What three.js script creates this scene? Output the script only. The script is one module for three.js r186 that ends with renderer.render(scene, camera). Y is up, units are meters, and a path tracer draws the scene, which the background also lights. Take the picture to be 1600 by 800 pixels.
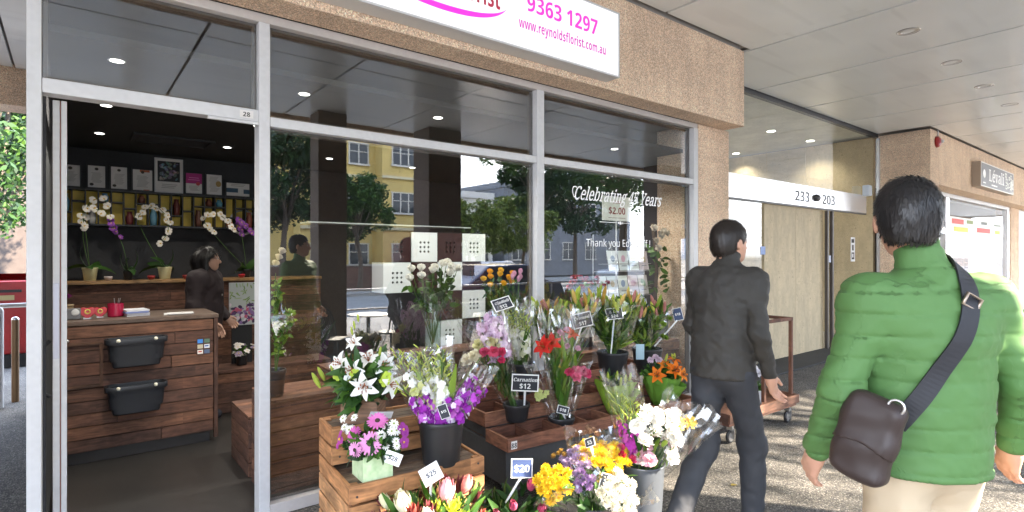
import * as THREE from 'three';
import { RoundedBoxGeometry } from 'three/addons/geometries/RoundedBoxGeometry.js';
import { mergeGeometries, mergeVertices } from 'three/addons/utils/BufferGeometryUtils.js';

// ---------------------------------------------------------------- camera, sky, sun, exposure
const scene = new THREE.Scene();
const camera = new THREE.PerspectiveCamera(49.2336, 2, 0.05, 2000);
camera.position.set(0, 1.6, 3.6);
camera.lookAt(0.62008 * 10, 1.6, 3.6 - 0.78454 * 10);
scene.add(camera);

const SUN = new THREE.Vector3(0.477, 0.5, 0.723).normalize();
// hazy bright sky: pale blue overhead, whiter to the horizon, thin broken cloud
{ const W = 512, H = 256, d = new Float32Array(W * H * 4);
  let seed = 9; const tab = new Float32Array(4096); for (let i = 0; i < 4096; i++) { seed = (seed * 1664525 + 1013904223) >>> 0; tab[i] = seed / 4294967296; }
  const n3 = (x, y, z) => { const X = Math.floor(x), Y = Math.floor(y), Z = Math.floor(z), f = [x - X, y - Y, z - Z].map(t => t * t * (3 - 2 * t)); const h = (i, j, k) => tab[((X + i) * 73 + (Y + j) * 179 + (Z + k) * 283) & 4095]; let s = 0; for (let i = 0; i < 2; i++) for (let j = 0; j < 2; j++) for (let k = 0; k < 2; k++) s += h(i, j, k) * (i ? f[0] : 1 - f[0]) * (j ? f[1] : 1 - f[1]) * (k ? f[2] : 1 - f[2]); return s; };
  for (let j = 0; j < H; j++) for (let i = 0; i < W; i++) {
    const el = ((j + 0.5) / H - 0.5) * Math.PI, az = ((i + 0.5) / W) * 2 * Math.PI, y = Math.sin(el), cx = Math.cos(el) * Math.cos(az), cz = Math.cos(el) * Math.sin(az);
    const up = Math.max(0, y), t = Math.pow(1 - up, 3), k = (j * W + i) * 4; const px = cx / (up + 0.25) * 2.2, pz = cz / (up + 0.25) * 2.2;
    let c = 0, a = 0.5; for (let o = 0, s = 1; o < 4; o++, s *= 2.1, a *= 0.5) c += a * n3(px * s + 40, 7 + o, pz * s + 40); c = Math.min(1, Math.max(0, (c - 0.42) * 4)) * 0.75 * Math.min(1, up * 8);
    const sky = [0.36 + 0.60 * t, 0.53 + 0.47 * t, 0.86 + 0.18 * t], S = 1.5; for (let q = 0; q < 3; q++) d[k + q] = y < 0 ? 0.25 : S * (sky[q] * (1 - c) + 1.12 * c); d[k + 3] = 1; }
  const t = new THREE.DataTexture(d, W, H, THREE.RGBAFormat, THREE.FloatType); t.mapping = THREE.EquirectangularReflectionMapping; t.magFilter = t.minFilter = THREE.LinearFilter; t.needsUpdate = true;
  scene.background = t; scene.environment = t; scene.environmentIntensity = 1; }
const sun = new THREE.DirectionalLight(0xfff1dc, 5.0);
sun.position.copy(SUN).multiplyScalar(60); sun.target.position.set(0, 0, 0);
sun.castShadow = true; sun.shadow.radius = 1.2; sun.shadow.mapSize.set(4096, 4096);
Object.assign(sun.shadow.camera, { left: -40, right: 40, top: 40, bottom: -40, near: 1, far: 160 });
scene.add(sun, sun.target);
const renderer = new THREE.WebGLRenderer({ antialias: true });
renderer.setSize(1024, 512);
renderer.toneMapping = THREE.LinearToneMapping;
renderer.toneMappingExposure = 7.8;
renderer.shadowMap.enabled = true;

// ---------------------------------------------------------------- helpers
function RNG(seed) { let a = seed >>> 0; return () => { a = (a + 0x6D2B79F5) | 0; let t = Math.imul(a ^ (a >>> 15), 1 | a); t = (t + Math.imul(t ^ (t >>> 7), 61 | t)) ^ t; return ((t ^ (t >>> 14)) >>> 0) / 4294967296; }; }
const R0 = RNG(20231);
const rr = (a, b, r = R0) => a + (b - a) * r();
const PI = Math.PI, V = (x, y, z) => new THREE.Vector3(x, y, z);
const taken = new Map();
function numbered(n) { const k = taken.get(n) || 0; taken.set(n, k + 1); return k ? `${n}_${String(k).padStart(3, '0')}` : n; }
function shade(m) { m.castShadow = true; m.receiveShadow = true; return m; }
function thing(name, label, category, pos = [0, 0, 0], turn = 0, group) {
  const o = new THREE.Group(); o.name = numbered(name); scene.add(o);
  o.position.set(...pos); o.rotation.y = turn; o.userData = { label, category };
  if (group) o.userData.group = group;
  return o;
}
function part(name, geo, mat, parent, label) {
  const m = shade(new THREE.Mesh(geo, mat)); m.name = name; if (label) m.userData.label = label;
  parent.add(m); return m;
}
function struct(name, geo, mat) { const m = shade(new THREE.Mesh(geo, mat)); m.name = numbered(name); m.userData.kind = 'structure'; scene.add(m); return m; }
function structGroup(name) { const o = new THREE.Group(); o.name = numbered(name); o.userData.kind = 'structure'; scene.add(o); return o; }
function tagged(name, geo, mat, label, category, pos = [0, 0, 0], turn = 0, group) {
  const m = shade(new THREE.Mesh(geo, mat)); m.name = numbered(name); m.userData = { label, category }; if (group) m.userData.group = group;
  m.position.set(...pos); m.rotation.y = turn; scene.add(m); return m;
}
// box with uv in metres, u along its longest side, so grain runs along a board
function uvMetres(g, along) {
  const p = g.attributes.position, n = g.attributes.normal, uv = new Float32Array(p.count * 2);
  const ou = rr(0, 7), ov = rr(0, 7);
  for (let i = 0; i < p.count; i++) {
    const x = p.getX(i), y = p.getY(i), z = p.getZ(i), ax = Math.abs(n.getX(i)), ay = Math.abs(n.getY(i)), az = Math.abs(n.getZ(i));
    let u, v;
    if (ax >= ay && ax >= az) { u = z; v = y; if (along === 'y') { u = y; v = z; } }
    else if (ay >= az) { u = x; v = z; if (along === 'z') { u = z; v = x; } }
    else { u = x; v = y; if (along === 'y') { u = y; v = x; } }
    uv[2 * i] = u + ou; uv[2 * i + 1] = v + ov;
  }
  g.setAttribute('uv', new THREE.BufferAttribute(uv, 2)); return g;
}
function bx(w, h, d, x = 0, y = 0, z = 0, bevel = 0) {    // centred box
  const g = bevel ? new RoundedBoxGeometry(w, h, d, 1, Math.min(bevel, w / 2.1, h / 2.1, d / 2.1)) : new THREE.BoxGeometry(w, h, d);
  const along = h >= w && h >= d ? 'y' : d > w ? 'z' : 'x';
  uvMetres(g, along); g.translate(x, y, z); return g;
}
const span = (x0, x1, y0, y1, z0, z1, bevel = 0) => bx(x1 - x0, y1 - y0, z1 - z0, (x0 + x1) / 2, (y0 + y1) / 2, (z0 + z1) / 2, bevel);
const strip = g => { const o = new THREE.BufferGeometry(); const q = g.index ? g.toNonIndexed() : g; for (const k of ['position', 'normal', 'uv']) if (q.attributes[k]) o.setAttribute(k, q.attributes[k]); if (!o.attributes.uv) o.setAttribute('uv', new THREE.BufferAttribute(new Float32Array(q.attributes.position.count * 2), 2)); return o; };
const merge = list => mergeGeometries(list.map(strip));
function tube(pts, r, seg = 12, rad = 6) { return new THREE.TubeGeometry(new THREE.CatmullRomCurve3(pts.map(p => p.isVector3 ? p : V(...p))), seg, r, rad); }
function rod(a, b, r, rad = 8, r2 = r) { const A = V(...a), B = V(...b), d = B.clone().sub(A), g = new THREE.CylinderGeometry(r2, r, d.length(), rad); g.applyQuaternion(new THREE.Quaternion().setFromUnitVectors(V(0, 1, 0), d.clone().normalize())); g.translate((A.x + B.x) / 2, (A.y + B.y) / 2, (A.z + B.z) / 2); return g; }
const lathe = (pts, seg = 24) => new THREE.LatheGeometry(pts.map(p => new THREE.Vector2(...p)), seg);
// value noise
const NP = (() => { const r = RNG(77), a = new Float32Array(65536); for (let i = 0; i < 65536; i++) a[i] = r(); return a; })();
function vn(x, y, per) { const X = Math.floor(x), Y = Math.floor(y), fx = x - X, fy = y - Y, w = (a, p) => ((a % p) + p) % p, h = (i, j) => NP[(w(i, per) * 131 + w(j, per) * 7919 + per * 17) & 65535]; const sx = fx * fx * (3 - 2 * fx), sy = fy * fy * (3 - 2 * fy); return (h(X, Y) * (1 - sx) + h(X + 1, Y) * sx) * (1 - sy) + (h(X, Y + 1) * (1 - sx) + h(X + 1, Y + 1) * sx) * sy; }
function fbm(u, v, per, oct = 4) { let s = 0, a = 0.5, t = 0; for (let o = 0; o < oct; o++) { s += a * vn(u * per, v * per, per); t += a; a *= 0.55; per *= 2; } return s / t; }
function dataTex(n, fn, metres, srgb = true) {
  const d = new Uint8Array(n * n * 4);
  for (let j = 0; j < n; j++) for (let i = 0; i < n; i++) { const c = fn(i / n, j / n, i, j), k = (j * n + i) * 4; d[k] = Math.max(0, Math.min(255, c[0])); d[k + 1] = Math.max(0, Math.min(255, c[1])); d[k + 2] = Math.max(0, Math.min(255, c[2])); d[k + 3] = 255; }
  const t = new THREE.DataTexture(d, n, n); t.wrapS = t.wrapT = THREE.RepeatWrapping; t.magFilter = THREE.LinearFilter; t.minFilter = THREE.LinearMipmapLinearFilter; t.generateMipmaps = true;
  if (srgb) t.colorSpace = THREE.SRGBColorSpace; t.repeat.set(1 / metres, 1 / metres); t.needsUpdate = true; return t;
}
function canvasTex(w, h, draw) { const c = document.createElement('canvas'); c.width = w; c.height = h; const g = c.getContext('2d'); draw(g, w, h); const t = new THREE.CanvasTexture(c); t.colorSpace = THREE.SRGBColorSpace; t.anisotropy = 8; return t; }
const M = (o) => new THREE.MeshStandardMaterial({ side: THREE.DoubleSide, roughness: 0.6, ...o });
const MP = (o) => new THREE.MeshPhysicalMaterial({ side: THREE.DoubleSide, roughness: 0.6, ...o });
const lin = (r, g, b) => new THREE.Color().setRGB(r, g, b);

// ---------------------------------------------------------------- textures
const wr = RNG(5);
const speck = (n, cell, seed, cols, base) => { // pebble field: nearest of jittered points
  const r = RNG(seed), pts = [], m = Math.round(1 / cell); for (let j = 0; j < m; j++) for (let i = 0; i < m; i++) pts.push([(i + r()) / m, (j + r()) / m, Math.floor(r() * cols.length), 0.8 + 0.4 * r()]);
  return (u, v) => { const I = Math.floor(u * m), J = Math.floor(v * m); let b = 9, b2 = 9, k = 0; for (let dj = -1; dj < 2; dj++) for (let di = -1; di < 2; di++) { const q = pts[((J + dj + m) % m) * m + ((I + di + m) % m)]; let dx = u - (q[0] + (I + di < 0 ? -1 : I + di >= m ? 1 : 0)), dy = v - (q[1] + (J + dj < 0 ? -1 : J + dj >= m ? 1 : 0)); const d = (dx * dx + dy * dy) * m * m; if (d < b) { b2 = b; b = d; k = q; } else if (d < b2) b2 = d; } const e = Math.sqrt(b2) - Math.sqrt(b); const c = cols[k[2]], f = k[3]; return e < 0.13 ? [base, 0] : [c.map(x => x * f), Math.min(1, e * 1.6)]; };
};
const renderPeb = speck(512, 1 / 250, 11, [[226, 200, 174], [220, 192, 164], [231, 206, 182], [214, 184, 156], [224, 196, 169], [238, 216, 194], [192, 162, 138], [227, 202, 176], [221, 191, 163]], [206, 176, 150]);
const TX = {};
TX.render = dataTex(1280, (u, v) => { const [c] = renderPeb(u, v), st = vn(u * 24, v * 3, 24) * 0.6 + vn(u * 60, v * 5, 60) * 0.4, f = 0.86 + 0.2 * fbm(u, v, 5, 4) + 0.09 * st; return c.map(x => x * f); }, 1.85);
TX.renderB = dataTex(1024, (u, v) => { const [, h] = renderPeb(u, v); const k = 60 + 170 * h; return [k, k, k]; }, 1.85, false);
const groundPeb = speck(512, 1 / 250, 23, [[146, 141, 134], [118, 114, 108], [166, 160, 150], [92, 89, 87], [132, 126, 118], [182, 176, 168], [82, 79, 78], [124, 118, 110], [106, 102, 98], [70, 68, 67], [138, 131, 121]], [78, 75, 71]);
TX.ground = dataTex(1536, (u, v) => { const [c] = groundPeb(u, v), b = fbm(u + 0.3, v, 3, 4), gum = vn(u * 26 + 3, v * 26, 26) > 0.93 ? 0.78 : 1, f = (0.60 + 0.32 * fbm(u, v, 6, 4) + 0.34 * (b - 0.35)) * gum; return c.map(x => x * f); }, 2.1);
TX.groundB = dataTex(1024, (u, v) => { const k = 40 + 190 * groundPeb(u, v)[1]; return [k, k, k]; }, 2.1, false);
TX.wood = dataTex(512, (u, v) => { const w = fbm(u, v, 4, 3) * 0.05, g = fbm(u * 0.5 + 0.1, v + w, 32, 4), s = vn(u * 6, (v + w) * 110, 110), k = fbm(u, v, 6, 3); const f = 120 + 90 * (g - 0.5) + 55 * (s - 0.5) + 60 * (k - 0.5) + 70; return [f, f * 0.985, f * 0.96]; }, 0.9);
TX.woodB = dataTex(512, (u, v) => { const w = fbm(u, v, 4, 3) * 0.05, s = vn(u * 8, (v + w) * 120, 120); const k = 90 + 130 * s; return [k, k, k]; }, 0.9, false);
TX.trav = dataTex(512, (u, v) => { const w = 0.05 * fbm(u, v, 4, 3), b = fbm(u * 0.25, v + w, 16, 4), f = fbm(u, v, 32, 3), pit = vn(u * 40, (v + w) * 120, 40) > 0.9 && b > 0.5 ? 0.62 : 1; const k = (0.90 + 0.16 * b + 0.08 * (f - 0.5)) * (0.5 + 0.5 * pit); return [192 * k, 175 * k, 142 * k]; }, 1.3);
TX.dirt = dataTex(256, (u, v) => { const k = 238 + 44 * (fbm(u, v, 6, 5) - 0.5) + 18 * (vn(u * 90, v * 90, 90) - 0.5); return [k, k, k]; }, 1.6);
TX.paint = dataTex(256, (u, v) => { const k = 246 + 14 * (fbm(u, v, 3, 4) - 0.5) + 8 * (vn(u * 60, v * 60, 60) - 0.5); return [k, k, k * 0.995]; }, 1.1);
TX.smear = dataTex(256, (u, v) => { const k = 150 + 190 * (fbm(u, v, 5, 4) - 0.5); return [k, k, k]; }, 0.8, false);
TX.panel = dataTex(512, (u, v) => { const s = fbm(u, v, 3, 4), st = vn(u * 40, v * 4, 40), k = 244 + 26 * (s - 0.5) - 10 * Math.max(0, st - 0.7) * 3; return [k, k, k * 0.99]; }, 3.7);
TX.metalWave = dataTex(256, (u, v) => { const k = 128 + 150 * (fbm(u, v, 3, 2) - 0.5); return [k, k, k]; }, 2.2, false);
TX.asphalt = dataTex(512, (u, v) => { const k = 150 + 70 * (vn(u * 200, v * 200, 200) - 0.5) + 40 * (fbm(u, v, 6, 4) - 0.5); return [k, k * 0.99, k * 0.97]; }, 2.5);
TX.yellow = dataTex(256, (u, v) => { const k = 1 + 0.14 * (fbm(u, v, 5, 4) - 0.5); return [206 * k, 182 * k, 114 * k]; }, 3);
TX.leafy = dataTex(128, (u, v) => { const k = 190 + 120 * (fbm(u, v, 8, 3) - 0.5); return [k, k, k]; }, 0.1);

// ---------------------------------------------------------------- materials
const mRender = M({ map: TX.render, bumpMap: TX.renderB, bumpScale: 0.004, roughness: 0.95 });
const mGround = M({ map: TX.ground, bumpMap: TX.groundB, bumpScale: 0.0018, roughness: 0.85 });
const mPaint = M({ color: lin(0.62, 0.62, 0.635), map: TX.paint, roughness: 0.42 });
const mPaintGrey = M({ color: lin(0.55, 0.51, 0.49), map: TX.paint, roughness: 0.5 });
const mGasket = M({ color: lin(0.025, 0.024, 0.024), roughness: 0.6 });
const mBronze = M({ color: lin(0.07, 0.058, 0.05), roughness: 0.45 });
const mSoffit = MP({ color: lin(0.86, 0.88, 0.88), map: TX.panel, roughness: 0.34, bumpMap: TX.metalWave, bumpScale: 0.004, clearcoat: 0.35, clearcoatRoughness: 0.12 });
const mVoid = M({ color: lin(0.34, 0.31, 0.28), roughness: 0.9 });
const mGlass = MP({ color: lin(0.88, 0.9, 0.89), transmission: 1, thickness: 0, roughness: 0, ior: 2.3, bumpMap: TX.metalWave, bumpScale: 0.0012 });
const mGlassClear = MP({ color: lin(0.92, 0.95, 0.93), transmission: 1, thickness: 0, roughness: 0, ior: 1.6 });
const mGlassFar = MP({ color: lin(0.92, 0.94, 0.93), transmission: 1, thickness: 0, roughness: 0, ior: 1.22 });
const mSteel = M({ color: lin(0.62, 0.62, 0.63), metalness: 1, roughness: 0.32 });
const mSatin = M({ color: lin(0.80, 0.80, 0.81), metalness: 0.6, roughness: 0.26, bumpMap: TX.metalWave, bumpScale: 0.002 });
const mBlack = M({ color: lin(0.018, 0.018, 0.02), roughness: 0.45 });
const mDark = M({ color: lin(0.03, 0.031, 0.034), roughness: 0.85 });
const mTrav = M({ map: TX.trav, roughness: 0.6 });
const woodMat = (r, g, b, rough = 0.72) => M({ color: lin(r, g, b), map: TX.wood, bumpMap: TX.woodB, bumpScale: 0.0016, roughness: rough });
const mPine = [woodMat(0.86, 0.44, 0.20), woodMat(0.78, 0.38, 0.165), woodMat(0.93, 0.50, 0.24), woodMat(0.70, 0.33, 0.14)];
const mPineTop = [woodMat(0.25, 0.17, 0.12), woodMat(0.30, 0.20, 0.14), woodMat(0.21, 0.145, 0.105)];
const mJarrah = [woodMat(0.38, 0.155, 0.09), woodMat(0.32, 0.125, 0.074), woodMat(0.43, 0.19, 0.112), woodMat(0.27, 0.11, 0.068)];
const mDeck = [woodMat(0.25, 0.115, 0.075), woodMat(0.20, 0.095, 0.066), woodMat(0.31, 0.145, 0.088), woodMat(0.17, 0.085, 0.062), woodMat(0.27, 0.13, 0.085)];
const pick = (a) => a[Math.floor(R0() * a.length) % a.length];
// ================================================================ ground, road
{ const g = new THREE.PlaneGeometry(1200, 1200); g.rotateX(-PI / 2); uvMetres(g); g.translate(0, -0.3, 0); struct('ground', g, M({ color: lin(0.2, 0.19, 0.17), map: TX.dirt, roughness: 1 })); }
struct('footpath', span(-40, 90, -0.28, 0, -40, 7.4), mGround);
struct('kerb', span(-60, 110, -0.28, 0.004, 7.4, 7.6, 0.02), M({ color: lin(0.42, 0.41, 0.39), map: TX.dirt, roughness: 0.9 }));
struct('road', span(-60, 110, -0.29, -0.13, 7.6, 19), M({ map: TX.asphalt, color: lin(0.95, 0.95, 0.95), roughness: 0.9 }));
struct('far_pavement', span(-60, 110, -0.28, 0.0, 19, 27), M({ color: lin(0.36, 0.35, 0.33), map: TX.dirt, roughness: 0.9 }));
for (let i = 0; i < 14; i++) struct('lane_marking', span(-18 + i * 5, -16.2 + i * 5, -0.13, -0.126, 13.2, 13.32), M({ color: lin(0.75, 0.75, 0.72), roughness: 0.8 }));

// ================================================================ soffit over the walkway
const SY = 3.966;
{ const s = structGroup('soffit');
  part('soffit_void', span(-6, 45, SY + 0.06, SY + 0.1, -6.0, 6.0), mVoid, s);
  const jx = [-5.9, -4.1, -2.3, -0.55, 1.113, 2.787, 4.55, 6.145, 7.68, 9.207, 10.737, 12.27, 13.8, 15.33, 16.86, 18.39, 19.92, 21.45, 22.98, 24.5, 26, 30, 36, 42];
  for (let i = 0; i < jx.length - 1; i++) {
    const a = jx[i], b = jx[i + 1];
    const zs = b <= -0.5 ? [-5.8, -2.9, 0, 3.05, 5.95] : a < 6 ? [0.25, 3.05, 5.95] : [a > 12.2 ? 0.33 : -0.52, 3.05, 5.95];
    if (a < -0.5 && b > 0) zs[0] = 0.25;
    for (let k = 0; k < zs.length - 1; k++) {
      const o = part('ceiling_panel', span(a + 0.017, b - 0.017, SY, SY + 0.035 + rr(-0.002, 0.002), zs[k] + 0.014, zs[k + 1] - 0.014, 0.004), mSoffit, s);
      o.rotation.x = rr(-0.0006, 0.0006);
    }
  }
  // strip beside the shop's left end wall
  for (const [z0, z1] of [[-5.8, -2.9], [-2.9, 0], [0, 0.25]]) part('ceiling_panel', span(-0.542, -0.17, SY, SY + 0.035, z0 + 0.008, z1 - 0.008, 0.004), mSoffit, s);
  part('soffit_edge', span(-6, 45, SY - 0.06, SY + 0.9, 6.0, 6.2), mRender, s);
  part('recess_strip', span(6.05, 12.38, SY - 0.06, SY + 0.03, -0.60, -0.53), M({ color: lin(0.05, 0.05, 0.052), roughness: 0.5 }), s);
}
// upper storeys over the walkway (seen in shadow only)
tagged('podium_wall', span(-0.16, 45, SY + 0.11, 5.6, -6, 5.98), mRender, 'tan rendered upper wall of the building over the walkway', 'building');
tagged('soffit_beam', span(-8, -0.17, 3.5, SY + 0.05, -6.3, -5.82), mRender, 'tan rendered beam closing the ceiling at far left', 'beam');
// recessed ceiling fittings, unlit
{ const label = ['nearest round recessed light in the white ceiling', 'second round recessed light in the white ceiling', 'third round recessed light in the white ceiling', 'farthest small round recessed light in the white ceiling'];
  const cup = lathe([[0.058, 0.02], [0.062, 0.0], [0.066, -0.004], [0.085, -0.006], [0.092, 0]], 28), ring = lathe([[0.09, 0.004], [0.097, -0.003], [0.104, -0.004], [0.11, 0.002]], 28), lens = lathe([[0, 0.010], [0.04, 0.012], [0.058, 0.02]], 24);
  for (let i = 0; i < 4; i++) {
    const t = thing('recessed_light', label[i], 'light', [6.921 + 1.53 * i, SY - 0.001, 1.573], 0, 'unlit lights in the walkway ceiling');
    part('trim_ring', ring, mSatin, t); part('reflector_cup', cup, mSteel, t); part('lens', lens, M({ color: lin(0.62, 0.6, 0.55), roughness: 0.35 }), t);
  } }
// ================================================================ florist shopfront
{ const t = thing('fascia', 'tan pebble rendered fascia beam above the florist window', 'fascia');
  part('beam', span(-0.17, 6.032, 3.076, SY - 0.03, 0.0, 0.242, 0.006), mRender, t);
  part('shadow_gap', span(-0.17, 6.02, SY - 0.03, SY + 0.05, 0.0, 0.2), mVoid, t);
  const p = thing('pier', 'tan pebble rendered pier between florist window and entrance', 'pier');
  part('column', span(5.494, 6.122, 0, 3.074, -0.56, 0.0, 0.006), mRender, p);
  part('upper_block', span(5.494, 6.03, 3.076, SY - 0.03, -0.56, -0.002), mRender, p);
}
const shopfront = thing('shopfront', 'white framed florist shopfront with tall windows and open doorway', 'shopfront');
{ const t = shopfront, D = -0.11;
  for (const [a, b] of [[-0.169, -0.111], [0.895, 0.959], [3.118, 3.20], [5.41, 5.492]]) {
    part('mullion', span(a, b, 0, 3.02, D, 0, 0.004), mPaint, t);
  }
  part('head_rail', span(-0.169, 5.492, 3.021, 3.0755, D, -0.006, 0.004), mPaintGrey, t);
  for (const [a, b, y0, y1] of [[-0.110, 0.894, 2.41, 2.484], [0.960, 3.117, 2.393, 2.452], [3.201, 5.409, 2.393, 2.452]]) {
    const tr = part('transom', span(a, b, y0, y1, D + 0.01, -0.003, 0.004), mPaint, t);
    if (a < 0) { // door number, thin drip bar
      part('door_number', new THREE.PlaneGeometry(0.075, 0.045).translate(0.825, 2.447, 0.0015), M({ map: canvasTex(128, 80, (g, w, h) => { g.fillStyle = '#d8d5d2'; g.fillRect(0, 0, w, h); g.fillStyle = '#2b2926'; g.font = 'bold 66px sans-serif'; g.textAlign = 'center'; g.textBaseline = 'middle'; g.fillText('28', w / 2, h / 2 + 3); }), roughness: 0.5 }), tr, 'black door number 28');
      part('drip_bar', span(0.62, 0.893, 2.392, 2.407, -0.02, 0.004), mPaint, tr);
    }
  }
  for (const [a, b] of [[0.960, 3.117], [3.201, 5.409]]) part('bottom_rail', span(a, b, 0, 0.075, D + 0.01, -0.003, 0.004), mPaintGrey, t);
  // panes with dark glazing beads
  const panes = [[-0.108, 0.892, 2.486, 3.019], [0.962, 3.115, 2.454, 3.019], [3.203, 5.407, 2.454, 3.019], [0.962, 3.115, 0.077, 2.391], [3.203, 5.407, 0.077, 2.391]];
  for (const [a, b, y0, y1] of panes) {
    const pn = part('window_pane', new THREE.PlaneGeometry(b - a, y1 - y0).translate((a + b) / 2, (y0 + y1) / 2, -0.055), mGlass, t);
    const w = 0.018;
    part('glazing_bead', merge([span(a, b, y1 - w, y1, -0.105, -0.058), span(a, b, y0, y0 + w, -0.105, -0.058), span(a, a + w, y0 + w, y1 - w, -0.105, -0.058), span(b - w, b, y0 + w, y1 - w, -0.105, -0.058)]), mBronze, pn);
  }
  // painted lettering on the glass
  const decal = (x0, x1, y0, y1, w, h, draw, lab) => { const g = new THREE.PlaneGeometry(x1 - x0, y1 - y0).translate((x0 + x1) / 2, (y0 + y1) / 2, -0.0535); const m = M({ map: canvasTex(w, h, (c) => { c.clearRect(0, 0, w, h); draw(c, w, h); }), transparent: true, alphaTest: 0.35, roughness: 0.6, color: lin(0.95, 0.95, 0.95) }); part('window_lettering', g, m, t, lab); };
  decal(3.56, 4.97, 2.06, 2.31, 1024, 190, (c, w, h) => { c.fillStyle = '#fff'; c.strokeStyle = '#fff'; c.lineWidth = 2.2; c.font = 'italic 128px serif'; c.textBaseline = 'middle'; c.save(); const wd = c.measureText('Celebrating 45 Years').width; c.transform((w - 90) / wd, 0, -0.16, 1, 50, 0); c.fillText('Celebrating 45 Years', 0, h * 0.52); c.strokeText('Celebrating 45 Years', 0, h * 0.52); c.restore(); c.lineWidth = 7; c.beginPath(); c.moveTo(64, 60); c.bezierCurveTo(20, 40, 10, 90, 40, 130); c.stroke(); }, 'white script lettering');
  decal(3.95, 4.55, 1.905, 1.945, 512, 36, (c, w, h) => { c.fillStyle = '#fff'; c.fillRect(0, 15, 210, 5); c.fillRect(300, 15, 210, 5); for (const [x, r] of [[256, 15], [228, 8], [284, 8]]) { c.beginPath(); c.arc(x, 18, r, 0, 7); c.fill(); } }, 'white ornament line');
  decal(3.76, 4.73, 1.66, 1.79, 1024, 140, (c, w, h) => { c.fillStyle = '#fff'; c.font = '104px sans-serif'; c.textBaseline = 'middle'; const s = 'Thank you Edgecliff !', k = (w - 20) / c.measureText(s).width; c.save(); c.scale(k, 1); c.fillText(s, 8, h / 2); c.restore(); }, 'white printed lettering');
}
{ const t = thing('hinged_door', 'white framed glass door swung open inward at the left jamb', 'door');
  const lead = part('door_stile', merge([span(-0.072, -0.043, 0.02, 2.405, -0.17, -0.125, 0.003), span(-0.038, -0.014, 0.02, 2.405, -0.165, -0.12, 0.003)]), mPaint, t);
  part('seal_strip', span(-0.043, -0.038, 0.02, 2.405, -0.16, -0.13), M({ color: lin(0.28, 0.13, 0.1), roughness: 0.8 }), lead);
  part('lock_plate', span(-0.070, -0.046, 1.07, 1.46, -0.1245, -0.1205, 0.001), M({ color: lin(0.42, 0.42, 0.48), metalness: 0.5, roughness: 0.4 }), lead);
  part('door_glass', new THREE.PlaneGeometry(0.86, 2.2).rotateY(PI / 2).translate(-0.043, 1.2, -0.61), mGlassClear, t);
  part('rear_stile', span(-0.068, -0.018, 0.02, 2.405, -1.09, -1.045, 0.003), mPaint, t);
  part('top_rail', span(-0.066, -0.02, 2.32, 2.405, -1.044, -0.171), mPaint, t); part('bottom_rail', span(-0.066, -0.02, 0.02, 0.1, -1.044, -0.171), mPaint, t);
  part('pull_handle', tube([[-0.085, 0.85, -0.25], [-0.12, 0.9, -0.25], [-0.12, 1.1, -0.25], [-0.085, 1.15, -0.25]], 0.009, 12, 8), mDark, t);
}
// ---------------- lightbox sign
{ const t = thing('shop_sign', 'long white lightbox sign with pink florist phone number and web address', 'sign');
  const X0 = 0.35, X1 = 3.709, Y0 = 3.132, Y1 = 3.69;
  part('sign_case', span(X0, X1, Y0, Y1, 0.244, 0.396, 0.004), M({ color: lin(0.62, 0.60, 0.58), roughness: 0.4 }), t);
  const W = 2048, Hh = Math.round(W * (Y1 - Y0) / (X1 - X0));
  const tex = canvasTex(W, Hh, (c, w, h) => {
    const px = x => (x - X0) / (X1 - X0) * w, py = y => (Y1 - y) / (Y1 - Y0) * h;
    c.fillStyle = '#fdfbfd'; c.fillRect(0, 0, w, h);
    const fit = (s, x0, x1, ybase, size, font, col) => { c.font = `${font} ${size}px sans-serif`; c.fillStyle = col; c.textBaseline = 'alphabetic'; const k = (px(x1) - px(x0)) / c.measureText(s).width; c.save(); c.translate(px(x0), py(ybase)); c.scale(k, 1); c.fillText(s, 0, 0); c.restore(); };
    fit('9363 1297', 2.675, 3.455, 3.435, 112, 'bold', '#ee2fc4');
    fit('www.reynoldsflorist.com.au', 2.60, 3.555, 3.285, 68, 'bold', '#c42aa6');
    fit('florist', 2.04, 2.43, 3.365, 128, 'bold', '#a01638');
    c.fillStyle = '#ee35cc'; c.beginPath(); c.moveTo(px(1.35), py(3.32)); c.bezierCurveTo(px(1.75), py(3.19), px(2.35), py(3.19), px(2.485), py(3.385)); c.bezierCurveTo(px(2.33), py(3.245), px(1.8), py(3.25), px(1.35), py(3.32)); c.fill();
  });
  part('sign_face', new THREE.PlaneGeometry(X1 - X0 - 0.03, Y1 - Y0 - 0.03).translate((X0 + X1) / 2, (Y0 + Y1) / 2, 0.3985), M({ map: tex, roughness: 0.3, emissive: 0xffffff, emissiveMap: tex, emissiveIntensity: 0.06 }), t);
  part('sign_trim', merge([span(X0, X1, Y0, Y0 + 0.015, 0.396, 0.402), span(X0, X1, Y1 - 0.015, Y1, 0.396, 0.402), span(X1 - 0.015, X1, Y0 + 0.015, Y1 - 0.015, 0.396, 0.402), span(X0, X0 + 0.015, Y0 + 0.015, Y1 - 0.015, 0.396, 0.402)]), mPaint, t);
}
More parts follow.
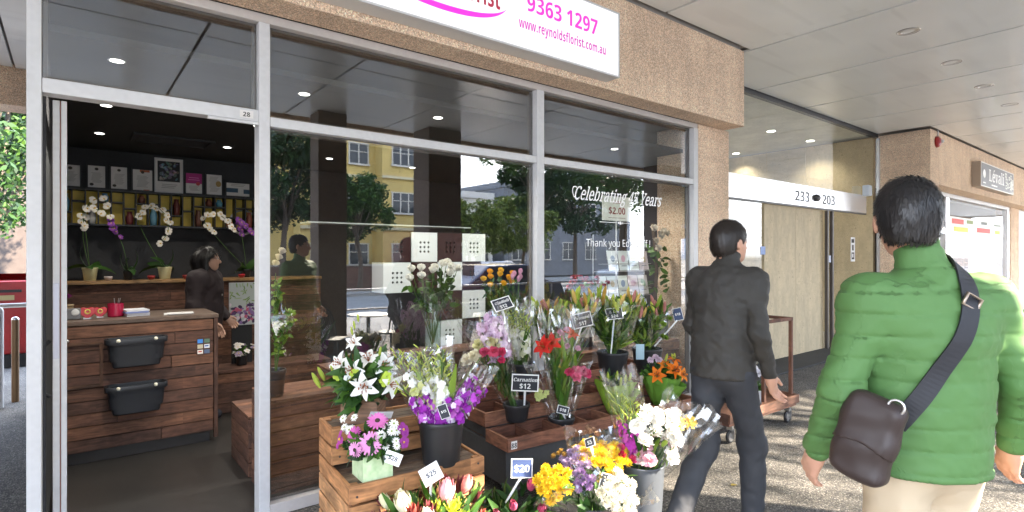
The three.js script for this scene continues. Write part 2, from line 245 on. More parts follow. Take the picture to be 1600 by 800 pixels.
// ================================================================ building entrance
const ZE = -0.53;
{ const t = thing('entrance', 'glazed building entrance with white header band numbered 233 and 203', 'entrance');
  for (const [a, b] of [[6.125, 8.045], [8.05, 10.284], [10.289, 12.40]]) part('upper_pane', new THREE.PlaneGeometry(b - a - 0.006, SY - 0.06 - 2.74).translate((a + b) / 2, (SY - 0.06 + 2.74) / 2, ZE), mGlassClear, t);
  part('header_band', span(6.125, 11.75, 2.40, 2.735, ZE - 0.03, ZE + 0.02, 0.004), mSatin, t);
  const num = (s, x0, x1) => part('street_number', new THREE.PlaneGeometry(x1 - x0, 0.19).translate((x0 + x1) / 2, 2.555, ZE + 0.0225), M({ map: canvasTex(256, 96, (c, w, h) => { c.clearRect(0, 0, w, h); c.fillStyle = '#0c0c0e'; c.font = 'bold 112px sans-serif'; c.textBaseline = 'middle'; const k = w / c.measureText(s).width; c.scale(k, 1); c.fillText(s, 0, h / 2 + 4); }), transparent: true, alphaTest: 0.4, roughness: 0.5 }), t, `dark street number ${s}`);
  num('233', 8.88, 9.40); num('203', 9.85, 10.36);
  part('camera_dome', new THREE.SphereGeometry(0.085, 20, 14).scale(1.25, 0.7, 0.6).translate(9.625, 2.555, ZE + 0.03), mBlack, t);
  part('track_slot', span(6.125, 11.75, 2.375, 2.399, ZE - 0.03, ZE + 0.015), M({ color: lin(0.12, 0.12, 0.12), roughness: 0.5 }), t);
  // lower glazing
  part('side_pane', new THREE.PlaneGeometry(1.75, 2.37).translate(7.02, 1.19, ZE), mGlassClear, t);
  part('door_pane', new THREE.PlaneGeometry(1.04, 2.37).translate(10.89, 1.19, ZE), mGlassClear, t);
  part('jamb', span(10.115, 10.165, 0.02, 2.372, ZE - 0.05, ZE), mBronze, t); part('jamb', span(10.31, 10.36, 0.02, 2.372, ZE - 0.05, ZE), mBronze, t);
  part('side_frame', span(12.36, 12.405, 0.02, SY - 0.07, ZE - 0.02, ZE + 0.03), mSatin, t);
  const stick = canvasTex(64, 192, (c, w, h) => { c.fillStyle = '#e9eaec'; c.fillRect(0, 0, w, h); c.fillStyle = '#24262c'; c.fillRect(12, 14, 40, 30); c.fillRect(20, 60, 24, 44); c.fillRect(12, 120, 40, 54); c.fillStyle = '#e9eaec'; c.fillRect(22, 130, 18, 30); });
  part('sticker', new THREE.PlaneGeometry(0.19, 0.44).translate(11.16, 1.72, ZE + 0.004), M({ map: stick, roughness: 0.5 }), t, 'white sticker with dark pictograms');
  part('notice', new THREE.PlaneGeometry(0.14, 0.12).translate(7.93, 1.68, ZE + 0.004), M({ color: lin(0.2, 0.3, 0.6), roughness: 0.5 }), t, 'small blue notice');
  part('notice', new THREE.PlaneGeometry(0.13, 0.12).translate(10.235, 1.55, ZE - 0.02), M({ color: lin(0.55, 0.6, 0.75), roughness: 0.5 }), t, 'small pale notice');
  part('door_sensor', bx(0.16, 0.2, 0.12, 11.58, 2.81, ZE + 0.09, 0.02), M({ color: lin(0.6, 0.66, 0.74), roughness: 0.3 }), t);
  part('threshold', span(6.13, 12.38, 0.004, 0.022, -0.60, -0.06), M({ color: lin(0.05, 0.05, 0.052), map: TX.dirt, roughness: 0.8 }), t);
}
{ const t = thing('stone_wall', 'beige travertine slab wall standing behind the entrance glass', 'wall');
  part('slab', span(8.11, 9.11, 0.023, 2.38, -0.75, -0.60, 0.002), mTrav, t); part('slab', span(9.114, 10.112, 0.023, 2.38, -0.75, -0.60, 0.002), mTrav, t);
  for (const [z0, z1] of [[-1.9, -0.62], [-3.3, -1.905], [-4.7, -3.305], [-6.1, -4.705], [-7.4, -6.105]]) for (const [y0, y1] of [[0.02, 1.3], [1.305, 2.6], [2.605, 3.93]]) part('slab', span(12.38, 12.5, y0, y1, z0, z1), mTrav, t);
}
struct('lobby_floor', span(6.05, 12.5, 0.001, 0.02, -7.4, -0.605), M({ color: lin(0.3, 0.28, 0.25), map: TX.dirt, roughness: 0.3 }));
struct('lobby_ceiling', span(6.05, 12.5, SY + 0.0, SY + 0.055, -7.4, -0.605), M({ color: lin(0.66, 0.65, 0.56), map: TX.dirt, roughness: 0.5 }));
{ const g = structGroup('lobby_back_wall'); part('wall_panel', span(6.05, 7.0, 0.02, SY, -7.5, -7.4), mTrav, g); part('wall_panel', span(9.4, 12.5, 0.02, SY, -7.5, -7.4), mTrav, g); part('wall_panel', span(7.0, 9.4, 2.9, SY, -7.5, -7.4), mTrav, g); }
struct('lobby_side_wall', span(6.06, 6.118, 0.02, SY, -7.4, -0.57), M({ color: lin(0.42, 0.39, 0.33), map: TX.dirt, roughness: 0.7 }));
{ const spots = [[10.42, -1.663], [11.92, -1.604], [12.05, -3.31], [8.9, -1.66], [10.4, -3.4]];
  const labs = ['lit round light above entrance band, left of the glass joint', 'lit round light above entrance band, nearest the right travertine', 'lit round light deep in the lobby by the travertine wall', 'lit round light in lobby ceiling nearest the tan pier', 'lit round light in the middle of the lobby ceiling'];
  spots.forEach(([x, z], i) => { const t = thing('lobby_downlight', labs[i], 'light', [x, SY - 0.002, z], 0, 'lit downlights in the lobby ceiling');
    part('lens', new THREE.CircleGeometry(0.075, 24).rotateX(PI / 2).translate(0, -0.004, 0), M({ color: 0xffffff, emissive: lin(1, 0.96, 0.86), emissiveIntensity: 1.6 }), t); part('trim_ring', new THREE.RingGeometry(0.076, 0.1, 28).rotateX(PI / 2).translate(0, -0.003, 0), mPaint, t);
    const L = new THREE.SpotLight(lin(1, 0.93, 0.8), 1.2, 0, 1.05, 0.6, 2); L.position.set(0, -0.02, 0); L.target.position.set(0, -2, 0); t.add(L.target); L.castShadow = true; L.shadow.radius = 3; L.name = 'lamp'; t.add(L); });
}
// ================================================================ neighbouring shop
{ const t = thing('neighbour_pier', 'tan rendered corner pier and fascia of the next shop', 'pier');
  part('pier_corner', span(12.412, 12.9, 0, SY - 0.02, ZE, 0.31, 0.006), mRender, t);
  part('fascia_beam', span(12.902, 24, 2.955, SY - 0.02, -0.3, 0.31, 0.006), mRender, t);
  part('pier_end', span(20.45, 21.5, 0, 2.953, -0.3, 0.02, 0.006), mRender, t);
  const w = thing('neighbour_shopfront', 'white framed shop window beyond the green jacket with coloured poster strip', 'shopfront');
  for (const [a, b] of [[12.91, 13.0], [14.62, 14.86], [20.2, 20.44]]) part('mullion', span(a, b, 0, 2.86, -0.12, 0.0, 0.005), mSatin, w);
  part('head_rail', span(12.91, 20.44, 2.862, 2.95, -0.12, 0.0, 0.005), mPaint, w);
  part('transom', span(13.0, 14.615, 2.08, 2.2, -0.1, -0.01, 0.005), mSatin, w);
  for (const [a, b] of [[13.0, 14.62], [14.86, 20.2]]) part('window_pane', new THREE.PlaneGeometry(b - a - 0.01, 2.85).translate((a + b) / 2, 1.43, -0.055), mGlassFar, w);
  const st = canvasTex(1024, 64, (c, W, h) => { c.fillStyle = '#eef0ea'; c.fillRect(0, 0, W, h); const q = [['#d8432f', 60, 8, 190, 20], ['#7a8a35', 300, 8, 110, 14], ['#d2d233', 90, 40, 230, 18], ['#cf3b2c', 480, 34, 260, 20], ['#50574f', 560, 6, 120, 12], ['#b8cc3c', 840, 38, 110, 16], ['#7d8579', 820, 10, 150, 8]]; for (const [f, x, y, ww, hh] of q) { c.fillStyle = f; c.fillRect(x, y, ww, hh); } });
  part('poster_strip', new THREE.PlaneGeometry(5.0, 0.36).translate(17.45, 2.3, -0.05), M({ map: st, roughness: 0.6 }), w, 'white strip with red and yellow print');
  const box = structGroup('neighbour_room');
  part('back_wall', span(12.6, 24, 0, 2.95, -4.2, -4.1), M({ color: lin(0.32, 0.17, 0.11), map: TX.dirt, roughness: 0.8 }), box); part('room_ceiling', span(12.6, 24, 2.86, 2.94, -4.1, -0.31), M({ color: lin(0.3, 0.29, 0.28), roughness: 0.8 }), box);
  part('room_floor', span(12.6, 24, 0.002, 0.01, -4.1, -0.13), M({ color: lin(0.2, 0.17, 0.14), roughness: 0.6 }), box); part('side_wall', span(12.51, 12.6, 0, 2.95, -4.1, -0.54), mDark, box);
  const brick = M({ color: lin(0.42, 0.17, 0.1), map: TX.dirt, roughness: 0.85 });
  for (const [x, wd, h] of [[15.4, 0.5, 2.2], [17.2, 0.45, 2.3], [18.6, 0.9, 1.9], [19.7, 0.5, 2.1]]) tagged('display_shelf', merge([span(x, x + wd, 0.01, h, -1.2, -1.15), span(x, x + 0.03, 0.01, h, -1.15, -0.85), span(x + wd - 0.03, x + wd, 0.01, h, -1.15, -0.85), ...[0.4, 0.9, 1.4, 1.85].filter(y => y < h).map(y => span(x + 0.03, x + wd - 0.03, y, y + 0.03, -1.15, -0.85))]), brick, `reddish timber display shelf inside the next shop, ${wd > 0.8 ? 'the widest' : h > 2.25 ? 'the tallest' : x < 16 ? 'nearest the entrance' : 'next to the far frame'}`, 'shelf');
  const d = thing('grey_door', 'pale grey panel door at the far right beyond the next shop', 'door'); part('leaf', span(21.52, 23.4, 0, 2.95, -0.1, -0.03, 0.005), M({ color: lin(0.55, 0.55, 0.55), roughness: 0.5 }), d); part('handle', span(21.6, 21.66, 1.0, 1.25, -0.03, 0.02), mSteel, d);
  const s = thing('neighbour_sign', 'small dark grey shop sign with white lettering and pattern', 'sign');
  part('sign_case', span(15.155, 18.2, 3.09, 3.62, 0.312, 0.468, 0.004), M({ color: lin(0.36, 0.29, 0.23), roughness: 0.6 }), s);
  const sg = canvasTex(768, 134, (c, W, h) => { c.fillStyle = '#e6e2da'; c.fillRect(0, 0, W, h); c.fillStyle = '#4f4c4c'; c.fillRect(6, 5, W - 12, h - 10); c.fillStyle = '#f4f2ee'; c.beginPath(); c.ellipse(70, 62, 28, 24, 0, 0, 7); c.fill(); c.font = 'bold 92px serif'; c.textBaseline = 'middle'; c.save(); c.translate(165, 62); c.scale(1.25, 1); c.fillText('Lévali', 0, 0); c.restore(); c.fillRect(44, 108, 56, 7); c.fillRect(225, 110, 130, 7); c.strokeStyle = '#d8d8cc'; c.lineWidth = 6; const r = RNG(3); for (let i = 0; i < 22; i++) { const x = 545 + r() * 190, y = 16 + r() * 95, q = 20 + r() * 26; c.strokeRect(x, y, q, q * 0.6); } });
  part('sign_face', new THREE.PlaneGeometry(3.03, 0.52).translate(16.68, 3.355, 0.4705), M({ map: sg, roughness: 0.4 }), s);
  const a = thing('fire_alarm', 'small red round alarm bell on the tan pier under ceiling', 'alarm', [12.75, 3.74, 0.31]);
  part('bell', lathe([[0, 0.075], [0.06, 0.07], [0.1, 0.04], [0.105, 0.0], [0, 0.0]], 24).rotateX(PI / 2), M({ color: lin(0.36, 0.02, 0.02), roughness: 0.35 }), a); part('strobe', new THREE.SphereGeometry(0.035, 12, 8).translate(0.06, 0.01, 0.075), M({ color: lin(0.8, 0.8, 0.78), roughness: 0.2 }), a); part('conduit', rod([0.03, 0.09, 0.02], [0.03, 0.225, 0.02], 0.012), mPaint, a);
}
// ================================================================ plant and flower kit
// one petal: leaves the origin along +z, its slope turning from a0 to a1 (radians above the horizon)
function petal(len, w, a0, a1, cup = 0.2, nt = 4, tip = 0.0, ruff = 0, r = R0) {
  const pos = [], idx = [], uv = []; let z = 0, y = 0; const ns = 2;
  for (let i = 0; i <= nt; i++) {
    const t = i / nt, a = a0 + (a1 - a0) * t; if (i) { z += Math.cos(a) * len / nt; y += Math.sin(a) * len / nt; }
    const prof = Math.pow(Math.sin(PI * Math.min(0.97, 0.1 + 0.9 * (tip ? Math.pow(t, 0.8) : Math.pow(t, 1.5) * 0.86))), 0.8) * w;
    for (let s = -1; s <= 1; s++) { const c = Math.abs(s) * cup * prof, j = ruff ? (r() - 0.5) * ruff * t : 0; pos.push(s * prof, y + c * Math.cos(a) + j, z - c * Math.sin(a)); uv.push(s * 0.5 + 0.5, t); }
  }
  for (let i = 0; i < nt; i++) for (let s = 0; s < ns; s++) { const a = i * 3 + s; idx.push(a, a + 1, a + 3, a + 1, a + 4, a + 3); }
  const g = new THREE.BufferGeometry(); g.setAttribute('position', new THREE.Float32BufferAttribute(pos, 3)); g.setAttribute('uv', new THREE.Float32BufferAttribute(uv, 2)); g.setIndex(idx); g.computeVertexNormals(); return g;
}
const turn = (g, ry, rx = 0, rz = 0) => { if (rz) g.rotateZ(rz); if (rx) g.rotateX(rx); g.rotateY(ry); return g; };
function ring(n, mk, off = 0, lift = 0) { const l = []; for (let i = 0; i < n; i++) l.push(turn(mk(i), off + i * 2 * PI / n + rr(-0.09, 0.09)).translate(0, lift, 0)); return l; }
const FL = {}; // blossom geometries with a size of about one metre across, scaled on use: [petals, heart]
{ const dot = (r, y, s = 0.6) => new THREE.IcosahedronGeometry(r, 1).scale(1, s, 1).translate(0, y, 0);
  FL.lily = [[0, 1, 2].map(() => [merge([...ring(3, () => petal(0.56, 0.15, rr(1.0, 1.2), rr(-0.35, 0.0), 0.25, 5, 1), 0), ...ring(3, () => petal(0.54, 0.10, rr(1.0, 1.15), rr(-0.3, 0.05), 0.25, 5, 1), PI / 3)]), merge([rod([0, 0, 0], [0.02, 0.4, 0.02], 0.018, 5), ...[0, 1, 2, 3, 4, 5].map(i => rod([0, 0, 0], [Math.cos(i) * 0.13, 0.33, Math.sin(i) * 0.13], 0.008, 4)), ...[0, 1, 2, 3, 4, 5].map(i => new THREE.BoxGeometry(0.03, 0.02, 0.08).translate(Math.cos(i) * 0.13, 0.33, Math.sin(i) * 0.13))])])][0];
  FL.rose = [0, 1, 2].map(() => [merge([...ring(5, () => petal(0.5, 0.30, 0.55, 1.9, 0.55, 4), 0), ...ring(5, () => petal(0.48, 0.26, 1.0, 1.85, 0.6, 4), 0.6, 0.03), ...ring(4, () => petal(0.44, 0.20, 1.3, 1.9, 0.7, 4), 0.2, 0.06), ...ring(3, () => petal(0.40, 0.13, 1.5, 1.8, 0.8, 3), 0.9, 0.08)])]);
  FL.carnation = [0, 1, 2].map(() => { const l = []; for (let i = 0; i < 46; i++) { const e = Math.acos(1 - i / 46 * 1.15), g = petal(rr(0.3, 0.42), rr(0.12, 0.17), 0, rr(-0.5, 0.5), 0.3, 3, 0, 0.1); g.rotateX(-(PI / 2 - e)); l.push(turn(g, i * 2.4 + rr(-0.2, 0.2)).translate(0, 0.06, 0)); } return [merge(l)]; });
  FL.gerbera = [0, 1].map(() => [merge([...ring(20, () => petal(0.5, 0.06, rr(0.1, 0.3), rr(-0.25, 0.1), 0.1, 3), 0), ...ring(18, () => petal(0.4, 0.055, rr(0.3, 0.5), rr(0, 0.3), 0.1, 3), 0.16, 0.015)]), merge([dot(0.13, 0.05, 0.5)])]);
  FL.daisy = [0, 1].map(() => [merge([...ring(12, () => petal(0.5, 0.10, rr(0.0, 0.4), rr(-0.3, 0.2), 0.1, 2), 0), ...ring(9, () => petal(0.36, 0.1, rr(0.4, 0.8), 0.4, 0.1, 2), 0.2, 0.02)]), dot(0.12, 0.06, 0.7)]);
  FL.bloom5 = [0, 1, 2].map(() => [merge(ring(5, () => petal(0.5, 0.22, rr(0.3, 0.7), rr(-0.3, 0.2), 0.25, 3, 0, 0.06), 0)), dot(0.08, 0.05, 1)]);
  FL.orchid = [0, 1].map(() => [merge([turn(petal(0.5, 0.32, 0.25, -0.1, -0.12, 4), PI / 2), turn(petal(0.5, 0.32, 0.25, -0.1, -0.12, 4), -PI / 2), turn(petal(0.46, 0.19, 0.2, -0.1, -0.1, 4), PI), turn(petal(0.44, 0.18, 0.1, -0.2, -0.1, 4), 0.6), turn(petal(0.44, 0.18, 0.1, -0.2, -0.1, 4), -0.6)]), merge([petal(0.26, 0.09, 0.9, -0.2, 0.5, 3), dot(0.05, 0.06, 1)])]);
  FL.tulip = [0, 1].map(() => [merge([...ring(3, () => petal(0.75, 0.26, 0.75, 1.95, 0.5, 4), 0), ...ring(3, () => petal(0.74, 0.24, 0.95, 1.9, 0.5, 4), PI / 3)])]);
  FL.protea = [0, 1].map(() => [merge([...ring(11, () => petal(0.95, 0.17, rr(0.75, 0.9), rr(1.75, 2.0), 0.3, 4, 1), 0), ...ring(11, () => petal(0.84, 0.155, 0.55, rr(1.6, 1.85), 0.3, 4, 1), 0.28), ...ring(10, () => petal(0.55, 0.16, 0.35, 1.6, 0.3, 3, 1), 0.1)]), merge([lathe([[0.0, 0.78], [0.08, 0.74], [0.15, 0.5], [0.15, 0.3], [0.06, 0.05]], 10)])]);
  FL.bud = [0, 1].map(() => [lathe([[0, 0], [0.06, 0.04], [0.12, 0.25], [0.14, 0.5], [0.1, 0.8], [0.045, 0.95], [0, 1]], 7)]);
  FL.leuca = [0, 1].map(() => [merge([...ring(7, () => petal(0.9, 0.12, rr(0.9, 1.1), rr(1.3, 1.7), 0.3, 3, 1), 0), ...ring(7, () => petal(0.8, 0.12, 0.6, rr(0.9, 1.3), 0.3, 3, 1), 0.4)])]);
  FL.mum = [0, 1].map(() => { const l = []; for (let i = 0; i < 90; i++) { const e = Math.acos(1 - (i / 90) * 1.05), g = petal(rr(0.40, 0.48), 0.05, 0.1, rr(0.5, 1.1), 0.3, 2, 0); g.rotateX(-(PI / 2 - e)); l.push(turn(g, i * 2.39996 + rr(-0.1, 0.1))); } return [merge(l)]; });
}
const petalMats = new Map();
function pm(hex, through = 0.22) { const k = hex + '/' + through; if (!petalMats.has(k)) petalMats.set(k, MP({ color: hex, roughness: 0.62, transmission: through, thickness: 0, ior: 1.3, sheen: 0.2, sheenRoughness: 0.6 })); return petalMats.get(k); }
const mLeaf = [0x2c4d1c, 0x37591f, 0x274420, 0x41661f, 0x4c7226].map(c => MP({ color: c, roughness: 0.5, transmission: 0.22, thickness: 0, ior: 1.35 }));
const mLeafPale = [0x7f9a3a, 0x8fa63c, 0x6f8c34].map(c => MP({ color: c, roughness: 0.5, transmission: 0.25, thickness: 0, ior: 1.35 }));
const mStem = M({ color: 0x4f7030, roughness: 0.6 });
const mCello = MP({ color: lin(0.97, 0.98, 0.99), transmission: 1, thickness: 0, roughness: 0.07, ior: 2.0 });
const mHeart = { yellow: M({ color: 0xd9b23a }), brown: M({ color: 0x3a2418 }), green: M({ color: 0x8fa04a }), dark: M({ color: 0x241014 }), orange: M({ color: 0x8c4a18 }) };
// orient +y to a direction
const qY = d => new THREE.Quaternion().setFromUnitVectors(V(0, 1, 0), d.clone().normalize());
function blossom(parent, kind, color, size, p, dir, heart, name = 'blossom') {
  const vs = FL[kind], v = vs[Math.floor(R0() * vs.length)];
  const m = part(name, v[0], typeof color === 'number' ? pm(color) : color, parent); m.scale.setScalar(size); m.position.copy(p); m.quaternion.copy(qY(dir)).multiply(new THREE.Quaternion().setFromAxisAngle(V(0, 1, 0), rr(0, 6.28)));
  if (v[1]) part('flower_heart', v[1], mHeart[heart || 'yellow'], m);
  return m;
}
function leafGeo(len, w, a0, a1, r = R0) { return petal(len, w, a0, a1, 0.25, 4, 1, 0.0, r); }
// a clump of leaves merged per tone: list of [position, direction, length, width]
function leaves(parent, list, mats, name = 'leaves') {
  const by = mats.map(() => []);
  for (const [p, d, l, w, bend] of list) { const g = leafGeo(l, w, 1.45, bend ?? rr(0.2, 1.0)); g.rotateY(rr(0, 6.28)); g.applyQuaternion(qY(d)); g.translate(p.x, p.y, p.z); by[Math.floor(R0() * mats.length)].push(g); }
  by.forEach((l, i) => { if (l.length) part(name, merge(l), mats[i], parent).userData.kind = 'stuff'; });
}
const jit = (v, s) => V(v.x + rr(-s, s), v.y + rr(-s, s), v.z + rr(-s, s));
// crumpled cellophane cone between two rings: base centre, top centre, radii
function cello(parent, b, t, r0, r1, seed, mat = mCello, name = 'cellophane', flat = 0.75, crumple = 0.19) {
  const r = RNG(seed), nu = 44, nv = 12, pos = [], idx = [], ax = t.clone().sub(b), q = qY(ax), L = ax.length(), ph = [r() * 6, r() * 6, r() * 6];
  for (let j = 0; j <= nv; j++) for (let i = 0; i < nu; i++) {
    const v = j / nv, a = i / nu * 2 * PI; let rad = r0 + (r1 - r0) * Math.pow(v, 0.8);
    rad *= 1 + crumple * v * (Math.sin(a * 7 + ph[0] + v * 2) * 0.5 + Math.sin(a * 13 + ph[1]) * 0.4 + (r() - 0.5) * 0.5);
    const top = j === nv ? (Math.sin(a * 3 + ph[2]) * 0.06 + (r() - 0.5) * 0.05) * L : 0;
    const p = V(Math.cos(a) * rad, v * L + top, Math.sin(a) * rad * flat).applyQuaternion(q).add(b); pos.push(p.x, p.y, p.z);
  }
  for (let j = 0; j < nv; j++) for (let i = 0; i < nu; i++) { const a = j * nu + i, c = j * nu + (i + 1) % nu, d = a + nu, e = c + nu; idx.push(a, c, d, c, e, d); }
  const g = new THREE.BufferGeometry(); g.setAttribute('position', new THREE.Float32BufferAttribute(pos, 3)); g.setAttribute('uv', new THREE.Float32BufferAttribute(new Float32Array(pos.length / 3 * 2), 2)); g.setIndex(idx); let q2 = g; if (mat === mCello) { q2 = g.toNonIndexed(); } q2.computeVertexNormals();
  return part(name, q2, mat, parent);
}
function stems(parent, b, tops, r = 0.003) { part('stems', merge(tops.map(t => { const m = b.clone().lerp(t, 0.5); m.y += 0.02; return tube([jit(b, 0.015), m, t], r, 5, 4); })), mStem, parent); }
// flowering spike: stem with small florets down its upper part
function spike(parent, b, t, kind, cols, size, n, from = 0.35, spread = 0.03, budCol) {
  const ax = t.clone().sub(b), by = cols.map(() => []), buds = [];
  for (let i = 0; i < n; i++) { const f = from + (1 - from) * (i + rr(0, 0.8)) / n, a = i * 2.4 + rr(-0.3, 0.3), p = b.clone().addScaledVector(ax, f), o = V(Math.cos(a), rr(0.1, 0.5), Math.sin(a)), k = 1.1 - 0.5 * (f - from) / (1 - from);
    p.addScaledVector(o, spread * k);
    if (budCol && f > 0.72) { const g = FL.bud[0][0].clone().scale(size * 0.5, size * 0.7, size * 0.5); g.applyQuaternion(qY(o.clone().add(V(0, 0.6, 0)))); g.translate(p.x, p.y, p.z); buds.push(g); continue; }
    const vs = FL[kind], g = vs[Math.floor(R0() * vs.length)][0].clone(); g.rotateY(rr(0, 6)); g.scale(size * k, size * k, size * k); g.applyQuaternion(qY(o)); g.translate(p.x, p.y, p.z); by[Math.floor(R0() * cols.length)].push(g); }
  by.forEach((l, i) => { if (l.length) part('florets', merge(l), pm(cols[i]), parent).userData.kind = 'stuff'; });
  if (buds.length) part('buds', merge(buds), pm(budCol), parent).userData.kind = 'stuff';
  part('stem', tube([b, b.clone().lerp(t, 0.5), t], 0.0035, 5, 5), mStem, parent);
}
function bucket(parent, y0, y1, r0, r1, mat, x = 0, z = 0, water = true) {
  part('bucket', lathe([[0, y0 + 0.004], [r0 - 0.004, y0], [r0, y0 + 0.006], [r1 * 0.985, y1 - 0.03], [r1 + 0.004, y1 - 0.028], [r1 + 0.005, y1 - 0.006], [r1 + 0.001, y1], [r1 - 0.006, y1 - 0.003], [r1 - 0.009, y1 - 0.04], [r0 - 0.006, y0 + 0.012], [0, y0 + 0.012]], 36).translate(x, 0, z), mat, parent);
}
const mPlasticBlack = M({ color: lin(0.022, 0.022, 0.024), roughness: 0.38 });
// chalkboard price tag on a white stake: board centre, stake foot, text
function chalkTag(label, lines, w, h, c, foot, yaw, tilt = 0, roll = 0, back = '#2c2f38', fg = '#e8e6e0') {
  const t = thing('price_tag', label, 'price tag', [c[0], c[1], c[2]], yaw);
  const inner = new THREE.Group(); inner.name = 'tag_head'; inner.rotation.set(tilt, 0, roll); t.add(inner);
  const m = canvasTex(256, Math.round(256 * h / w), (g, W, Hh) => { g.fillStyle = back; g.fillRect(0, 0, W, Hh); g.strokeStyle = '#efede8'; g.lineWidth = 16; g.strokeRect(2, 2, W - 4, Hh - 4); g.fillStyle = fg; g.textAlign = 'center'; g.textBaseline = 'middle'; lines.forEach(([s, size, y, it]) => { g.font = `${it ? 'italic ' : ''}bold ${size}px ${it ? 'serif' : 'sans-serif'}`; g.fillText(s, W / 2, y * Hh); }); });
  part('board', bx(w, h, 0.004, 0, 0, 0, 0.001), M({ color: lin(0.8, 0.8, 0.78), roughness: 0.5 }), inner);
  part('chalk_face', new THREE.PlaneGeometry(w * 0.985, h * 0.98).translate(0, 0, 0.0032), M({ map: m, roughness: 0.7 }), inner);
  if (foot) { const d = V(foot[0] - c[0], foot[1] - c[1], foot[2] - c[2]).applyAxisAngle(V(0, 1, 0), -yaw); part('stake', rod([0, -h * 0.42, -0.004], [d.x, d.y, d.z], 0.008, 6, 0.006), M({ color: lin(0.78, 0.78, 0.77), roughness: 0.4 }), t); }
  return t;
}
// ================================================================ florist interior
const IY = 2.78;
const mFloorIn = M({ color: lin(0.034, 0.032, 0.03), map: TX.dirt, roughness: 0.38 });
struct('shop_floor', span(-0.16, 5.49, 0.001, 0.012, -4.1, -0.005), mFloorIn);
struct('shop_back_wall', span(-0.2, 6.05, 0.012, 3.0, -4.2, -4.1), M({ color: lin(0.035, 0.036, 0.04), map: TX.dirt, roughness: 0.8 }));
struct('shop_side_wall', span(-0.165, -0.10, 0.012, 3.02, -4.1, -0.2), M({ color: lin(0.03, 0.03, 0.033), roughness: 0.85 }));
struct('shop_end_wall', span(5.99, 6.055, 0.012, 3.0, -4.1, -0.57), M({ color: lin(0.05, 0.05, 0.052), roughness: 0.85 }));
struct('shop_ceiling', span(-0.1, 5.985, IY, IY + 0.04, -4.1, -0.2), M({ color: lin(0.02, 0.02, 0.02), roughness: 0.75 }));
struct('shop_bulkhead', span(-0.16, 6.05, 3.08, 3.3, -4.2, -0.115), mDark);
{ const spots = []; for (const z of [-0.525, -1.8, -3.07]) for (const [i, x] of [0.22, 1.335, 2.457, 3.58, 4.70].entries()) spots.push([x, z, i]);
  const row = ['window row', 'middle row', 'back row'], place = ['over the doorway', 'second from the doorway', 'third from the doorway', 'fourth from the doorway', 'nearest the far end wall'];
  spots.forEach(([x, z, i], k) => { const t = thing('downlight', `lit round downlight in dark shop ceiling, ${row[Math.floor(k / 5)]}, ${place[i]}`, 'light', [x, IY - 0.001, z], 0, 'lit downlights in the florist ceiling');
    part('lens', new THREE.CircleGeometry(0.036, 24).rotateX(PI / 2).translate(0, -0.003, 0), M({ color: 0xffffff, emissive: lin(1, 0.97, 0.9), emissiveIntensity: 2 }), t); part('trim_ring', new THREE.RingGeometry(0.037, 0.046, 28).rotateX(PI / 2).translate(0, -0.002, 0), mPaint, t);
    const L = new THREE.SpotLight(lin(1, 0.93, 0.82), k < 5 ? 1.3 : k < 10 ? 0.3 : 0.55, 0, 1.1, 0.7, 2); L.position.set(0, -0.02, 0); L.target.position.set(0, -2, 0); t.add(L.target); L.castShadow = true; L.shadow.radius = 2; L.name = 'lamp'; t.add(L); });
}
{ const t = thing('air_vent', 'dark slotted air conditioning cassette in the shop ceiling', 'vent', [0.82, IY - 0.003, -3.0]); part('frame', merge([bx(0.7, 0.02, 0.04, 0, -0.01, 0.2), bx(0.7, 0.02, 0.04, 0, -0.01, -0.2), bx(0.04, 0.02, 0.36, 0.33, -0.01, 0), bx(0.04, 0.02, 0.36, -0.33, -0.01, 0)]), mDark, t); for (let i = 0; i < 5; i++) part('slat', bx(0.6, 0.006, 0.05, 0, -0.012, -0.13 + i * 0.065).rotateX(0), mDark, t); }
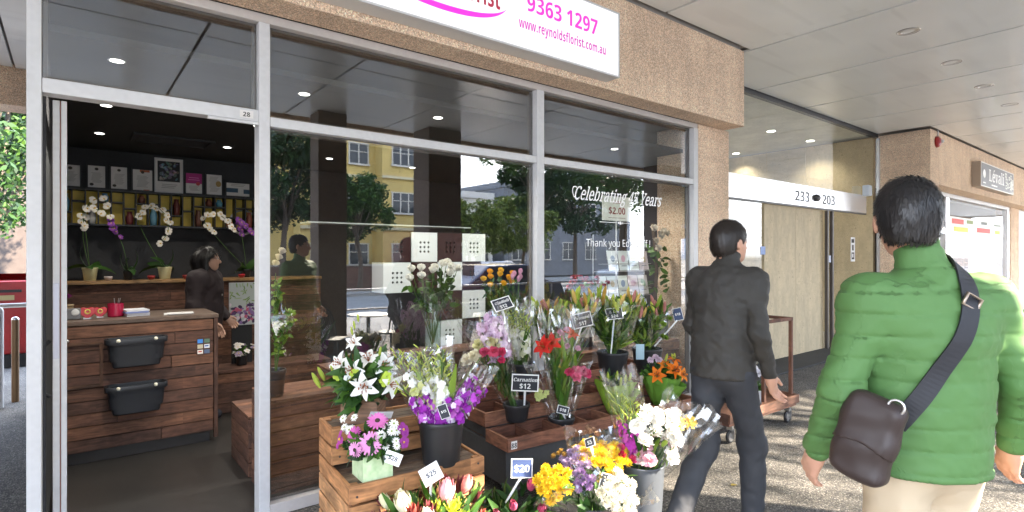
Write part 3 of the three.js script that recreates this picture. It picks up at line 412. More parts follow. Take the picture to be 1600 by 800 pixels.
// ---------------- counter
{ const t = thing('counter', 'dark timber plank service counter inside the doorway', 'counter', [0, 0, 0]);
  const x0 = -0.098, x1 = 0.962, zf = -1.736, rows = 10, y0 = 0.11, y1 = 1.07, h = (y1 - y0) / rows;
  for (let i = 0; i < rows; i++) { let a = x0; const cut = [rr(0.25, 0.7), x1]; for (const b of i % 2 ? [x1] : cut) { part('plank', span(a, b - 0.003, y0 + i * h + 0.003, y0 + (i + 1) * h - 0.003, zf - 0.02, zf + rr(-0.002, 0.002), 0.002), pick(mDeck), t); a = b; } }
  for (let i = 0; i < rows; i++) part('plank', span(0.964, 0.984, y0 + i * h + 0.003, y0 + (i + 1) * h - 0.003, -2.36, zf - 0.03, 0.002), pick(mDeck), t);
  part('corner_trim', span(0.964, 0.994, 0.05, 1.075, zf - 0.03, zf + 0.006, 0.002), pick(mDeck), t);
  part('counter_top', span(x0, 1.0, 1.072, 1.105, -2.4, zf + 0.012, 0.004), woodMat(0.22, 0.15, 0.115, 0.5), t);
  part('toe_kick', span(x0, 0.94, 0.013, 0.108, -2.3, zf - 0.05), M({ color: lin(0.05, 0.045, 0.042), roughness: 0.7 }), t);
  part('carcass', span(x0, 0.955, 0.11, 1.07, -2.35, zf - 0.024), mDark, t);
  const fr = part('hatch_frame', merge([span(x0, 0.195, 0.925, 0.945, zf, zf + 0.02), span(0.175, 0.195, 0.6, 0.925, zf, zf + 0.02), span(x0, 0.175, 0.6, 0.62, zf, zf + 0.02)]), woodMat(0.2, 0.1, 0.06), t);
  part('knob', new THREE.SphereGeometry(0.014, 12, 8).translate(-0.02, 0.965, zf + 0.025), mSteel, t);
  const st = canvasTex(96, 112, (c, w, h2) => { c.fillStyle = '#4a2c20'; c.fillRect(0, 0, w, h2); const q = ['#3f87d8', '#5f7d6a', '#c8c0a8', '#dfe5ee', '#efe9e2', '#5a6a88']; q.forEach((f, i) => { c.fillStyle = f; c.fillRect(6 + (i % 2) * 46, 6 + Math.floor(i / 2) * 36, 38, 27); }); c.fillStyle = '#c8402a'; c.fillRect(12, 86, 24, 8); c.fillStyle = '#2450a0'; c.fillRect(56, 50, 26, 8); });
  part('card_stickers', new THREE.PlaneGeometry(0.105, 0.14).translate(0.885, 0.835, zf + 0.0035), M({ map: st, roughness: 0.5 }), t, 'small square card stickers');
}
for (const [y0, y1, lab] of [[0.745, 0.965, 'black plastic trough planter hung high on counter front'], [0.385, 0.605, 'black plastic trough planter hung low on counter front']]) {
  const t = thing('trough_planter', lab, 'planter', [0.405, y0, -1.725], 0, 'trough planters on the counter');
  const h = y1 - y0, sh = (w, d, y) => { const s = []; for (let i = 0; i < 28; i++) { const a = i / 28 * 2 * PI, c = Math.cos(a), q = Math.sin(a); s.push(V(Math.sign(c) * Math.pow(Math.abs(c), 0.45) * w, y, Math.sign(q) * Math.pow(Math.abs(q), 0.45) * d + 0.085)); } return s; };
  const rings = [sh(0.15, 0.055, 0), sh(0.155, 0.06, 0.01), sh(0.185, 0.072, h * 0.8), sh(0.205, 0.082, h * 0.8 + 0.004), sh(0.207, 0.083, h), sh(0.19, 0.072, h), sh(0.175, 0.062, 0.05)];
  const pos = [], idx = []; rings.forEach(r => r.forEach(p => pos.push(p.x, p.y, p.z))); for (let j = 0; j < rings.length - 1; j++) for (let i = 0; i < 28; i++) { const a = j * 28 + i, b = j * 28 + (i + 1) % 28; idx.push(a, a + 28, b, b, a + 28, b + 28); } for (let i = 1; i < 27; i++) idx.push(0, i, i + 1);
  const g = new THREE.BufferGeometry(); g.setAttribute('position', new THREE.Float32BufferAttribute(pos, 3)); g.setIndex(idx); g.computeVertexNormals();
  part('trough', g, M({ color: lin(0.02, 0.022, 0.027), roughness: 0.42 }), t);
  for (const x of [-0.12, 0.12]) part('hook_knob', new THREE.SphereGeometry(0.014, 12, 8).translate(x, h - 0.01, 0.165), M({ color: lin(0.8, 0.76, 0.6), roughness: 0.3 }), t);
}
// things on the counter
{ const cy = 1.106;
  let t = thing('candle_jar', 'glossy red cylinder with sticks on the counter', 'jar', [0.29, cy, -1.99]); part('jar', lathe([[0, 0], [0.052, 0], [0.055, 0.01], [0.055, 0.105], [0.05, 0.108], [0.048, 0.02], [0, 0.02]], 24), M({ color: lin(0.42, 0.015, 0.06), roughness: 0.2 }), t); for (const [a, b] of [[0.02, 0.06], [-0.01, 0.03], [0.03, 0.09]]) part('stick', rod([a * 0.3, 0.03, 0], [a, 0.15, b * 0.3], 0.003, 5), mSteel, t);
  for (const [x, lab, sx] of [[0.105, 'red heart ornament with gold ring on the counter', 1], [0.185, 'red heart ornament next to the red cylinder', 0.9]]) { const s = new THREE.Shape(); s.moveTo(0, -0.045); s.bezierCurveTo(-0.075, 0.0, -0.05, 0.055, 0, 0.025); s.bezierCurveTo(0.05, 0.055, 0.075, 0.0, 0, -0.045); const g = new THREE.ExtrudeGeometry(s, { depth: 0.02, bevelEnabled: true, bevelSize: 0.005, bevelThickness: 0.005, bevelSegments: 2 }); const h = thing('heart_ornament', lab, 'ornament', [x, cy + 0.052, -1.93]); h.scale.setScalar(sx); part('heart', g, M({ color: lin(0.5, 0.02, 0.03), roughness: 0.25 }), h); part('ring', new THREE.TorusGeometry(0.016, 0.005, 6, 16).translate(0, 0.005, 0.027), M({ color: lin(0.7, 0.55, 0.12), roughness: 0.3 }), h); part('base', bx(0.05, 0.008, 0.03, 0, -0.048, 0.01), mSteel, h); }
  t = thing('ornament_box', 'small grey box with white rose disc on the counter', 'ornament', [0.02, cy, -1.93]); part('box', bx(0.09, 0.085, 0.06, 0, 0.043, 0, 0.006), M({ color: lin(0.16, 0.16, 0.17), roughness: 0.4 }), t); part('disc', lathe([[0, 0.006], [0.02, 0.008], [0.026, 0]], 18).rotateX(PI / 2).translate(0.01, 0.055, 0.031), M({ color: lin(0.7, 0.7, 0.7), roughness: 0.4 }), t);
  t = thing('paper_stack', 'stack of white and blue papers beside the red cylinder', 'papers', [0.42, cy, -1.98], 0.15); for (let i = 0; i < 4; i++) part('sheet_pad', bx(0.16, 0.012, 0.2, rr(-0.01, 0.01), 0.007 + i * 0.0135, rr(-0.01, 0.01)), M({ color: i === 2 ? lin(0.2, 0.25, 0.5) : lin(0.65, 0.66, 0.7), roughness: 0.7 }), t);
  t = thing('open_notepad', 'flat white sheets lying near the counter end', 'papers', [0.72, cy, -1.92], -0.1); part('sheet', bx(0.2, 0.005, 0.15, 0, 0.003, 0), M({ color: lin(0.7, 0.7, 0.7), roughness: 0.7 }), t); part('sheet', bx(0.19, 0.004, 0.14, 0.02, 0.008, 0.01), M({ color: lin(0.72, 0.72, 0.72), roughness: 0.7 }), t);
  t = thing('wicker_basket', 'small wicker basket with purple blooms at counter left', 'basket', [-0.045, cy, -2.05]); for (let i = 0; i < 6; i++) part('weave', new THREE.TorusGeometry(0.05 + i * 0.002, 0.01, 6, 20).rotateX(PI / 2).translate(0, 0.012 + i * 0.018, 0), M({ color: lin(0.3, 0.22, 0.12), roughness: 0.8 }), t); for (let i = 0; i < 5; i++) blossom(t, 'carnation', 0x8a2470, 0.06, V(rr(-0.04, 0.04), 0.15 + rr(0, 0.04), rr(-0.03, 0.04)), V(rr(-0.4, 0.4), 1, rr(0, 0.5)));
}
// ---------------- back bench, wall shelf, certificates
{ const t = thing('back_bench', 'timber clad bench with honey coloured top along the dark back wall', 'bench');
  part('bench_top', span(-0.098, 2.6, 1.30, 1.335, -4.098, -3.73, 0.003), woodMat(0.62, 0.36, 0.15, 0.45), t);
  for (let i = 0; i < 13; i++) { const y = 0.02 + i * 0.098; let a = -0.098; for (const b of [rr(0.5, 0.9), rr(1.4, 1.9), 2.6]) { part('plank', span(a, b - 0.003, y + 0.002, y + 0.095, -3.79, -3.77, 0.002), pick(mDeck), t); a = b; } }
  part('bench_core', span(-0.098, 2.59, 0.015, 1.298, -4.098, -3.792), mDark, t); }
{ const t = thing('cubby_shelf', 'black wall shelf of small yellow backed cubbies', 'shelf'), mY = [lin(0.78, 0.56, 0.08), lin(0.7, 0.5, 0.07), lin(0.84, 0.62, 0.12)].map(c => M({ color: c, roughness: 0.6 })), zb = -4.098, zf = -3.93;
  part('outer_frame', merge([span(-0.098, 1.86, 1.93, 1.95, zb, zf), span(-0.098, 1.86, 2.31, 2.33, zb, zf), span(1.84, 1.86, 1.95, 2.31, zb, zf)]), mBlack, t);
  const items = []; const n = 17, w = 1.93 / n; const r = RNG(9);
  for (let i = 0; i < n; i++) { const a = -0.095 + i * w, b = a + w; part('divider', span(b - 0.012, b, 1.95, 2.31, zb, zf), mBlack, t); const cut = r() < 0.5 ? 2.07 : r() < 0.5 ? 2.19 : 2.13; part('shelf_board', span(a, b - 0.012, cut - 0.006, cut + 0.006, zb, zf), mBlack, t); part('back_panel', span(a, b - 0.012, 1.951, cut - 0.007, zb, zb + 0.012), mY[i % 3], t); part('back_panel', span(a, b - 0.012, cut + 0.007, 2.309, zb, zb + 0.012), mY[(i + 1) % 3], t); items.push([a, b, cut]); }
  const it = [[0, 'pale blue jar', lin(0.2, 0.42, 0.55)], [2, 'white pot', lin(0.6, 0.58, 0.55)], [3, 'sky blue vase', lin(0.16, 0.4, 0.6)], [5, 'dark red jar', lin(0.16, 0.03, 0.03)], [6, 'brown jar', lin(0.18, 0.06, 0.03)], [7, 'light blue vase', lin(0.2, 0.45, 0.6)], [9, 'maroon pot', lin(0.14, 0.03, 0.02)], [11, 'dark brown jar', lin(0.13, 0.05, 0.03)], [12, 'rusty pot', lin(0.2, 0.06, 0.03)], [14, 'orange jar', lin(0.5, 0.16, 0.03)], [13, 'turquoise vase', lin(0.12, 0.36, 0.5)], [16, 'rust red box jar', lin(0.26, 0.07, 0.04)]];
  it.forEach(([i, nm, c], k) => { const [a, b, cut] = items[i], y = k % 2 ? 1.952 : cut + 0.007, h = (k % 2 ? cut - 1.952 : 2.3 - cut) * 0.82; tagged('jar', lathe([[0, 0], [0.03, 0], [0.036, h * 0.3], [0.038, h * 0.6], [0.022, h * 0.85], [0.026, h], [0, h]], 16), M({ color: c, roughness: 0.35 }), `${nm} in the yellow backed cubby shelf`, 'jar', [(a + b) / 2 - 0.006, y, -4.0]); });
}
{ const fr = [[-0.097, 0.093, 2.34, 2.593, 'cert'], [0.138, 0.314, 2.34, 2.604, 'cert'], [0.343, 0.514, 2.34, 2.61, 'cert'], [0.545, 0.755, 2.34, 2.60, 'orange'], [0.765, 1.053, 2.34, 2.745, 'photo'], [1.07, 1.265, 2.34, 2.606, 'pink'], [1.29, 1.482, 2.34, 2.61, 'flower'], [1.51, 1.80, 2.34, 2.526, 'wide']];
  const labs = ['framed certificate at the left end of the wall row', 'framed certificate with two dark seals, second in row', 'framed certificate with two dark seals, third in row', 'framed certificate with orange crest at the top', 'large white framed black and white photograph', 'framed pink and white award print', 'framed pale certificate with tan flower motif', 'low wide framed card with blue pictures at right'];
  fr.forEach(([x0, x1, y0, y1, k], i) => { const t = thing('picture_frame', labs[i], 'picture frame', [(x0 + x1) / 2, y0, -4.06]); const w = x1 - x0, h = y1 - y0;
    const tex = canvasTex(128, Math.round(128 * h / w), (c, W, Hh) => { c.fillStyle = '#d4d0cc'; c.fillRect(0, 0, W, Hh); const ln = (y0, y1) => { c.fillStyle = '#8a8682'; for (let y = y0; y < y1; y += 9) c.fillRect(W * 0.18 + (y * 7 % 13), y, W * 0.6 - (y * 5 % 20), 2.5); };
      if (k === 'cert') { ln(Hh * 0.32, Hh * 0.78); c.fillStyle = '#3b372a'; c.beginPath(); c.ellipse(W / 2, Hh * 0.15, 14, 12, 0, 0, 7); c.fill(); if (i) { c.beginPath(); c.ellipse(W * 0.22, Hh * 0.85, 15, 12, 0, 0, 7); c.fill(); } }
      if (k === 'orange') { ln(Hh * 0.3, Hh * 0.85); c.fillStyle = '#b5582a'; c.fillRect(W * 0.36, 2, W * 0.5, 16); c.fillStyle = '#3a2a1a'; c.beginPath(); c.arc(W * 0.5, Hh * 0.12, 11, 0, 7); c.fill(); c.fillStyle = '#c06a3a'; c.fillRect(W * 0.55, Hh - 8, W * 0.3, 5); }
      if (k === 'photo') { c.fillStyle = '#101215'; c.fillRect(W * 0.08, Hh * 0.06, W * 0.84, Hh * 0.62); const r = RNG(41); for (let q = 0; q < 40; q++) { c.fillStyle = `rgba(${120 + r() * 90 | 0},${125 + r() * 90 | 0},${135 + r() * 90 | 0},0.5)`; c.beginPath(); c.ellipse(W * (0.15 + r() * 0.7), Hh * (0.12 + r() * 0.5), 3 + r() * 11, 3 + r() * 9, r() * 3, 0, 7); c.fill(); } ln(Hh * 0.76, Hh * 0.9); }
      if (k === 'pink') { c.fillStyle = '#b01a78'; c.fillRect(0, 0, W, Hh * 0.5); c.fillStyle = '#d86ab0'; c.fillRect(W * 0.2, Hh * 0.2, W * 0.6, 7); c.fillRect(W * 0.15, Hh * 0.3, W * 0.7, 7); c.fillStyle = '#c83a4a'; c.beginPath(); c.arc(W * 0.75, Hh * 0.5, 16, 0, 7); c.fill(); ln(Hh * 0.62, Hh * 0.85); }
      if (k === 'flower') { ln(Hh * 0.12, Hh * 0.85); c.fillStyle = '#a98a4c'; for (let q = 0; q < 6; q++) { c.beginPath(); c.ellipse(W * 0.78 + 10 * Math.cos(q), Hh * 0.45 + 14 * Math.sin(q), 12, 16, q, 0, 7); c.fill(); } }
      if (k === 'wide') { ln(8, Hh * 0.3); c.fillStyle = '#24485e'; c.fillRect(0, Hh * 0.4, W * 0.5, Hh * 0.32); c.fillRect(W * 0.74, Hh * 0.46, W * 0.26, Hh * 0.32); } });
    part('moulding', merge([span(-w / 2, w / 2, 0, 0.012, 0, 0.02), span(-w / 2, w / 2, h - 0.012, h, 0, 0.02), span(-w / 2, -w / 2 + 0.012, 0.012, h - 0.012, 0, 0.02), span(w / 2 - 0.012, w / 2, 0.012, h - 0.012, 0, 0.02)]), k === 'photo' ? mPaint : mBlack, t);
    part('print', new THREE.PlaneGeometry(w - 0.02, h - 0.02).translate(0, h / 2, 0.008), M({ map: tex, roughness: 0.35 }), t); t.rotation.x = -0.04; });
}
// ---------------- potted orchids on the back bench
{ const cream = M({ color: lin(0.66, 0.63, 0.36), roughness: 0.5 });
  const pot = (x, lab, mat, sprays, r = 0.072, h = 0.14) => { const t = thing('potted_orchid', lab, 'orchid', [x, 1.336, -3.9]);
    part('pot', lathe([[0, 0], [r * 0.72, 0], [r * 0.95, h - 0.02], [r, h - 0.018], [r, h], [r - 0.006, h], [r * 0.7, 0.02], [0, 0.02]], 24), mat, t); part('compost', new THREE.CircleGeometry(r * 0.9, 18).rotateX(-PI / 2).translate(0, h - 0.015, 0), M({ color: lin(0.05, 0.035, 0.02), roughness: 1 }), t);
    leaves(t, [0, 1, 2, 3, 4].map(i => { const a = i * 1.3 + x * 3; return [V(0, h - 0.01, 0), V(Math.cos(a) * 1.6, 0.7, Math.sin(a) * 0.8), rr(0.2, 0.28), 0.038, 0.3]; }), mLeaf.slice(0, 3));
    for (const [pts, col, n, size, heart] of sprays) { const cv = new THREE.CatmullRomCurve3(pts.map(p => V(...p))); part('flower_stem', new THREE.TubeGeometry(cv, 16, 0.003, 5), mStem, t); for (let i = 0; i < n; i++) { const f = 0.5 + 0.5 * i / (n - 1), p = cv.getPointAt(f); blossom(t, 'orchid', col, size * rr(0.85, 1.1), jit(p, 0.018), V(rr(-0.35, 0.35), rr(-0.1, 0.35), 1), heart); } }
    return t; };
  pot(0.165, 'cream pot orchid at left with white arching blooms', cream, [[[[0, 0.1, 0], [-0.06, 0.5, 0.03], [0.0, 0.84, 0.08], [0.10, 0.88, 0.1], [0.16, 0.8, 0.1]], 0xf2ece2, 6, 0.08, 'yellow'], [[[0, 0.1, 0], [-0.03, 0.45, 0.03], [-0.05, 0.76, 0.08], [0.05, 0.76, 0.12], [0.17, 0.7, 0.12]], 0xf2ece2, 7, 0.078, 'yellow']]);
  pot(0.505, 'small black pot orchid with violet blooms between cream pots', mPlasticBlack, [[[[0, 0.1, 0], [-0.06, 0.4, 0.02], [-0.18, 0.68, 0.06], [-0.16, 0.62, 0.1], [-0.15, 0.55, 0.1]], 0x8d4aa8, 7, 0.065, 'yellow']], 0.05, 0.1);
  pot(0.85, 'cream pot orchid in the middle with white cascade', cream, [[[[0, 0.1, 0], [-0.2, 0.5, 0.03], [-0.26, 0.70, 0.06], [-0.12, 0.82, 0.1], [0.0, 0.72, 0.12], [0.02, 0.55, 0.12], [-0.05, 0.42, 0.12]], 0xf2ece2, 13, 0.078, 'yellow']]);
  pot(1.72, 'black pot orchid at bench end with white and violet sprays', mPlasticBlack, [[[[0, 0.1, 0], [-0.35, 0.5, 0.03], [-0.48, 0.70, 0.06], [-0.36, 0.76, 0.1], [-0.25, 0.70, 0.12], [-0.18, 0.58, 0.12]], 0xf2ece2, 11, 0.078, 'yellow'], [[[0, 0.1, 0], [-0.06, 0.5, 0.03], [-0.12, 0.72, 0.06], [-0.06, 0.66, 0.1], [0.02, 0.55, 0.12]], 0x9a55b4, 10, 0.075, 'yellow']], 0.05, 0.1);
  [[0.32, 'small white dish on the bench near left cream pot', lin(0.5, 0.42, 0.4)], [0.71, 'dark red dish on the bench beside the middle cream pot', lin(0.25, 0.02, 0.02)], [1.05, 'dark red dish on the bench behind the woman', lin(0.25, 0.02, 0.02)], [1.64, 'red apple shaped dish by the bench end', lin(0.4, 0.02, 0.03)]].forEach(([x, lab, c]) => tagged('dish', lathe([[0, 0], [0.025, 0], [0.04, 0.03], [0.036, 0.045], [0, 0.035]], 18), M({ color: c, roughness: 0.3 }), lab, 'dish', [x, 1.336, -3.8]));
}
{ const t = thing('flower_poster', 'print of purple flowers standing beside the counter end', 'poster', [1.45, 0.86, -2.9]);
  const tex = canvasTex(128, 220, (c, w, h) => { c.fillStyle = '#b9c0bc'; c.fillRect(0, 0, w, h); const r = RNG(8); for (let i = 0; i < 26; i++) { c.fillStyle = ['#6f8a4a', '#87a05c', '#9fb08a'][i % 3]; c.beginPath(); c.ellipse(r() * w, r() * h * 0.5, 3, 10 + r() * 10, r() * 3, 0, 7); c.fill(); } for (let i = 0; i < 60; i++) { c.fillStyle = ['#5a3a6a', '#c05a78', '#e0d4dc', '#3a2a4a', '#8a6aa0'][i % 5]; c.beginPath(); c.ellipse(r() * w, h * (0.52 + r() * 0.46), 6 + r() * 9, 5 + r() * 7, r() * 3, 0, 7); c.fill(); } });
  part('panel', span(-0.13, 0.13, 0, 0.455, -0.02, -0.002), mPaint, t); part('print', new THREE.PlaneGeometry(0.255, 0.445).translate(0, 0.228, 0), M({ map: tex, roughness: 0.5 }), t); part('stand', span(-0.1, 0.1, -0.86, 0, -0.05, -0.02), mDark, t); }
{ const t = thing('low_bench', 'low timber plank display bench beyond the counter', 'bench'); for (let i = 0; i < 4; i++) part('plank', span(1.12, 2.3, 0.02 + i * 0.1, 0.115 + i * 0.1, -2.62, -2.6, 0.002), pick(mDeck), t); part('bench_top', span(1.12, 2.3, 0.42, 0.45, -3.0, -2.59, 0.003), pick(mDeck), t);
  const f = thing('white_posy', 'small white posy on the low bench below the poster', 'flowers', [1.42, 0.452, -2.8]); part('vase', lathe([[0, 0], [0.05, 0], [0.055, 0.1], [0.045, 0.1], [0, 0.02]], 18), mPlasticBlack, f); for (let i = 0; i < 14; i++) { const p = V(rr(-0.12, 0.12), rr(0.11, 0.24), rr(-0.08, 0.1)); blossom(f, 'bloom5', i % 4 ? 0xd8d4d0 : 0x8a7a90, rr(0.05, 0.08), p, V(p.x * 4, 1, p.z * 4 + 0.4)); } leaves(f, [...Array(16)].map(() => [V(0, 0.08, 0), V(rr(-1, 1), 0.9, rr(-1, 1)), rr(0.1, 0.16), 0.02]), mLeaf); }
// ---------------- window display: plank plinths just behind the glass
function plinth(label, x0, x1, y0, y1, z0, z1, rows, name = 'plank_plinth') { const t = thing(name, label, 'plinth', [(x0 + x1) / 2, y0, (z0 + z1) / 2]); const w = (x1 - x0) / 2, d = (z1 - z0) / 2, h = (y1 - y0) / rows;
  for (let i = 0; i < rows; i++) { const a = i * h + 0.003, b = (i + 1) * h - 0.003; part('plank', span(-w, w, a, b, d - 0.02, d + rr(-0.001, 0.002), 0.002), pick(mDeck), t); part('plank', span(-w, -w + 0.02, a, b, -d, d - 0.022, 0.002), pick(mDeck), t); part('plank', span(w - 0.02, w, a, b, -d, d - 0.022, 0.002), pick(mDeck), t); }
  const n = Math.max(2, Math.round(2 * d / 0.1)); for (let i = 0; i < n; i++) part('top_plank', span(-w, w, y1 - y0 + 0.001, y1 - y0 + 0.019, -d + i * 2 * d / n + 0.002, -d + (i + 1) * 2 * d / n - 0.002, 0.002), pick(mDeck), t); return t; }
plinth('long low timber plank plinth behind the left window', 1.0, 3.05, 0.013, 0.655, -0.62, -0.15, 7);
plinth('long low timber plank plinth behind the right window', 3.25, 5.36, 0.013, 0.655, -0.62, -0.15, 7);
plinth('square timber box on plinth below the white roses at left', 1.45, 1.95, 0.676, 0.77, -0.6, -0.3, 1);
plinth('timber box on plinth under the glass vase of white roses', 2.02, 2.9, 0.676, 0.80, -0.6, -0.25, 1);
plinth('plank bench just inside doorway by the window', 1.0, 1.9, 0.013, 0.43, -1.25, -0.7, 4);
// checkered stack of perforated cubes
{ const s = new THREE.Shape(); s.moveTo(-0.139, -0.139); s.lineTo(0.139, -0.139); s.lineTo(0.139, 0.139); s.lineTo(-0.139, 0.139); s.closePath(); for (let i = -1; i <= 1; i++) for (let j = -1; j <= 1; j++) { const h = new THREE.Path(); h.absarc(i * 0.043, j * 0.043, 0.0125, 0, 2 * PI, true); s.holes.push(h); }
  const front = new THREE.ExtrudeGeometry(s, { depth: 0.012, bevelEnabled: false, curveSegments: 5 }), inner = bx(0.27, 0.27, 0.2, 0, 0, -0.115), side = merge([bx(0.004, 0.278, 0.23, -0.137, 0, -0.116), bx(0.004, 0.278, 0.23, 0.137, 0, -0.116), bx(0.27, 0.004, 0.23, 0, 0.137, -0.116)]);
  const W = M({ color: lin(0.62, 0.66, 0.66), roughness: 0.4 }), Rd = M({ color: lin(0.026, 0.005, 0.005), roughness: 0.4 }), rows = ['bottom', 'second', 'third', 'top'], cols = ['first', 'second', 'third', 'fourth', 'fifth'];
  const gone = new Set(['1,1', '0,0', '4,2', '4,0', '0,1', '1,0', '4,3', '4,1']); for (let j = 0; j < 4; j++) for (let i = 0; i < 5; i++) { const w = (i + j) % 2 === 0; if (gone.has(i + ',' + j)) continue; const t = thing('perforated_cube', `${w ? 'white' : 'dark red'} perforated cube, ${rows[j]} row, ${cols[[0, 1, 2, 3, 4].filter(q => q < i && !gone.has(q + ',' + j)).length]} from left in checkered stack`, 'storage cube', [2.36 + 0.285 * i, 0.83 + 0.285 * j, -1.1], 0, 'checkered stack of perforated cubes'); part('front_panel', front, w ? W : Rd, t); part('side_panels', side, w ? W : Rd, t); part('liner', inner, mBlack, t); }
  plinth('timber plinth carrying the checkered cube stack', 2.15, 3.7, 0.013, 0.67, -1.4, -1.05, 7);
}
// glass shelf, clock, cabinet
{ const t = thing('glass_shelf', 'long glass shelf with bright edge hung behind the left window', 'shelf', [2.54, 1.905, -1.55]); part('shelf_glass', bx(1.75, 0.012, 0.22, 0, 0, 0), M({ color: lin(0.5, 0.55, 0.53), roughness: 0.2 }), t); for (const x of [-0.8, 0, 0.8]) part('bracket', bx(0.02, 0.03, 0.2, x, -0.022, 0), mDark, t);
  const c = thing('wall_clock', 'round dark wall clock inside the shop', 'clock', [1.72, 2.03, -4.09]); part('rim', new THREE.TorusGeometry(0.15, 0.014, 8, 36), mSteel, c); part('dial', new THREE.CircleGeometry(0.145, 30).translate(0, 0, 0.002), mDark, c); part('hand', bx(0.008, 0.1, 0.004, 0.03, 0.03, 0.01).rotateZ(-0.9), mPaint, c); part('hand', bx(0.008, 0.07, 0.004, -0.0, 0.03, 0.012), mPaint, c);
}
// ---------------- flowers in the window
{ const t = thing('rose_vase', 'tall clear glass vase of white roses in the left window', 'flowers', [2.32, 0.823, -0.38]);
  part('glass_vase', lathe([[0, 0.012], [0.055, 0.012], [0.06, 0.0], [0.066, 0.01], [0.072, 0.36], [0.069, 0.36], [0.062, 0.03], [0, 0.03]], 28), MP({ color: lin(0.9, 0.95, 0.93), transmission: 1, thickness: 0, roughness: 0.02, ior: 1.5 }), t);
  const tops = [[-0.22, 0.58, 0.03], [-0.19, 0.65, 0.0], [-0.14, 0.66, 0.06], [-0.16, 0.60, 0.1], [-0.05, 0.64, 0.08], [0.0, 0.66, 0.02], [0.05, 0.69, 0.06], [0.09, 0.67, 0.12], [0.07, 0.62, 0.13], [0.13, 0.7, 0.0], [0.2, 0.65, 0.05], [0.12, 0.64, 0.08]].map(a => V(...a));
  stems(t, V(0, 0.06, 0), tops, 0.0035); tops.forEach(p => blossom(t, 'rose', 0xf8f6ee, 0.125, p, V(p.x * 1.6, 1, p.z * 2 + 0.35)));
  leaves(t, [...Array(110)].map(() => { const p = pick(tops).clone().multiplyScalar(rr(0.5, 0.93)); p.y = Math.max(p.y, 0.36); return [jit(p, 0.035), V(rr(-1, 1), rr(-0.3, 0.8), rr(-1, 1)), rr(0.05, 0.09), 0.022]; }), mLeaf);
}
{ const t = thing('yellow_roses', 'yellow roses in dark bucket behind the left window', 'flowers', [3.0, 0.823, -0.36]); bucket(t, 0, 0.25, 0.08, 0.1, M({ color: lin(0.05, 0.16, 0.4), roughness: 0.4 }));
  const tops = [[-0.2, 0.56, 0.02], [-0.15, 0.58, 0.05], [-0.12, 0.62, 0.0], [-0.06, 0.6, 0.06], [-0.05, 0.52, 0.1], [0.02, 0.57, 0.08], [-0.02, 0.63, 0.02], [0.08, 0.53, 0.04], [0.12, 0.6, 0.0], [-0.16, 0.51, 0.06]].map(a => V(...a)); stems(t, V(0, 0.1, 0), tops); tops.forEach((p, i) => blossom(t, 'rose', i % 3 ? 0xf6c22a : 0xf8d24a, 0.1, p, V(p.x * 1.6, 1, p.z * 2 + 0.5))); leaves(t, [...Array(60)].map(() => { const p = pick(tops).clone().multiplyScalar(rr(0.55, 0.92)); return [jit(p, 0.03), V(rr(-1, 1), rr(-0.2, 0.8), rr(-1, 1)), rr(0.05, 0.09), 0.02]; }), mLeaf);
  const p = thing('pink_tulips', 'pale pink tulips beside the middle window post', 'flowers', [2.98 + 0.07, 0.675, -0.21]); bucket(p, 0, 0.2, 0.045, 0.055, mPlasticBlack); const tp = [[-0.02, 0.74, 0.0], [0.03, 0.76, 0.02], [-0.05, 0.72, 0.02], [0.05, 0.71, -0.01], [0.0, 0.70, 0.04]].map(a => V(...a)); stems(p, V(0, 0.1, 0), tp); tp.forEach(q => blossom(p, 'tulip', 0xe4b4cc, 0.085, q, V(q.x * 2, 1, 0.3))); leaves(p, [...Array(18)].map(() => [V(rr(-0.03, 0.03), rr(0.2, 0.5), 0), V(rr(-0.6, 0.6), 1, rr(-0.5, 0.5)), rr(0.16, 0.28), 0.02, 1.2]), mLeaf);
  const q = thing('red_carnations', 'crimson carnations in white bucket behind the right window', 'flowers', [4.15, 0.675, -0.45]); bucket(q, 0.1, 0.5, 0.1, 0.14, mPaint); const tq = [...Array(22)].map((_, i) => V(-0.25 + 0.5 * ((i * 0.618) % 1) + rr(-0.02, 0.02), rr(0.58, 0.70), rr(-0.05, 0.12))); stems(q, V(0, 0.3, 0), tq); tq.forEach(p2 => blossom(q, 'carnation', 0x9c1030, 0.085, p2, V(p2.x * 2, 1, 0.6))); leaves(q, [...Array(40)].map(() => [jit(V(0, 0.55, 0.02), 0.12), V(rr(-1, 1), 0.8, rr(-1, 1)), rr(0.06, 0.1), 0.015]), mLeaf); part('bucket_foot', lathe([[0, 0], [0.09, 0], [0.1, 0.1], [0, 0.1]], 24), mDark, q);
}
{ const t = thing('leafy_branch', 'bright leafy green branch standing just inside window post', 'plant', [1.06, 0.675, -0.26]); bucket(t, 0, 0.18, 0.05, 0.065, mPlasticBlack);
  const L = []; for (let b = 0; b < 7; b++) { const top = V(-0.03 + rr(-0.03, 0.12), rr(0.5, 0.84), rr(-0.05, 0.12)), c = new THREE.CatmullRomCurve3([V(0, 0.1, 0), V(top.x * 0.3, top.y * 0.6, top.z * 0.3), top]); part('twig', new THREE.TubeGeometry(c, 8, 0.0028, 5), mStem, t); for (let i = 0; i < 22; i++) L.push([jit(c.getPointAt(rr(0.4, 1)), 0.012), V(rr(-1, 1), rr(-0.2, 0.9), rr(-1, 1)), rr(0.03, 0.055), 0.013]); }
  leaves(t, L, [...mLeafPale, mLeaf[4]]); for (let i = 0; i < 3; i++) blossom(t, 'rose', 0xe8dfd0, 0.09, V(-0.02 + 0.02 * i, 0.86 + 0.04 * i, 0.05), V(0.3, 1, 0.6)); }
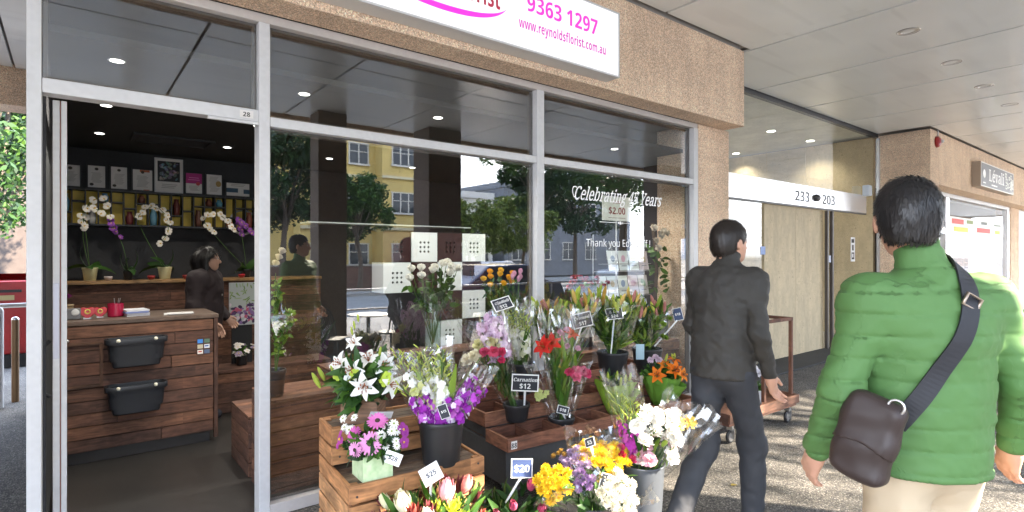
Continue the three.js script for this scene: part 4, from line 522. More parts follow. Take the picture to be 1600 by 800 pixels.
// card rack with price sign
{ const t = thing('card_rack', 'wire rack of pale greeting cards behind the right window', 'card rack', [4.72, 0.675, -0.42]);
  for (const x of [-0.42, 0.42]) part('upright', rod([x, 0, -0.05], [x, 1.15, -0.05], 0.006), mSteel, t);
  const cc = [[0.62, 0.68, 0.68], [0.66, 0.6, 0.56], [0.75, 0.82, 0.84], [0.7, 0.74, 0.68], [0.6, 0.64, 0.66], [0.78, 0.84, 0.86], [0.66, 0.55, 0.56], [0.72, 0.8, 0.84]];
  for (let j = 0; j < 3; j++) { part('wire_shelf', merge([rod([-0.43, 0.22 + j * 0.27, 0.03], [0.43, 0.22 + j * 0.27, 0.03], 0.004, 5), rod([-0.43, 0.22 + j * 0.27, -0.05], [0.43, 0.22 + j * 0.27, -0.05], 0.004, 5), rod([-0.43, 0.3 + j * 0.27, 0.04], [0.43, 0.3 + j * 0.27, 0.04], 0.003, 5)]), mSteel, t);
    for (let i = 0; i < 5; i++) { const c = cc[(i * 3 + j * 5) % 8]; if (j === 2 && i === 0) continue; const tex = canvasTex(64, 88, (g, w, h) => { g.fillStyle = `rgb(${c.map(v => Math.pow(v, 0.4545) * 255 | 0).join(',')})`; g.fillRect(0, 0, w, h); g.fillStyle = ['#c8a0b0', '#90a890', '#b0a080', '#8898b0'][(i + j) % 4]; g.beginPath(); g.ellipse(w / 2, h * 0.4, 12 + i * 2, 14, i, 0, 7); g.fill(); g.fillStyle = '#8a8a90'; g.fillRect(14, h * 0.75, 36, 4); }); const m = part('greeting_card', new THREE.BoxGeometry(0.155, 0.215, 0.006), M({ map: tex, roughness: 0.55 }), t); m.position.set(-0.34 + i * 0.17, 0.335 + j * 0.27, 0.0); m.rotation.x = -0.18; } }
  const s = thing('price_placard', 'white placard reading 2.00 on a pole above the cards', 'price tag', [4.40, 0.675, -0.24]); part('pole', rod([0, 0, 0], [0, 1.3, 0], 0.008), mPaint, s);
  const tx = canvasTex(160, 96, (g, w, h) => { g.fillStyle = '#e4e4da'; g.fillRect(0, 0, w, h); g.fillStyle = '#7a1a1a'; g.textAlign = 'center'; g.textBaseline = 'middle'; g.font = 'bold 40px sans-serif'; g.fillText('$2.00', w / 2, h * 0.6); g.fillStyle = '#9a4a40'; g.font = 'bold 20px sans-serif'; g.fillText('from', w / 2, h * 0.2); g.fillStyle = '#b0a89e'; g.fillRect(30, h - 12, 100, 4); });
  part('placard', bx(0.43, 0.25, 0.008, 0, 1.41, 0.006), M({ color: lin(0.7, 0.7, 0.66) }), s); part('print', new THREE.PlaneGeometry(0.42, 0.24).translate(0, 1.41, 0.0115), M({ map: tx, roughness: 0.6 }), s);
  const d = thing('slate_pot_plant', 'tall dark slate pot with pale blooms by the far window edge', 'plant', [5.22, 0.675, -0.4]); part('pot', merge([bx(0.24, 0.36, 0.24, 0, 0.18, 0, 0.01)]), M({ color: lin(0.09, 0.10, 0.13), map: TX.dirt, roughness: 0.6 }), d); leaves(d, [...Array(46)].map(() => [jit(V(0, 0.7, 0), 0.14).setY(rr(0.4, 1.0)), V(rr(-1, 1), rr(0, 0.8), rr(-1, 1)), rr(0.07, 0.13), 0.025]), mLeaf); part('trunk', tube([[0, 0.3, 0], [0.03, 0.8, 0.02], [-0.02, 1.3, 0]], 0.02, 10, 7), M({ color: lin(0.1, 0.07, 0.05), roughness: 0.9 }), d); for (let i = 0; i < 9; i++) blossom(d, 'carnation', 0xd8cfc0, 0.11, V(rr(-0.14, 0.1), rr(1.0, 1.25), rr(0, 0.14)), V(rr(-0.5, 0.5), 0.6, 1));
}
// ================================================================ pavement display: stepped crate
const FT = -0.669; // bunches are turned out towards the passer-by
{ const t = thing('stepped_crate', 'stepped orange pine slat crate in front of the left window', 'crate', [1.04, 0, 1.03], -0.085);
  const W = 0.75, D = 0.54, h = 0.1, nail = M({ color: lin(0.05, 0.035, 0.03), roughness: 0.6 });
  const nailGeo = new THREE.CylinderGeometry(0.006, 0.006, 0.004, 8).rotateX(PI / 2);
  const box = (z0, z1, y0, rows) => { for (let i = 0; i < rows; i++) { const a = y0 + i * h + 0.006, b = y0 + (i + 1) * h - 0.006;
    const f = part('slat', span(0, W, a, b, z1 - 0.018, z1 + rr(-0.002, 0.002), 0.003), pick(mPine), t); for (const x of [0.04, W - 0.04]) part('nail', nailGeo.clone().translate(x, (a + b) / 2 + rr(-0.015, 0.015), z1 + 0.002), nail, f);
    part('slat', span(0, 0.018, a, b, z0, z1 - 0.02, 0.003), pick(mPine), t); part('slat', span(W - 0.018, W, a, b, z0, z1 - 0.02, 0.003), pick(mPine), t); part('slat', span(0.02, W - 0.02, a, b, z0, z0 + 0.018, 0.003), pick(mPine), t); }
    for (const x of [0.02, W - 0.055]) for (const z of [z0 + 0.02, z1 - 0.055]) part('corner_post', span(x, x + 0.035, y0 + 0.004, y0 + rows * h - 0.01, z, z + 0.035), mPine[3], t);
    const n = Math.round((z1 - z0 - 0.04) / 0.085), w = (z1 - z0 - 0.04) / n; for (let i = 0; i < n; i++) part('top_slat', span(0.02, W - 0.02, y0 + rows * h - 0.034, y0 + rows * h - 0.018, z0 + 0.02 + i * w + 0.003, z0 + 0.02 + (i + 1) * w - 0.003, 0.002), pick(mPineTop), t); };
  box(-D, 0, 0.004, 5); box(-D, -0.285, 0.505, 2);
}
{ const t = thing('lily_box', 'white lily arrangement in timber cube on the crate top', 'flowers', [1.285, 0.69, 0.64], FT);
  part('timber_cube', merge([bx(0.2, 0.12, 0.2, 0, 0.06, 0, 0.004)]), woodMat(0.42, 0.24, 0.15), t);
  const L = [[-0.02, 0.30, 0.12, 0.155, [-0.3, 0.1, 1]], [0.05, 0.23, 0.17, 0.17, [0.1, -0.1, 1]], [0.13, 0.31, 0.08, 0.15, [0.5, 0.5, 0.9]], [-0.10, 0.32, 0.08, 0.14, [-0.5, 0.5, 0.8]], [0.17, 0.22, 0.12, 0.15, [0.8, 0.1, 0.8]], [0.04, 0.33, 0.05, 0.15, [0.0, 0.8, 0.6]], [-0.05, 0.42, 0.0, 0.11, [-0.2, 0.6, 0.8]]];
  for (const [x, y, z, s, d] of L) blossom(t, 'lily', 0xf8f7f2, s, V(x, y, z), V(...d), 'orange'); stems(t, V(0, 0.05, 0), L.map(a => V(a[0], a[1], a[2])));
  for (const [x, y, z, s] of [[-0.19, 0.23, 0.08, 0.09], [-0.2, 0.2, 0.12, 0.1], [-0.05, 0.5, 0, 0.05], [-0.03, 0.54, 0, 0.05], [-0.06, 0.47, 0.01, 0.05], [0.2, 0.17, 0.14, 0.05], [-0.13, 0.28, 0.12, 0.05], [0.1, 0.36, 0.06, 0.06], [0.2, 0.3, 0.02, 0.06]]) blossom(t, 'bud', 0xa9b84a, s, V(x, y, z), V(x * 2, 0.9, z + 0.1), null, 'bud');
  for (let i = 0; i < 10; i++) blossom(t, 'bloom5', 0xb7cc4a, 0.06, V(rr(-0.15, 0.2), rr(0.16, 0.3), rr(0.05, 0.17)), V(rr(-0.5, 0.5), 0.5, 1), 'green');
  leaves(t, [...Array(150)].map(() => { const a = rr(0, 6.28); return [V(Math.cos(a) * 0.08, rr(0.1, 0.3), Math.sin(a) * 0.08 + 0.03), V(Math.cos(a), rr(0.1, 0.9), Math.sin(a) + 0.2), rr(0.09, 0.16), rr(0.014, 0.026)]; }), mLeaf);
  part('price_card', bx(0.12, 0.002, 0.06, 0.14, 0.13, 0.16).rotateX(0.3), mPaint, t);
}
{ const t = thing('gerbera_cube', 'pink gerbera posy in pale green cube on crate step', 'flowers', [1.205, 0.478, 0.93], FT); t.scale.setScalar(0.86);
  const gm = M({ map: dataTex(64, (u, v) => { const k = fbm(u, v, 8, 3); return [176 + 50 * k, 206 + 30 * k, 150 + 50 * k]; }, 0.25), roughness: 0.6 });
  const cube = part('paper_cube', merge([span(-0.09, 0.09, 0, 0.155, 0.085, 0.09), span(-0.09, 0.09, 0, 0.155, -0.09, -0.085), span(-0.09, -0.085, 0, 0.155, -0.085, 0.085), span(0.085, 0.09, 0, 0.155, -0.085, 0.085), span(-0.085, 0.085, 0.0, 0.12, -0.085, 0.085)]), gm, t); cube.rotation.y = 0.62;
  const F = [['gerbera', 0xf0a6d6, 0.135, 0.02, 0.24, 0.13, [0, 0.3, 1], 'brown'], ['gerbera', 0xe684c6, 0.125, 0.04, 0.34, 0.04, [0.1, 0.9, 0.6], 'brown'], ['gerbera', 0xd566b4, 0.10, -0.08, 0.28, 0.10, [-0.5, 0.5, 0.8], 'brown'], ['gerbera', 0xf0aad6, 0.09, -0.06, 0.21, 0.15, [-0.4, 0.1, 1], 'brown'], ['bloom5', 0xb848a0, 0.11, -0.17, 0.24, 0.06, [-0.9, 0.4, 0.5], 'yellow'], ['bloom5', 0xa6429e, 0.09, 0.19, 0.29, 0.04, [0.8, 0.5, 0.5], 'yellow'], ['bloom5', 0xa6429e, 0.08, 0.2, 0.23, 0.08, [0.8, 0.2, 0.6], 'yellow']];
  for (const [k, c, s, x, y, z, d, h] of F) blossom(t, k, c, s, V(x, y, z), V(...d), h);
  for (let i = 0; i < 15; i++) { const p = i < 9 ? V(rr(0.07, 0.2), rr(0.2, 0.34), rr(0.04, 0.12)) : V(rr(-0.17, -0.08), rr(0.26, 0.36), rr(-0.02, 0.05)); blossom(t, 'daisy', 0xf6f4ec, rr(0.045, 0.065), p, V(p.x * 3, 0.7, 0.8), 'green'); }
  leaves(t, [...Array(130)].map(() => { const a = rr(0, 6.28); return [V(Math.cos(a) * 0.08, rr(0.14, 0.26), Math.sin(a) * 0.08 + 0.02), V(Math.cos(a), rr(0, 0.6), Math.sin(a) + 0.2), rr(0.06, 0.12), rr(0.015, 0.028)]; }), mLeaf);
  chalkTag('white card priced 28 dollars on the green cube', [['$28', 90, 0.5]], 0.085, 0.06, [1.205 + 0.04, 0.605, 0.93 + 0.15], null, FT + 0.2, -0.2, -0.4, '#f0efec', '#3a3a40');
}
{ const t = thing('orchid_bucket', 'black bucket of white and purple orchid sprays on the crate', 'flowers', [1.578, 0.478, 0.985], FT);
  bucket(t, 0.003, 0.245, 0.098, 0.122, mPlasticBlack);
  const b = V(0, 0.18, 0);
  for (let i = 0; i < 15; i++) spike(t, jit(b, 0.03), V(-0.21 + i * 0.018 + rr(-0.03, 0.03), rr(0.42, 0.62), rr(-0.06, 0.12)), 'bloom5', i % 3 ? [0xf2f0ea, 0xf2f0ea, 0xdfe3c0] : [0xd6d98e, 0xf2f0ea], 0.058, 26, 0.32, 0.032, 0xb9c458);
  for (let i = 0; i < 9; i++) spike(t, jit(b, 0.03), V(-0.16 + i * 0.036 + rr(-0.03, 0.03), rr(0.28, 0.4), rr(0.06, 0.14)), 'bloom5', [0xa32fae, 0xc266c6, 0x8a2698, 0xe8d8ea], 0.058, 20, 0.3, 0.032);
  for (let i = 0; i < 7; i++) spike(t, jit(b, 0.03), V(0.14 + i * 0.014 + rr(-0.02, 0.02), rr(0.36, 0.48), rr(-0.03, 0.1)), 'bloom5', [0xa32fae, 0xb84fc0, 0x8f2a9e, 0xeadcec], 0.056, 24, 0.28, 0.03);
  leaves(t, [...Array(16)].map((_, i) => [V(rr(-0.05, 0.06), 0.24, 0), V(rr(-0.5, 0.5), 1, rr(-0.3, 0.3)), rr(0.25, 0.42), 0.022, 1.3]), [mLeaf[3], mLeaf[4], mLeafPale[0]]);
  cello(t, V(-0.02, 0.2, 0), V(-0.12, 0.62, 0.0), 0.09, 0.19, 11, mCello, 'cellophane', 0.6); cello(t, V(0.04, 0.2, 0.02), V(0.21, 0.54, 0.03), 0.05, 0.1, 12, mCello, 'cellophane', 0.7);
  chalkTag('small dark tag tucked into the orchid sprays', [['$15', 90, 0.5]], 0.05, 0.075, [1.578 - 0.07, 0.80, 0.985 + 0.14], null, FT, 0, 0.35);
}
{ const t = thing('protea_bucket', 'bucket of cream and red tipped proteas at bottom edge', 'flowers', [1.40, 0, 1.20], FT);
  bucket(t, 0.003, 0.33, 0.11, 0.135, mPlasticBlack);
  const P = [[-0.11, 0.37, 0.1, 0.15, 0xf6f0d2, [-0.2, 1, 0.25]], [0.07, 0.40, 0.05, 0.15, 0xf0b4bc, [0.1, 1, 0.2]], [0.0, 0.34, 0.16, 0.13, 0xf6eedc, [0, 1, 0.4]], [-0.2, 0.37, 0.04, 0.10, 0xf4eec4, [-0.6, 1, 0.1]], [0.15, 0.42, -0.02, 0.11, 0xe89a90, [0.3, 1, 0]]];
  for (const [x, y, z, s, c, d] of P) blossom(t, 'protea', c, s, V(x, y, z), V(...d), 'green');
  for (let i = 0; i < 26; i++) { const x = rr(-0.25, 0.25), z = rr(-0.12, 0.16); blossom(t, 'leuca', [0xc9cf45, 0xdfe27c, 0x6b2f33, 0xa04a40, 0xb9c24a, 0x5a2a34][i % 6], rr(0.07, 0.11), V(x, rr(0.33, 0.44) - Math.abs(x) * 0.25, z), V(x * 2.5, 1, z * 2), null, 'bract_head'); }
  stems(t, V(0, 0.1, 0), [...Array(16)].map(() => V(rr(-0.2, 0.2), 0.34, rr(-0.1, 0.12))), 0.005);
  leaves(t, [...Array(110)].map(() => { const x = rr(-0.22, 0.26), z = rr(-0.12, 0.14); return [V(x * 0.8, rr(0.25, 0.36), z), V(x * 2.4, 1, z * 2), rr(0.09, 0.15), 0.016, 1.0]; }), [...mLeaf, mLeafPale[2]]);
  chalkTag('tilted white backed tag above the front proteas', [['$25', 84, 0.5]], 0.10, 0.085, [1.40 - 0.03, 0.545, 1.235], [1.38, 0.4, 1.21], FT + 0.3, -0.35, 0.42, '#e9e6e0', '#2c3140');
}
{ const t = thing('pink_protea_pot', 'black pot of round pink proteas on the ground', 'flowers', [1.86, 0, 1.29], FT);
  bucket(t, 0.003, 0.2, 0.12, 0.145, mPlasticBlack);
  for (const [x, y, z, s] of [[-0.02, 0.36, 0.12, 0.09], [-0.1, 0.31, 0.12, 0.095], [0.12, 0.33, 0.1, 0.095], [0.07, 0.42, 0.03, 0.10], [0.03, 0.27, 0.17, 0.09], [-0.14, 0.26, 0.13, 0.085]]) blossom(t, 'protea', [0xc8607c, 0xd2768e, 0xbc5070][Math.floor(rr(0, 3))], s, V(x, y - 0.05, z), V(x, 0.75, z * 2 + 0.45), 'dark');
  leaves(t, [...Array(120)].map(() => { const x = rr(-0.2, 0.2), z = rr(-0.12, 0.15); return [V(x * 0.7, rr(0.17, 0.3), z), V(x * 4, rr(0.4, 1), z * 3), rr(0.06, 0.11), 0.016, 0.8]; }), mLeaf);
  stems(t, V(0, 0.08, 0), [...Array(8)].map(() => V(rr(-0.1, 0.1), 0.26, rr(-0.05, 0.12))), 0.005);
  chalkTag('slate blue tag reading 20 dollars above pink proteas', [['$20', 118, 0.52]], 0.115, 0.1, [1.872, 0.478, 1.315], [1.80, 0.30, 1.27], FT + 0.1, -0.1, -0.03, '#3a4a72');
}
{ const t = thing('chrysanthemum_bucket', 'black bucket of wrapped yellow white and mauve chrysanthemums', 'flowers', [2.13, 0, 1.58], FT);
  bucket(t, 0.003, 0.34, 0.115, 0.14, mPlasticBlack); part('handle', tube([[0.145, 0.32, 0.0], [0.16, 0.2, 0.02], [0.15, 0.08, 0.02]], 0.006, 10, 6), mPaint, t); part('handle_pin', new THREE.SphereGeometry(0.014, 10, 8).translate(0.0, 0.31, 0.145), mSteel, t);
  const head = (x, y, z, d, c, n, R, s, kind = 'mum') => { const D = V(...d).normalize(); for (let i = 0; i < n; i++) { const a = i * 2.4, r = R * Math.sqrt(i / n); const u = V(1, 0, 0).cross(D).normalize(), w = D.clone().cross(u); const p = V(x, y, z).addScaledVector(u, Math.cos(a) * r).addScaledVector(w, Math.sin(a) * r).addScaledVector(D, -r * r * 3); blossom(t, kind, c, s * rr(0.9, 1.1), p, D.clone().addScaledVector(u, Math.cos(a) * r * 5).addScaledVector(w, Math.sin(a) * r * 5)); } };
  head(-0.21, 0.46, 0.1, [-0.35, 0.35, 1], 0xf8d634, 16, 0.085, 0.085); head(0.1, 0.56, 0.02, [0.1, 0.75, 0.6], 0xf9da3c, 16, 0.09, 0.085); head(-0.02, 0.58, 0.0, [-0.2, 0.8, 0.5], 0xf6d02c, 12, 0.075, 0.085);
  head(0.11, 0.42, 0.15, [0.15, 0.4, 1], 0xf4eedc, 18, 0.095, 0.085); head(-0.1, 0.54, 0.03, [-0.4, 0.7, 0.7], 0xb8a0be, 12, 0.075, 0.075); head(-0.06, 0.47, 0.1, [-0.2, 0.3, 1], 0xa886b4, 8, 0.055, 0.06); head(0.0, 0.66, -0.06, [-0.1, 1, 0.3], 0xa8856a, 5, 0.05, 0.055); head(-0.17, 0.56, -0.02, [-0.5, 0.9, 0.3], 0xb08a40, 4, 0.04, 0.05);
  leaves(t, [...Array(90)].map(() => { const x = rr(-0.2, 0.2), z = rr(-0.1, 0.15); return [V(x * 0.7, rr(0.3, 0.48), z), V(x * 3, rr(0.3, 1), z * 3), rr(0.06, 0.11), 0.018, 0.8]; }), mLeaf); stems(t, V(0, 0.1, 0), [...Array(16)].map(() => V(rr(-0.15, 0.15), 0.46, rr(-0.06, 0.12))), 0.004);
  cello(t, V(0.03, 0.3, 0.03), V(0.14, 0.5, 0.08), 0.09, 0.19, 21, mCello, 'cellophane', 0.85); cello(t, V(-0.04, 0.3, 0.03), V(-0.2, 0.46, 0.06), 0.08, 0.14, 22, mCello, 'cellophane', 0.8); cello(t, V(0.0, 0.32, -0.03), V(0.02, 0.66, -0.05), 0.08, 0.15, 23, mCello, 'cellophane', 0.8);
  chalkTag('square tag reading 5 dollars among the chrysanthemums', [['$5', 140, 0.52]], 0.075, 0.075, [2.10, 0.475, 1.71], [2.15, 0.36, 1.68], FT, -0.1, -0.28);
  chalkTag('edge on tag on long stake above mauve chrysanthemums', [['$5', 120, 0.52]], 0.06, 0.045, [2.09, 0.645, 1.60], [2.14, 0.44, 1.64], FT - 0.8, -0.3, 0.5);
}
{ const t = thing('zinc_bucket', 'tall grey bucket of white and magenta bunches in sunlight', 'flowers', [2.40, 0, 1.69], FT);
  part('bucket', lathe([[0, 0.004], [0.082, 0.0], [0.086, 0.006], [0.114, 0.49], [0.119, 0.492], [0.119, 0.5], [0.112, 0.5], [0.08, 0.02], [0, 0.02]], 40), M({ color: lin(0.085, 0.095, 0.11), metalness: 0.3, roughness: 0.4 }), t);
  const b = V(0, 0.3, 0);
  for (let i = 0; i < 5; i++) spike(t, jit(b, 0.02), V(-0.15 + i * 0.022, rr(0.8, 0.92), rr(-0.03, 0.08)), 'bloom5', [0xc23aa8, 0xd25fba, 0xa82f96], 0.06, 26, 0.45, 0.03, 0xa9b84a);
  for (let i = 0; i < 26; i++) { const p = V(rr(-0.08, 0.17), rr(0.54, 0.80), rr(0.0, 0.14)); blossom(t, i % 3 ? 'carnation' : 'mum', i % 5 ? 0xf6f3ea : 0xe9b9c4, rr(0.09, 0.12), p, V(p.x * 3, 0.6, 0.8)); }
  for (let i = 0; i < 5; i++) { const p = V(-0.11 + rr(-0.03, 0.04), rr(0.53, 0.6), rr(0.06, 0.1)); blossom(t, 'carnation', i % 2 ? 0xc0163e : 0xd0406c, 0.06, p, V(-0.3, 0.5, 1)); }
  for (let i = 0; i < 5; i++) blossom(t, 'daisy', i % 2 ? 0xf3ead0 : 0xe8c34a, 0.085, V(0.2 + rr(-0.03, 0.05), rr(0.66, 0.74), rr(0, 0.08)), V(0.5, 0.6, 0.8), 'green');
  leaves(t, [...Array(70)].map(() => { const x = rr(-0.14, 0.2); return [V(x * 0.6, rr(0.46, 0.7), rr(-0.05, 0.1)), V(x * 3, 1, rr(-0.4, 0.6)), rr(0.07, 0.13), 0.014, 1.0]; }), [...mLeaf, mLeafPale[0]]); stems(t, b, [...Array(16)].map(() => V(rr(-0.12, 0.16), 0.62, rr(-0.05, 0.1))), 0.003);
  cello(t, V(-0.03, 0.42, 0.02), V(-0.12, 0.98, 0.03), 0.06, 0.1, 31, mCello, 'cellophane', 0.6); cello(t, V(0.05, 0.45, 0.02), V(0.27, 0.82, 0.04), 0.06, 0.16, 33, mCello, 'cellophane', 0.6);
}
// ================================================================ tiered tray trolley
{ const t = thing('tray_trolley', 'steel trolley with three tiers of reddish compartment trays', 'trolley', [2.15, 0, 0.84], -0.07);
  const W = 1.86, tiers = [[-0.27, 0, 0.365, 0.45], [-0.545, -0.275, 0.455, 0.55], [-0.80, -0.55, 0.55, 0.65]];
  tiers.forEach(([z0, z1, y0, y1], k) => { const J = () => pick(mJarrah);
    const tr = part('tray_front', span(0, W, y0, y1, z1 - 0.02, z1, 0.003), J(), t); part('tray_back', span(0.021, W - 0.021, y0, y1, z0, z0 + 0.02, 0.003), J(), t); part('tray_end', span(0, 0.02, y0, y1, z0, z1 - 0.021, 0.003), J(), t); part('tray_end', span(W - 0.02, W, y0, y1, z0, z1 - 0.021, 0.003), J(), t); part('tray_floor', span(0.021, W - 0.021, y0, y0 + 0.012, z0 + 0.021, z1 - 0.021), mJarrah[3], t);
    for (let i = 1; i < 8; i++) part('divider', span(i * W / 8 - 0.006, i * W / 8 + 0.006, y0 + 0.013, y1 - 0.008, z0 + 0.021, z1 - 0.021), J(), t);
    if (!k) part('label_sticker', new THREE.PlaneGeometry(0.045, 0.05).translate(0.045, (y0 + y1) / 2, z1 + 0.0025), M({ map: canvasTex(64, 64, (c) => { c.fillStyle = '#e6e2da'; c.fillRect(0, 0, 64, 64); c.fillStyle = '#333'; c.font = 'bold 56px sans-serif'; c.textAlign = 'center'; c.textBaseline = 'middle'; c.fillText('88', 32, 35); }), roughness: 0.5 }), tr, 'white sticker marked 88'); });
  const sm = M({ color: lin(0.16, 0.155, 0.15), metalness: 0.6, roughness: 0.42, map: TX.dirt }), gm = M({ color: lin(0.06, 0.06, 0.062), map: TX.dirt, roughness: 0.6 });
  part('front_sheet', span(0.03, W - 0.1, 0.12, 0.36, -0.075, -0.07), gm, t); part('end_sheet', span(W - 0.13, W - 0.1, 0.1, 0.36, -0.74, -0.076), mSteel, t); part('end_sheet', span(0.03, 0.05, 0.12, 0.36, -0.74, -0.076), gm, t); part('base_frame', merge([span(0.02, W - 0.08, 0.1, 0.12, -0.08, -0.04), span(0.02, W - 0.08, 0.1, 0.12, -0.76, -0.72)]), sm, t); part('riser', span(0.06, W - 0.14, 0.36, 0.45, -0.74, -0.3), gm, t); part('riser', span(0.06, W - 0.14, 0.455, 0.545, -0.76, -0.56), gm, t);
  for (const x of [0.1, W - 0.12]) for (const z of [-0.09, -0.7]) { const c = part('castor', merge([bx(0.03, 0.03, 0.05, x, 0.085, z), bx(0.004, 0.06, 0.04, x - 0.018, 0.06, z), bx(0.004, 0.06, 0.04, x + 0.018, 0.06, z)]), mSteel, t); part('wheel', new THREE.CylinderGeometry(0.042, 0.042, 0.022, 20).rotateZ(PI / 2).translate(x, 0.044, z), M({ color: lin(0.08, 0.08, 0.08), roughness: 0.6 }), c); }
}
const potted = (name, label, pos, h = 0.2, r = 0.1) => { const t = thing(name, label, 'flowers', pos, FT); bucket(t, 0, h, r * 0.82, r, mPlasticBlack); return t; };
// lilac and carnation bunch
{ const t = potted('stock_bunch', 'cellophane bunch of lilac stock with pink and cream carnations', [2.41, 0.47, 0.60], 0.12, 0.09); const b = V(0, 0.06, 0);
  for (let i = 0; i < 7; i++) spike(t, jit(b, 0.02), V(-0.24 + i * 0.018 + rr(-0.02, 0.02), rr(0.62, 0.76), rr(-0.03, 0.08)), 'bloom5', [0xe2c2da, 0xecd6e4, 0xd4b0cd], 0.065, 30, 0.6, 0.036);
  for (const [x, y, z, c, s] of [[-0.32, 0.42, 0.08, 0xefe6c8, 0.1], [-0.28, 0.45, 0.1, 0xf0e8cc, 0.1], [-0.25, 0.52, 0.06, 0xe6e0a6, 0.09], [-0.18, 0.54, 0.06, 0xe6e0a6, 0.09], [-0.13, 0.53, 0.05, 0xefe9b8, 0.08], [-0.21, 0.48, 0.11, 0xe0557c, 0.075], [-0.15, 0.485, 0.11, 0xe4607f, 0.08], [-0.1, 0.48, 0.1, 0xdf4c70, 0.07], [-0.1, 0.43, 0.11, 0xd83a66, 0.05]]) blossom(t, 'carnation', c, s * 1.3, V(x, y, z), V(x * 1.5, 0.8, 0.7));
  stems(t, b, [...Array(18)].map(() => V(rr(-0.28, -0.1), rr(0.42, 0.55), rr(-0.02, 0.1))), 0.0035); leaves(t, [...Array(120)].map(() => { const f = rr(0.2, 0.9), x = -0.2 * f + rr(-0.05, 0.05); return [V(x, 0.06 + 0.45 * f, rr(-0.04, 0.07)), V(x, 1, rr(-0.4, 0.4)), rr(0.06, 0.14), 0.012, 1.1]; }), mLeaf); cello(t, V(-0.02, 0.08, 0), V(-0.24, 0.72, 0.02), 0.045, 0.17, 41);
  chalkTag('large chalkboard tag reading carnation 12 dollars', [['Carnation', 46, 0.32, 1], ['$12', 66, 0.7]], 0.185, 0.115, [2.405, 0.745, 0.70], [2.42, 0.56, 0.67], FT + 0.1, -0.08, -0.06, '#24272b');
}
{ const t = potted('gladiolus_bunch', 'bunch of white gladioli in black pot behind the lilac stock', [2.66, 0.57, 0.34], 0.23, 0.1); const b = V(0, 0.12, 0); for (let i = 0; i < 11; i++) spike(t, jit(b, 0.03), V(-0.16 + i * 0.02 + rr(-0.02, 0.02), rr(0.5, 0.68), rr(-0.03, 0.08)), 'bloom5', [0xf0efe2, 0xe2e5be, 0xf4f2ea], 0.058, 28, 0.36, 0.026, 0xa9b84a); leaves(t, [...Array(26)].map(() => [V(rr(-0.05, 0.05), 0.2, rr(-0.03, 0.03)), V(rr(-0.4, 0.4), 1, rr(-0.2, 0.2)), rr(0.22, 0.36), 0.014, 1.35]), [mLeaf[3], mLeaf[4], mLeafPale[2]]); cello(t, V(0, 0.2, 0), V(-0.03, 0.68, 0.02), 0.07, 0.14, 42);
  chalkTag('tilted chalkboard tag at top of the white gladioli', [['Gladioli', 50, 0.34, 1], ['$12', 60, 0.72]], 0.15, 0.095, [2.44, 1.255, 0.40], [2.55, 1.0, 0.36], FT + 0.3, -0.55, 0.3); }
// red lily bunch
{ const t = potted('red_lily_bunch', 'tall wrapped bunch with red lily and pink carnations', [2.71, 0.375, 0.73], 0.1, 0.09); const b = V(0, 0.06, 0);
  for (const [x, y, z, s, d, c] of [[-0.12, 0.60, 0.12, 0.17, [-0.7, 0.4, 0.8], 0xc4261c], [-0.07, 0.62, 0.08, 0.15, [-0.2, 0.5, 1], 0xc93020], [0.06, 0.67, 0.03, 0.12, [0.5, 0.7, 0.6], 0xd4522e]]) blossom(t, 'lily', c, s, V(x, y, z), V(...d), 'orange');
  for (const [x, y, z] of [[0.05, 0.42, 0.1], [0.1, 0.43, 0.08], [0.14, 0.42, 0.06], [0.17, 0.40, 0.05], [0.09, 0.39, 0.12]]) blossom(t, 'carnation', [0xe27a94, 0xeda7b4, 0xd94f76][Math.floor(rr(0, 3))], 0.1, V(x, y, z), V(x, 0.9, 0.6));
  for (let i = 0; i < 8; i++) blossom(t, 'bloom5', 0xc9cf86, 0.05, V(-0.13 + rr(-0.04, 0.05), rr(0.24, 0.33), rr(0.04, 0.1)), V(-0.5, 0.7, 0.7), 'green');
  for (let i = 0; i < 6; i++) blossom(t, 'carnation', 0xd9a9bb, 0.06, V(rr(-0.02, 0.12), rr(0.56, 0.74), rr(0, 0.06)), V(0.2, 0.9, 0.5));
  leaves(t, [...Array(110)].map(() => { const f = rr(0.1, 0.9), x = rr(-0.1, 0.12) * f; return [V(x, 0.07 + 0.45 * f, rr(-0.03, 0.06)), V(x * 2, 1, rr(-0.3, 0.4)), rr(0.14, 0.26), 0.02, 1.2]; }), [mLeaf[3], mLeaf[4], mLeafPale[0], mLeafPale[2]]); stems(t, b, [...Array(12)].map(() => V(rr(-0.1, 0.12), rr(0.38, 0.6), rr(0, 0.08))), 0.004); cello(t, V(0.0, 0.08, 0), V(-0.02, 0.84, 0.02), 0.05, 0.15, 43); cello(t, V(0.04, 0.08, 0.04), V(0.11, 0.5, 0.06), 0.03, 0.09, 44); cello(t, V(-0.04, 0.08, 0.04), V(-0.18, 0.5, 0.05), 0.03, 0.09, 45);
  chalkTag('tiny chalk tag at the foot of the red lily bunch', [['$18', 90, 0.5]], 0.08, 0.055, [2.66, 0.54, 0.80], [2.70, 0.47, 0.78], FT, -0.15, -0.25); }
